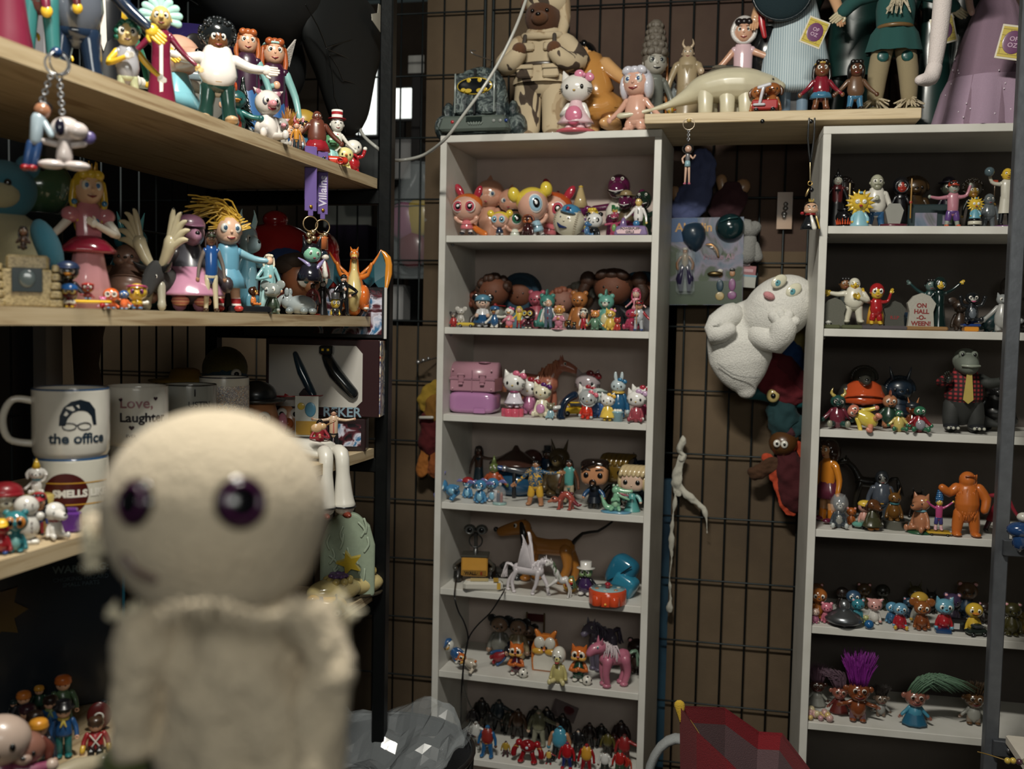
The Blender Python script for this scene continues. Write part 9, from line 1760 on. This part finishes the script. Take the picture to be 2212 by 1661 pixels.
r=blob('hand_puppet','teal bird puppet with one large yellow eye','puppet',(1690,880),2.91,[('head','1c5c60:v',[(1612,856),(1650,850),(1690,855),(1730,868)],[.008,.022,.034,.02],.7),('body','143c40:c',[(1690,880),(1700,930),(1722,915)],[.045,.05,.03],.6),('cuff','b0aca0',[(1672,912),(1682,925),(1700,920)],[.012,.02,.012],.6)]);eyes2(r,(1690,880),2.91,[(1669,853)],.018,-.03,'c8b068*')
o=(1695,990);r=blob('hand_puppet','brown dog eared puppet with a maroon shirt and an orange scarf','puppet',o,2.90,[('head','5c3818:v',[(1692,957)],(.040,.036,.036),1),('snout','6c4420:v',[(1690,970),(1680,972)],[.024,.015],1),('nose','5c1c14*',[(1671,967)],(.010,.010,.009),1),('cap','4c2028:c',[(1703,935)],(.022,.022,.016),1),('shirt','4c0c14:c',[(1700,985),(1712,1030),(1718,1075)],[.034,.048,.045],.55),('sleeve','4c2c14:c',[(1670,1000),(1648,1015),(1632,1022)],[.024,.022,.022],.6),('ear','5c3818:v',[(1716,945),(1722,930)],[.014,.004],.6),('scarf','c8401c:c',[(1660,990),(1678,1020),(1692,1060),(1700,1100),(1712,1110)],[.018,.026,.022,.016,.006],.35),('scarf_end','c8401c:c',[(1725,962),(1732,985)],[.014,.010],.4)]);eyes2(r,o,2.90,[(1677,955),(1693,957)],.010,-.035)
blob('hand_puppet','periwinkle cloth puppet hanging upside down with one ear up','puppet',(1500,400),2.92,[('cloth','4c5684:c',[(1518,345),(1516,385),(1496,430),(1478,452)],[.035,.04,.05,.045],.5),('ear','a87c54:v',[(1458,412),(1468,432)],[.014,.018],.5)])
blob('hand_puppet','dark maroon puppet with tan ears behind the wire beside the periwinkle one','puppet',(1575,410),2.935,[('cloth','401c24:c',[(1585,420),(1565,450)],[.045,.05],.5),('ear','a87c54:v',[(1558,388),(1562,408)],[.016,.014],.5),('ear','a87c54:v',[(1605,402),(1592,414)],[.022,.018],.5),('trim','8c6c2c:s',[(1552,450),(1575,445),(1590,452)],.012,.6)])
r=hung('balloon_head','matte slate blue pointed rubber puppet head hanging upside down','puppet',1499,508,2.90);G().lathe([(.002,-.048),(.018,-.036),(.032,-.012),(.034,.012),(.024,.030),(.008,.036)],'20384c:v',24).obj('head',r,rot=(0,-8,0))
r=hung('balloon_head','glossy dark teal round rubber puppet head beside the slate blue one','puppet',1577,492,2.90);G().ell((0,0,0),(.041,.036,.040),'0e2c30*',26).tube([(-.025,-.028,.014),(-.005,-.036,.022),(.018,-.030,.026)],.003,'1c4448*',6).obj('head',r)
o=(1622,520);r=blob('dog_plush','small grey plush dog with a black nose hanging head up','plush toy',o,2.92,[('head','8c8c88:f',[(1605,492),(1622,495),(1630,492)],[.026,.026,.020],1),('nose','blk*',[(1634,491)],(.006,.006,.006),1),('body','8c8c88:f',[(1618,518),(1612,550)],[.022,.030],.8),('arm','8c8c88:f',[(1610,515),(1600,540)],[.012,.012],.8),('leg','8c8c88:f',[(1630,530),(1636,555)],[.013,.016],.8)])
r=hung('carton_tag','red and pale blue card tag hanging below the grey plush dog','tag',1615,598,2.925);G().box((0,0,.018),(.042,.003,.026),'8c1420').box((-.008,0,.036),(.022,.003,.014),'8c1420').box((0,-.002,.018),(.026,.001,.008),'b8848c').obj('red_part',r,rot=(0,4,0));G().box((.002,0,-.012),(.042,.004,.036),'9c9c90').box((.002,-.0005,.003),(.044,.004,.005),'4c8ca4').obj('lower_part',r,rot=(0,4,0))
# blister card
p0,p1=W(1446,470,2.90),W(1602,660,2.90);cx,cz=(p0.x+p1.x)/2,(p0.z+p1.z)/2;cw,ch_=p1.x-p0.x,p0.z-p1.z
r=thing('blister_card','toy blister card holding a figure in purple trousers and a gold sword','toy package',(cx,2.90,cz),0,1,None,0,-1)
G().box((0,0,0),(cw,.003,ch_),'print_park').obj('card',r);G().box((0,-.0018,-ch_*.36),(cw*.99,.0008,ch_*.27),'34442c').obj('printed_grass',r);G().box((-cw*.3,-.0018,ch_*.36),(cw*.38,.0008,ch_*.27),'1c4c84').obj('printed_sky',r)
text('Aladdin',.034,'c8903c',r,(-cw*.16,-.0025,ch_*.385),bold=.0008);text('Prince Ali',.022,'7c4c64',r,(cw*.18,-.0025,ch_*.05),bold=.0006)
for x,z,c1,c2,c3 in((.20,-.28,'c8c0b0','1c3c4c','b09860'),(.36,-.27,'14100e','8c5484','8c5484')):
 G().ell((cw*x,-.003,ch_*(z+.13)),(.008,.001,.009),'b07c54',10).ell((cw*x,-.0035,ch_*(z+.17)),(.008,.001,.005),c1,10).ell((cw*x,-.003,ch_*z),(.010,.001,.018),c2,10).ell((cw*x,-.003,ch_*(z-.12)),(.013,.001,.012),c3,10).obj('printed_person',r)
g=G();g.box((-.055,-.012,-.03),(.052,.018,.125),'film',.008);g.ell((.02,-.008,.03),(.030,.010,.022),'film',12);g.obj('bubble',r)
G().ell((-.056,-.012,.026),(.007,.007,.009),'8c5c34',12).tube([(-.056,-.012,.015),(-.056,-.012,-.012)],[.010,.009],'8c7c64',10).obj('figure_body',r);G().ell((-.056,-.011,.034),(.009,.008,.006),'a8a49c',10).obj('turban',r)
for s in(-1,1):G().tube([(-.056+s*.006,-.012,-.016),(-.056+s*.014,-.012,-.05),(-.056+s*.011,-.012,-.082)],[.009,.012,.006],'20183c*',10).obj('trouser_leg',r);G().tube([(-.056+s*.011,-.012,.012),(-.056+s*.022,-.013,-.005),(-.056+s*.02,-.014,-.022)],.004,'8c5c34',8).obj('figure_arm',r)
G().tube([(0,-.008,.046),(.015,-.008,.045),(.03,-.008,.032),(.036,-.008,.012)],[.001,.007,.007,.003],'9c6c34:s',8,sy=.3).obj('sword',r);G().ell((.028,-.008,-.036),(.022,.006,.008),'5c4c2c:s',12).obj('lamp',r)
# small card with chrome balls
r=hung('jewellery_card','narrow tan card with chrome ball jewellery pinned on the mesh','card',1695,455,2.966);G().box((0,0,0),(.042,.002,.104),'b08c6c').obj('card',r)
for dz,rr in((.018,.0065),(.006,.007),(-.010,.008),(-.018,.006)):G().ell((.002-.003*(dz<0),-.006,dz),rr,'b8b8b8:s',14).obj('chrome_ball',r)
# key charms under the plank
r=thing('keyring','key ring with a small black haired girl charm in a pale skirt under the plank','key ring',at_y(1488,268,2.535));G().ell((0,.004,.010),.006,'c8a860',8).obj('pin',r);G().torus((0,0,0),.014,.0012,'b8a890:s',24,6).obj('ring',r);chain(r,(0,0,-.014),(0,0,-.044),n=6)
G().ell((0,0,-.060),(.015,.014,.013),'14181c*',16).ell((.001,-.009,-.062),(.009,.007,.009),'c89c84*',12).obj('head',r);G().tube([(0,0,-.074),(0,0,-.090)],[.006,.0055],'6c6c70',10).lathe([(.008,-.104),(.006,-.090)],'88b0bc',14).obj('dress',r)
for s in(-1,1):G().tube([(s*.0035,0,-.10),(s*.005,0,-.142)],[.0035,.0025],'c8a088',8).ell((s*.0055,-.003,-.146),(.004,.007,.003),'c8607c*',8).obj('leg',r);G().tube([(s*.006,0,-.077),(s*.013,-.003,-.085),(s*(.018 if s>0 else.010),-.006,-.078 if s>0 else-.096)],.0025,'c8a088',7).obj('arm',r)
r=thing('lanyard','black cord lanyard with a gold clasp hanging down to the queen charm','lanyard',at_y(1757,262,2.50));Lr=lambda a,b:at_y(a,b,2.49)-at_y(1757,262,2.50)
G().tube([Lr(1748,256),Lr(1745,300),Lr(1750,350)],.0022,'101418',6).tube([Lr(1760,256),Lr(1758,300),Lr(1751,350)],.0022,'101418',6).obj('cord',r);G().tube([Lr(1750,350),Lr(1750,392)],.0018,'b0a078:s',6).torus(Lr(1750,396),.005,.0012,'c8a050:s',14,5).ell(Lr(1744,415),(.003,.003,.012),'b89860:s',8,(0,20,0)).ell(Lr(1753,410),.006,'14141a*',8).obj('clasp',r)
r=thing('queen_charm','large headed frowning queen charm in black, white and red on the lanyard','key charm',at_y(1752,450,2.49));G().ell((0,0,0),(.016,.014,.014),'c89c7c*',18).ell((0,-.004,-.006),(.017,.012,.009),'c89c7c*',16).obj('head',r);G().ell((-.001,.004,.008),(.015,.012,.010),'14100e*',16).obj('hair',r);hatdo(r,'crown','c8a848*',(0,0,.006),.010,.010,.011)
for s in(-1,1):G().tube([(s*.003,-.0145,.003),(s*.009,-.012,.006)],.001,'blk',5).ell((s*.006,-.0135,.001),.002,'wht*',6).obj('eye',r)
G().lathe([(.024,-.050),(.021,-.040),(.010,-.016)],'1c2024*',24,sy=.7).obj('gown',r);G().tube([(0,-.010,-.018),(.008,-.016,-.048)],[.003,.006],'e0dcd0*',8).tube([(.012,-.009,-.02),(.020,-.012,-.048)],.002,'c89c28*',6).obj('robe_trim',r);G().torus((0,0,-.015),.011,.003,'8c1418*',16,6,(90,0,0)).ell((-.020,-.004,-.012),(.005,.004,.004),'a81c20*',8).obj('collar',r)
# knotted white rag, chrome hooks, yellow puppet
o=(1475,1060);r=hung('cloth_strip','knotted white rag tied to the wire with two long frayed tails','cloth',*o,2.955);Q=lambda l:rel(o,l,2.955)
G().tube([v-V3((0,.012,0))for v in Q([(1476,945),(1472,962),(1470,975)])],[.008,.012,.010],'c8c4b4:c',10).tube([v-V3((0,.014,0))for v in Q([(1468,975),(1480,982),(1470,990)])],.009,'c8c4b4:c',10).tube([v-V3((0,.012,0))for v in Q([(1470,985),(1466,1015),(1462,1040),(1464,1062)])],[.009,.014,.016,.015],'c8c4b4:c',12,sy=.5).obj('knot',r)
G().tube([v-V3((0,.014,0))for v in Q([(1470,1050),(1490,1072),(1512,1088),(1524,1104),(1528,1150)])],[.012,.012,.008,.004,.001],'c8c4b4:c',8,sy=.4).obj('tail_right',r);G().tube([v-V3((0,.014,0))for v in Q([(1460,1060),(1454,1120),(1450,1170),(1452,1200),(1446,1250),(1450,1290),(1447,1315)])],[.006,.003,.007,.003,.003,.004,.008],'c8c4b4:c',8,sy=.4).obj('tail_left',r)
for ch in r.children:wrinkle(ch)
r=hung('hook','chrome triple ball hook on the mesh beside the middle bookcase','hook',920,778,2.93)
for k in range(3):G().ell((-.018+.016*k,-.02,-.006+.006*k),.0075-.001*k,'b8b8b8:s',14).obj('chrome_ball',r)
G().tube([(-.02,-.02,-.01),(.03,.04,.01)],.002,'8c8c8c:s',6).obj('rod',r)
r=hung('hook','thin chrome loop hook on the mesh above the stone look gate','hook',1050,122,2.94);G().tube([(-.02,-.05,.004),(-.03,-.07,0),(-.018,-.07,-.012),(.012,.025,-.006)],.0018,'c8c8c8:s',6).obj('loop',r)
o=(925,930);r=blob('hand_puppet','yellow petal collared puppet in a dark red dress with orange feet','puppet',o,2.92,[('collar','a8841c:c',[(938,835),(918,868),(922,885)],[.020,.032,.010],.5),('body','8c5c14:c',[(936,870),(936,900)],[.034,.026],.6),('dress','5c0c10:c',[(930,905),(928,935),(928,960)],[.028,.034,.038],.5),('foot','b0641c:c',[(920,965),(914,1000),(912,1018)],[.014,.018,.020],.6),('foot','a0501c:c',[(940,968),(938,1005),(934,1022)],[.014,.018,.016],.6)])
G().tube([W(914,900,2.92)-W(*o,2.92)+V3((0,-.03,0)),W(940,900,2.92)-W(*o,2.92)+V3((0,-.03,0))],.005,'c8c4b8*',8).obj('pearl_trim',r)
# white cable
cable([at_y(a,b,Y)for a,b,Y in((1146,-30,2.50),(1118,50,2.46),(1080,130,2.44),(1040,195,2.42),(1000,250,2.42),(962,300,2.44),(915,335,2.5),(865,346,2.5),(842,342,2.4),(815,320,2.3),(780,285,2.35),(770,230,2.5))],.0042,'b0b0a8','pale thick cable drooping in front of the stone look gate to the rack')
# ---------------- beyond the mesh at the upper left ----------------
def far(name,lab,cat,x0,y0,x1,y1,Y,th,m,kind='box'):
 a,b=at_y(x0,y0,Y),at_y(x1,y1,Y);zc=(a.z+b.z)/2;r=thing(name,lab,cat,((a.x+b.x)/2,Y,(a.z+b.z)/2));G().box((0,0,0),(abs(b.x-a.x),th,abs(a.z-b.z)),m,.003).obj(kind,r);zb=0 if y0==700 else 1.5;G().box((0,th/2+.012,(zb-zc)/2),(.03,.02,zc-zb),'drk').obj('support',r);return r
em=bpy.data.materials.new('lit_panel');em.use_nodes=True;b_=em.node_tree.nodes['Principled BSDF'];b_.inputs['Emission Color'].default_value=(.95,1,.95,1);b_.inputs['Emission Strength'].default_value=1.0;b_.inputs['Base Color'].default_value=(.8,.8,.8,1)
for a,lb in(((840,192,888,255),'bright lit white panel seen through the mesh right of the black post'),((772,150,812,290),'bright lit white panel seen between the black plush and the post')):
 p,q=at_y(a[0],a[1],3.7),at_y(a[2],a[3],3.7);r=thing('lit_screen',lb,'lamp',((p.x+q.x)/2,3.7,(p.z+q.z)/2));G().box((0,0,0),(q.x-p.x,.01,p.z-q.z),em).obj('panel',r);G().box((0,.012,0),(q.x-p.x+.02,.012,p.z-q.z+.02),'drk').obj('housing',r);G().box((0,.02,-r.location.z/2),(.03,.02,r.location.z),'drk').obj('support',r)
far('white_board','pale grey white board behind the rack seen under the top plank','board',700,412,802,492,3.6,.01,'a8aca4')
far('storage_box','white printed box beyond the mesh between the post and the bookcase','box',840,312,918,395,3.5,.2,'8c8c8c')
far('storage_box','grey box with an orange picture behind the end of the top plank','box',770,312,842,395,3.4,.2,'7c8080')
far('toy_package','dark purple and teal package behind the orange dragon','toy package',715,488,805,640,3.4,.1,'241830');
far('storage_box','small grey white carton standing beside the black post','box',842,616,878,692,3.15,.08,'a8a8a8')
far('storage_shelf','dark shelf beyond the mesh carrying the boxes','shelf',690,700,945,708,3.4,.5,'8c9490')
far('toy_package','small white printed label card among the dark boxes near the top','card',882,120,916,158,3.3,.004,'a0a09c')
far('toy_package','white and maroon package at the gap between the two upper boards','toy package',1213,-20,1231,60,3.3,.02,'b8b8b8')
r=thing('orange_pole','orange metal pole behind the black rack post','pole',(at_y(820,250,3.05).x,3.12,1.4));G().tube([(0,0,-1.38),(0,0,1.5)],.011,'b0481c*',12).obj('pole',r)
r=thing('plastic_bag','crumpled clear plastic bag with pink and yellow toys inside hanging beside the post','bag',at_y(885,470,3.02));rnd=random.Random(5)
for c,dx,dz in(('8c4c6c',-.02,-.01),('a88c1c',.03,.0),('6c1420',.01,-.10)):G().ell((dx,0,dz),(.05,.02,.06),c,14).obj('toy',r)
g=G();n=12;vs=[]
for j in range(9):
 for i in range(n):t=j/8;a=2*PI*i/n;k=.02+.075*sin(PI*min(1,t*.8+.05));vs.append((cos(a)*k*(1+rnd.uniform(-.2,.2))+.03*(1-t),sin(a)*.03*(1+rnd.uniform(-.3,.3)),.17-.36*t))
g.add(vs,[(j*n+i,j*n+(i+1)%n,(j+1)*n+(i+1)%n,(j+1)*n+i)for j in range(8)for i in range(n)],'film');g.obj('film',r)
# blue box strip behind the mesh right of the middle bookcase
p,q=at_y(1425,1120,3.01),at_y(1462,1661,3.01);r=thing('blue_box','tall dusty blue carton standing behind the mesh right of the middle bookcase','box',((p.x+q.x)/2,3.02,.52));G().box((0,0,0),(.06,.03,1.04),'bluebrick',.002).obj('box',r)
# ---------------- floor level: bin with plastic liner, red tote ----------------
def ring_bag(name,label,cat,loc,prof,m,n=28,squash=1,seed=1,jag=0,rz=0,thick=.003):
 r=thing(name,label,cat,loc,rz);rnd=random.Random(seed);g=G();vs=[]
 for j,(rr,z)in enumerate(prof):
  for i in range(n):a=2*PI*i/n;k=rr*(1+jag*rnd.uniform(-1,1));vs.append((cos(a)*k,sin(a)*k*squash,z+jag*.5*rr*rnd.uniform(-1,1)*(j==len(prof)-1)))
 g.add(vs,[(j*n+i,j*n+(i+1)%n,(j+1)*n+(i+1)%n,(j+1)*n+i)for j in range(len(prof)-1)for i in range(n)],m);o=g.obj('body',r);s=o.modifiers.new('t','SOLIDIFY');s.thickness=thick;return r
bc=at_y(815,1640,2.05)
r=ring_bag('fabric_bin','black fabric bin holding the clear plastic liner on the floor','bin',(bc.x,2.08,0),[(.14,.0),(.17,.01),(.19,.4),(.20,bc.z-.07),(.205,bc.z+.01)],'14161c:c',jag=.02);G().torus((0,0,bc.z+.01),.205,.006,'0c0c10',40,6,(90,0,0)).obj('rim',r)
r=thing('plastic_liner','crumpled clear plastic bag lining the black fabric bin','bag',(bc.x+.01,2.06,bc.z-.02));g=G();vs=[];n=24
from mathutils import noise
for j in range(n+1):
 for i in range(n+1):
  x,y=(i/n-.5)*.42,(j/n-.5)*.40;q=(x*x+y*y)**.5;v=V3((x,y,.3));z=.16*abs(noise.noise(v*4.5))+.06*abs(noise.noise(v*11))-.05+(.03 if q>.15 else 0)+.06*max(0,x*3)
  k=.20/q if q>.20 else 1;vs.append((x*k,y*k,z))
g.add(vs,[(j*(n+1)+i,j*(n+1)+i+1,(j+1)*(n+1)+i+1,(j+1)*(n+1)+i)for j in range(n)for i in range(n)],'liner',False);g.obj('film',r)
# red tote
tp=[at_y(a,b,Y)for a,b,Y in((1468,1524,2.10),(1565,1528,2.25),(1640,1580,2.32),(1690,1583,2.3),(1780,1700,2.0),(1650,1720,1.84),(1570,1640,1.9),(1505,1580,1.98))]
c0=sum(tp,V3())/8;r=thing('tote_bag','open red tote bag with a yellow corner and dark mauve lining on the floor','bag',(c0.x,c0.y,0))
rel_=[p-V3((c0.x,c0.y,0))for p in tp]
bot=[V3((p.x*.8,p.y*.8,.02))for p in rel_];k=8
g=G();g.add(bot+rel_,[tuple(range(k))]+[(i,(i+1)%k,k+(i+1)%k,k+i)for i in range(k)],'8c101c:c',False);g.obj('shell',r)
inn=[V3((p.x*.96,p.y*.96,p.z-.004))for p in rel_];inl=[V3((p.x*.93,p.y*.93,p.z-.035))for p in rel_];ib=[V3((p.x*.74,p.y*.74,.03))for p in rel_]
g=G();g.add(inn+inl,[(i,(i+1)%k,k+(i+1)%k,k+i)for i in range(k)],'8c101c:c',False);g.obj('inner_hem',r)
g=G();g.add(inl+ib,[tuple(range(2*k-1,k-1,-1))]+[(i,(i+1)%k,k+(i+1)%k,k+i)for i in range(k)],'6c5054:c',False);g.obj('lining',r)
G().tube([rel_[0]+V3((0,-.004,.002)),rel_[0]+V3((.004,-.006,-.03))],[.012,.004],'c8a020:c',8,sy=.5).obj('yellow_corner',r)
G().tube([inl[0]+V3((.01,0,.0)),(inl[0]+inl[7])/2+V3((.02,.01,-.02)),inl[7]+V3((.0,.02,-.02))],.008,'a8841c:c',8,sy=.5).obj('yellow_lining_edge',r)
r=thing('grey_bag','pale grey bag with an arched handle beside the foot of the middle bookcase','bag',(at_y(1430,1661,2.4).x,2.4,0));bz_=at_y(1430,1640,2.4).z;G().box((.03,0,bz_/2-.03),(.12,.12,bz_-.06),'7c8484:c',.03).obj('body',r);G().tube([(-.035,0,bz_-.08),(-.028,0,bz_-.02),(-.005,0,bz_+.03),(.03,0,bz_+.055),(.06,0,bz_+.04),(.075,0,bz_-.06)],.011,'9ca0a0:c',10,sy=2).obj('handle',r)
# ---------------- the cream plush doll in the foreground ----------------
D0=.50
def K(px,py,dd=0):return at_d(px,py,D0+dd)
o0=K(490,1400);r=thing('cream_plush_doll','large out of focus cream plush doll with purple black eyes in the foreground','plush toy',o0);kk=lambda px,py,dd=0:K(px,py,dd)-o0
M3='d0bea0:f';sc=D0/F_PX
hc_=kk(465,1105,.03)
def oriented(v):return v
g=G();g.ell(hc_,(260*sc,230*sc,238*sc),M3,40);g.ell(hc_+(kk(470,1195)-kk(465,1105)),(228*sc,195*sc,155*sc),M3,30);o=g.obj('head',r,blend=.004)
g=G();g.tube([kk(500,1310,.035),kk(505,1400,.03),kk(515,1520,.03),kk(520,1700,.03)],[150*sc,172*sc,185*sc,205*sc],M3,30,sy=.75,sp=4)
wrinkle(g.obj('robe',r))
for pts,rd in((((330,1360),(300,1440),(290,1530),(285,1600)),(60,62,60,52)),(((650,1350),(700,1410),(690,1530),(685,1690)),(66,70,62,64))):
 g=G();g.tube([kk(a,b,.015)for a,b in pts],[q*sc for q in rd],M3,20,sp=4);wrinkle(g.obj('sleeve',r))
g=G();rnd=random.Random(6)
for px,py in[(rnd.uniform(235,330),rnd.uniform(1310,1340))for _ in range(16)]+[(rnd.uniform(660,770),rnd.uniform(1300,1350))for _ in range(22)]+[(rnd.uniform(180,215),rnd.uniform(1150,1230))for _ in range(18)]:
 p=kk(px,py,.02);g.tube([p,p+V3((rnd.uniform(-.006,.006),rnd.uniform(-.004,.004),rnd.uniform(-.004,.008)))],[.0022,.0006],'e4d8b8:f',5)
for k in range(60):px=335+rnd.uniform(0,310);p=kk(px,1318+14*sin(px/40),-.045);g.tube([p,p+V3((0,-.001,rnd.uniform(-.006,.004)))],[.002,.001],M3,5)
g.obj('frayed_edges',r);G().tube([kk(205,1140,.03),kk(196,1200,.03)],[.008,.004],M3,10).obj('ear_tuft',r)
h2_=kk(470,1195)-kk(465,1105)
def onhead(px,py):
 for t in range(200):
  d=-.12+.001*t;p=kk(px,py,d);q=p-hc_;v=(q.x/(260*sc))**2+(q.y/(230*sc))**2+(q.z/(238*sc))**2
  q=q-h2_;u=(q.x/(228*sc))**2+(q.y/(195*sc))**2+(q.z/(155*sc))**2
  if min(u,v)<1:return p
 return kk(px,py,-.03)
for px,py,rx,rz in((292,1085,36,52),(520,1085,56,52)):
 p=onhead(px,py);n_=(p-hc_).normalized();q=n_.to_track_quat('-Y','Z').to_euler();e_=[math.degrees(a)for a in q]
 R0=max(rx,rz)*sc;g=G();g.ell(p,(R0,R0*.35,R0),'120c14*',26,e_);g.torus(p+n_*R0*.26,R0*.66,R0*.11,'4c1444*',28,8,e_);g.ell(p+n_*R0*.28,(R0*.6,R0*.14,R0*.6),'08060a*',20,e_);g.obj('eye',r)
ms=[onhead(a,b)for a,b in((272,1202),(290,1225),(312,1240),(335,1248))];G().tube([m_+(m_-hc_).normalized()*.0008 for m_ in ms],.0022,'5c4440',6).obj('mouth',r)
g=G();g.ell(kk(270,1650,.03),(60*sc,50*sc,55*sc),'4c5420:f',16).ell(kk(700,1700,.03),(70*sc,50*sc,45*sc),'4c5420:f',16);g.obj('green_trim',r)
q=K(515,1740);r=thing('stool','plain black stool below the frame that the cream plush doll stands on','stool',(q.x,q.y,0));zt=q.z-.015
G().lathe([(.04,zt-.02),(.04,zt)],'14141a',28).obj('seat',r)
for k in range(3):a=2*PI*k/3;G().tube([(cos(a)*.025,sin(a)*.025,zt-.02),(cos(a)*.10,sin(a)*.10,.0)],.008,'14141a',8).obj('leg',r)
settle()
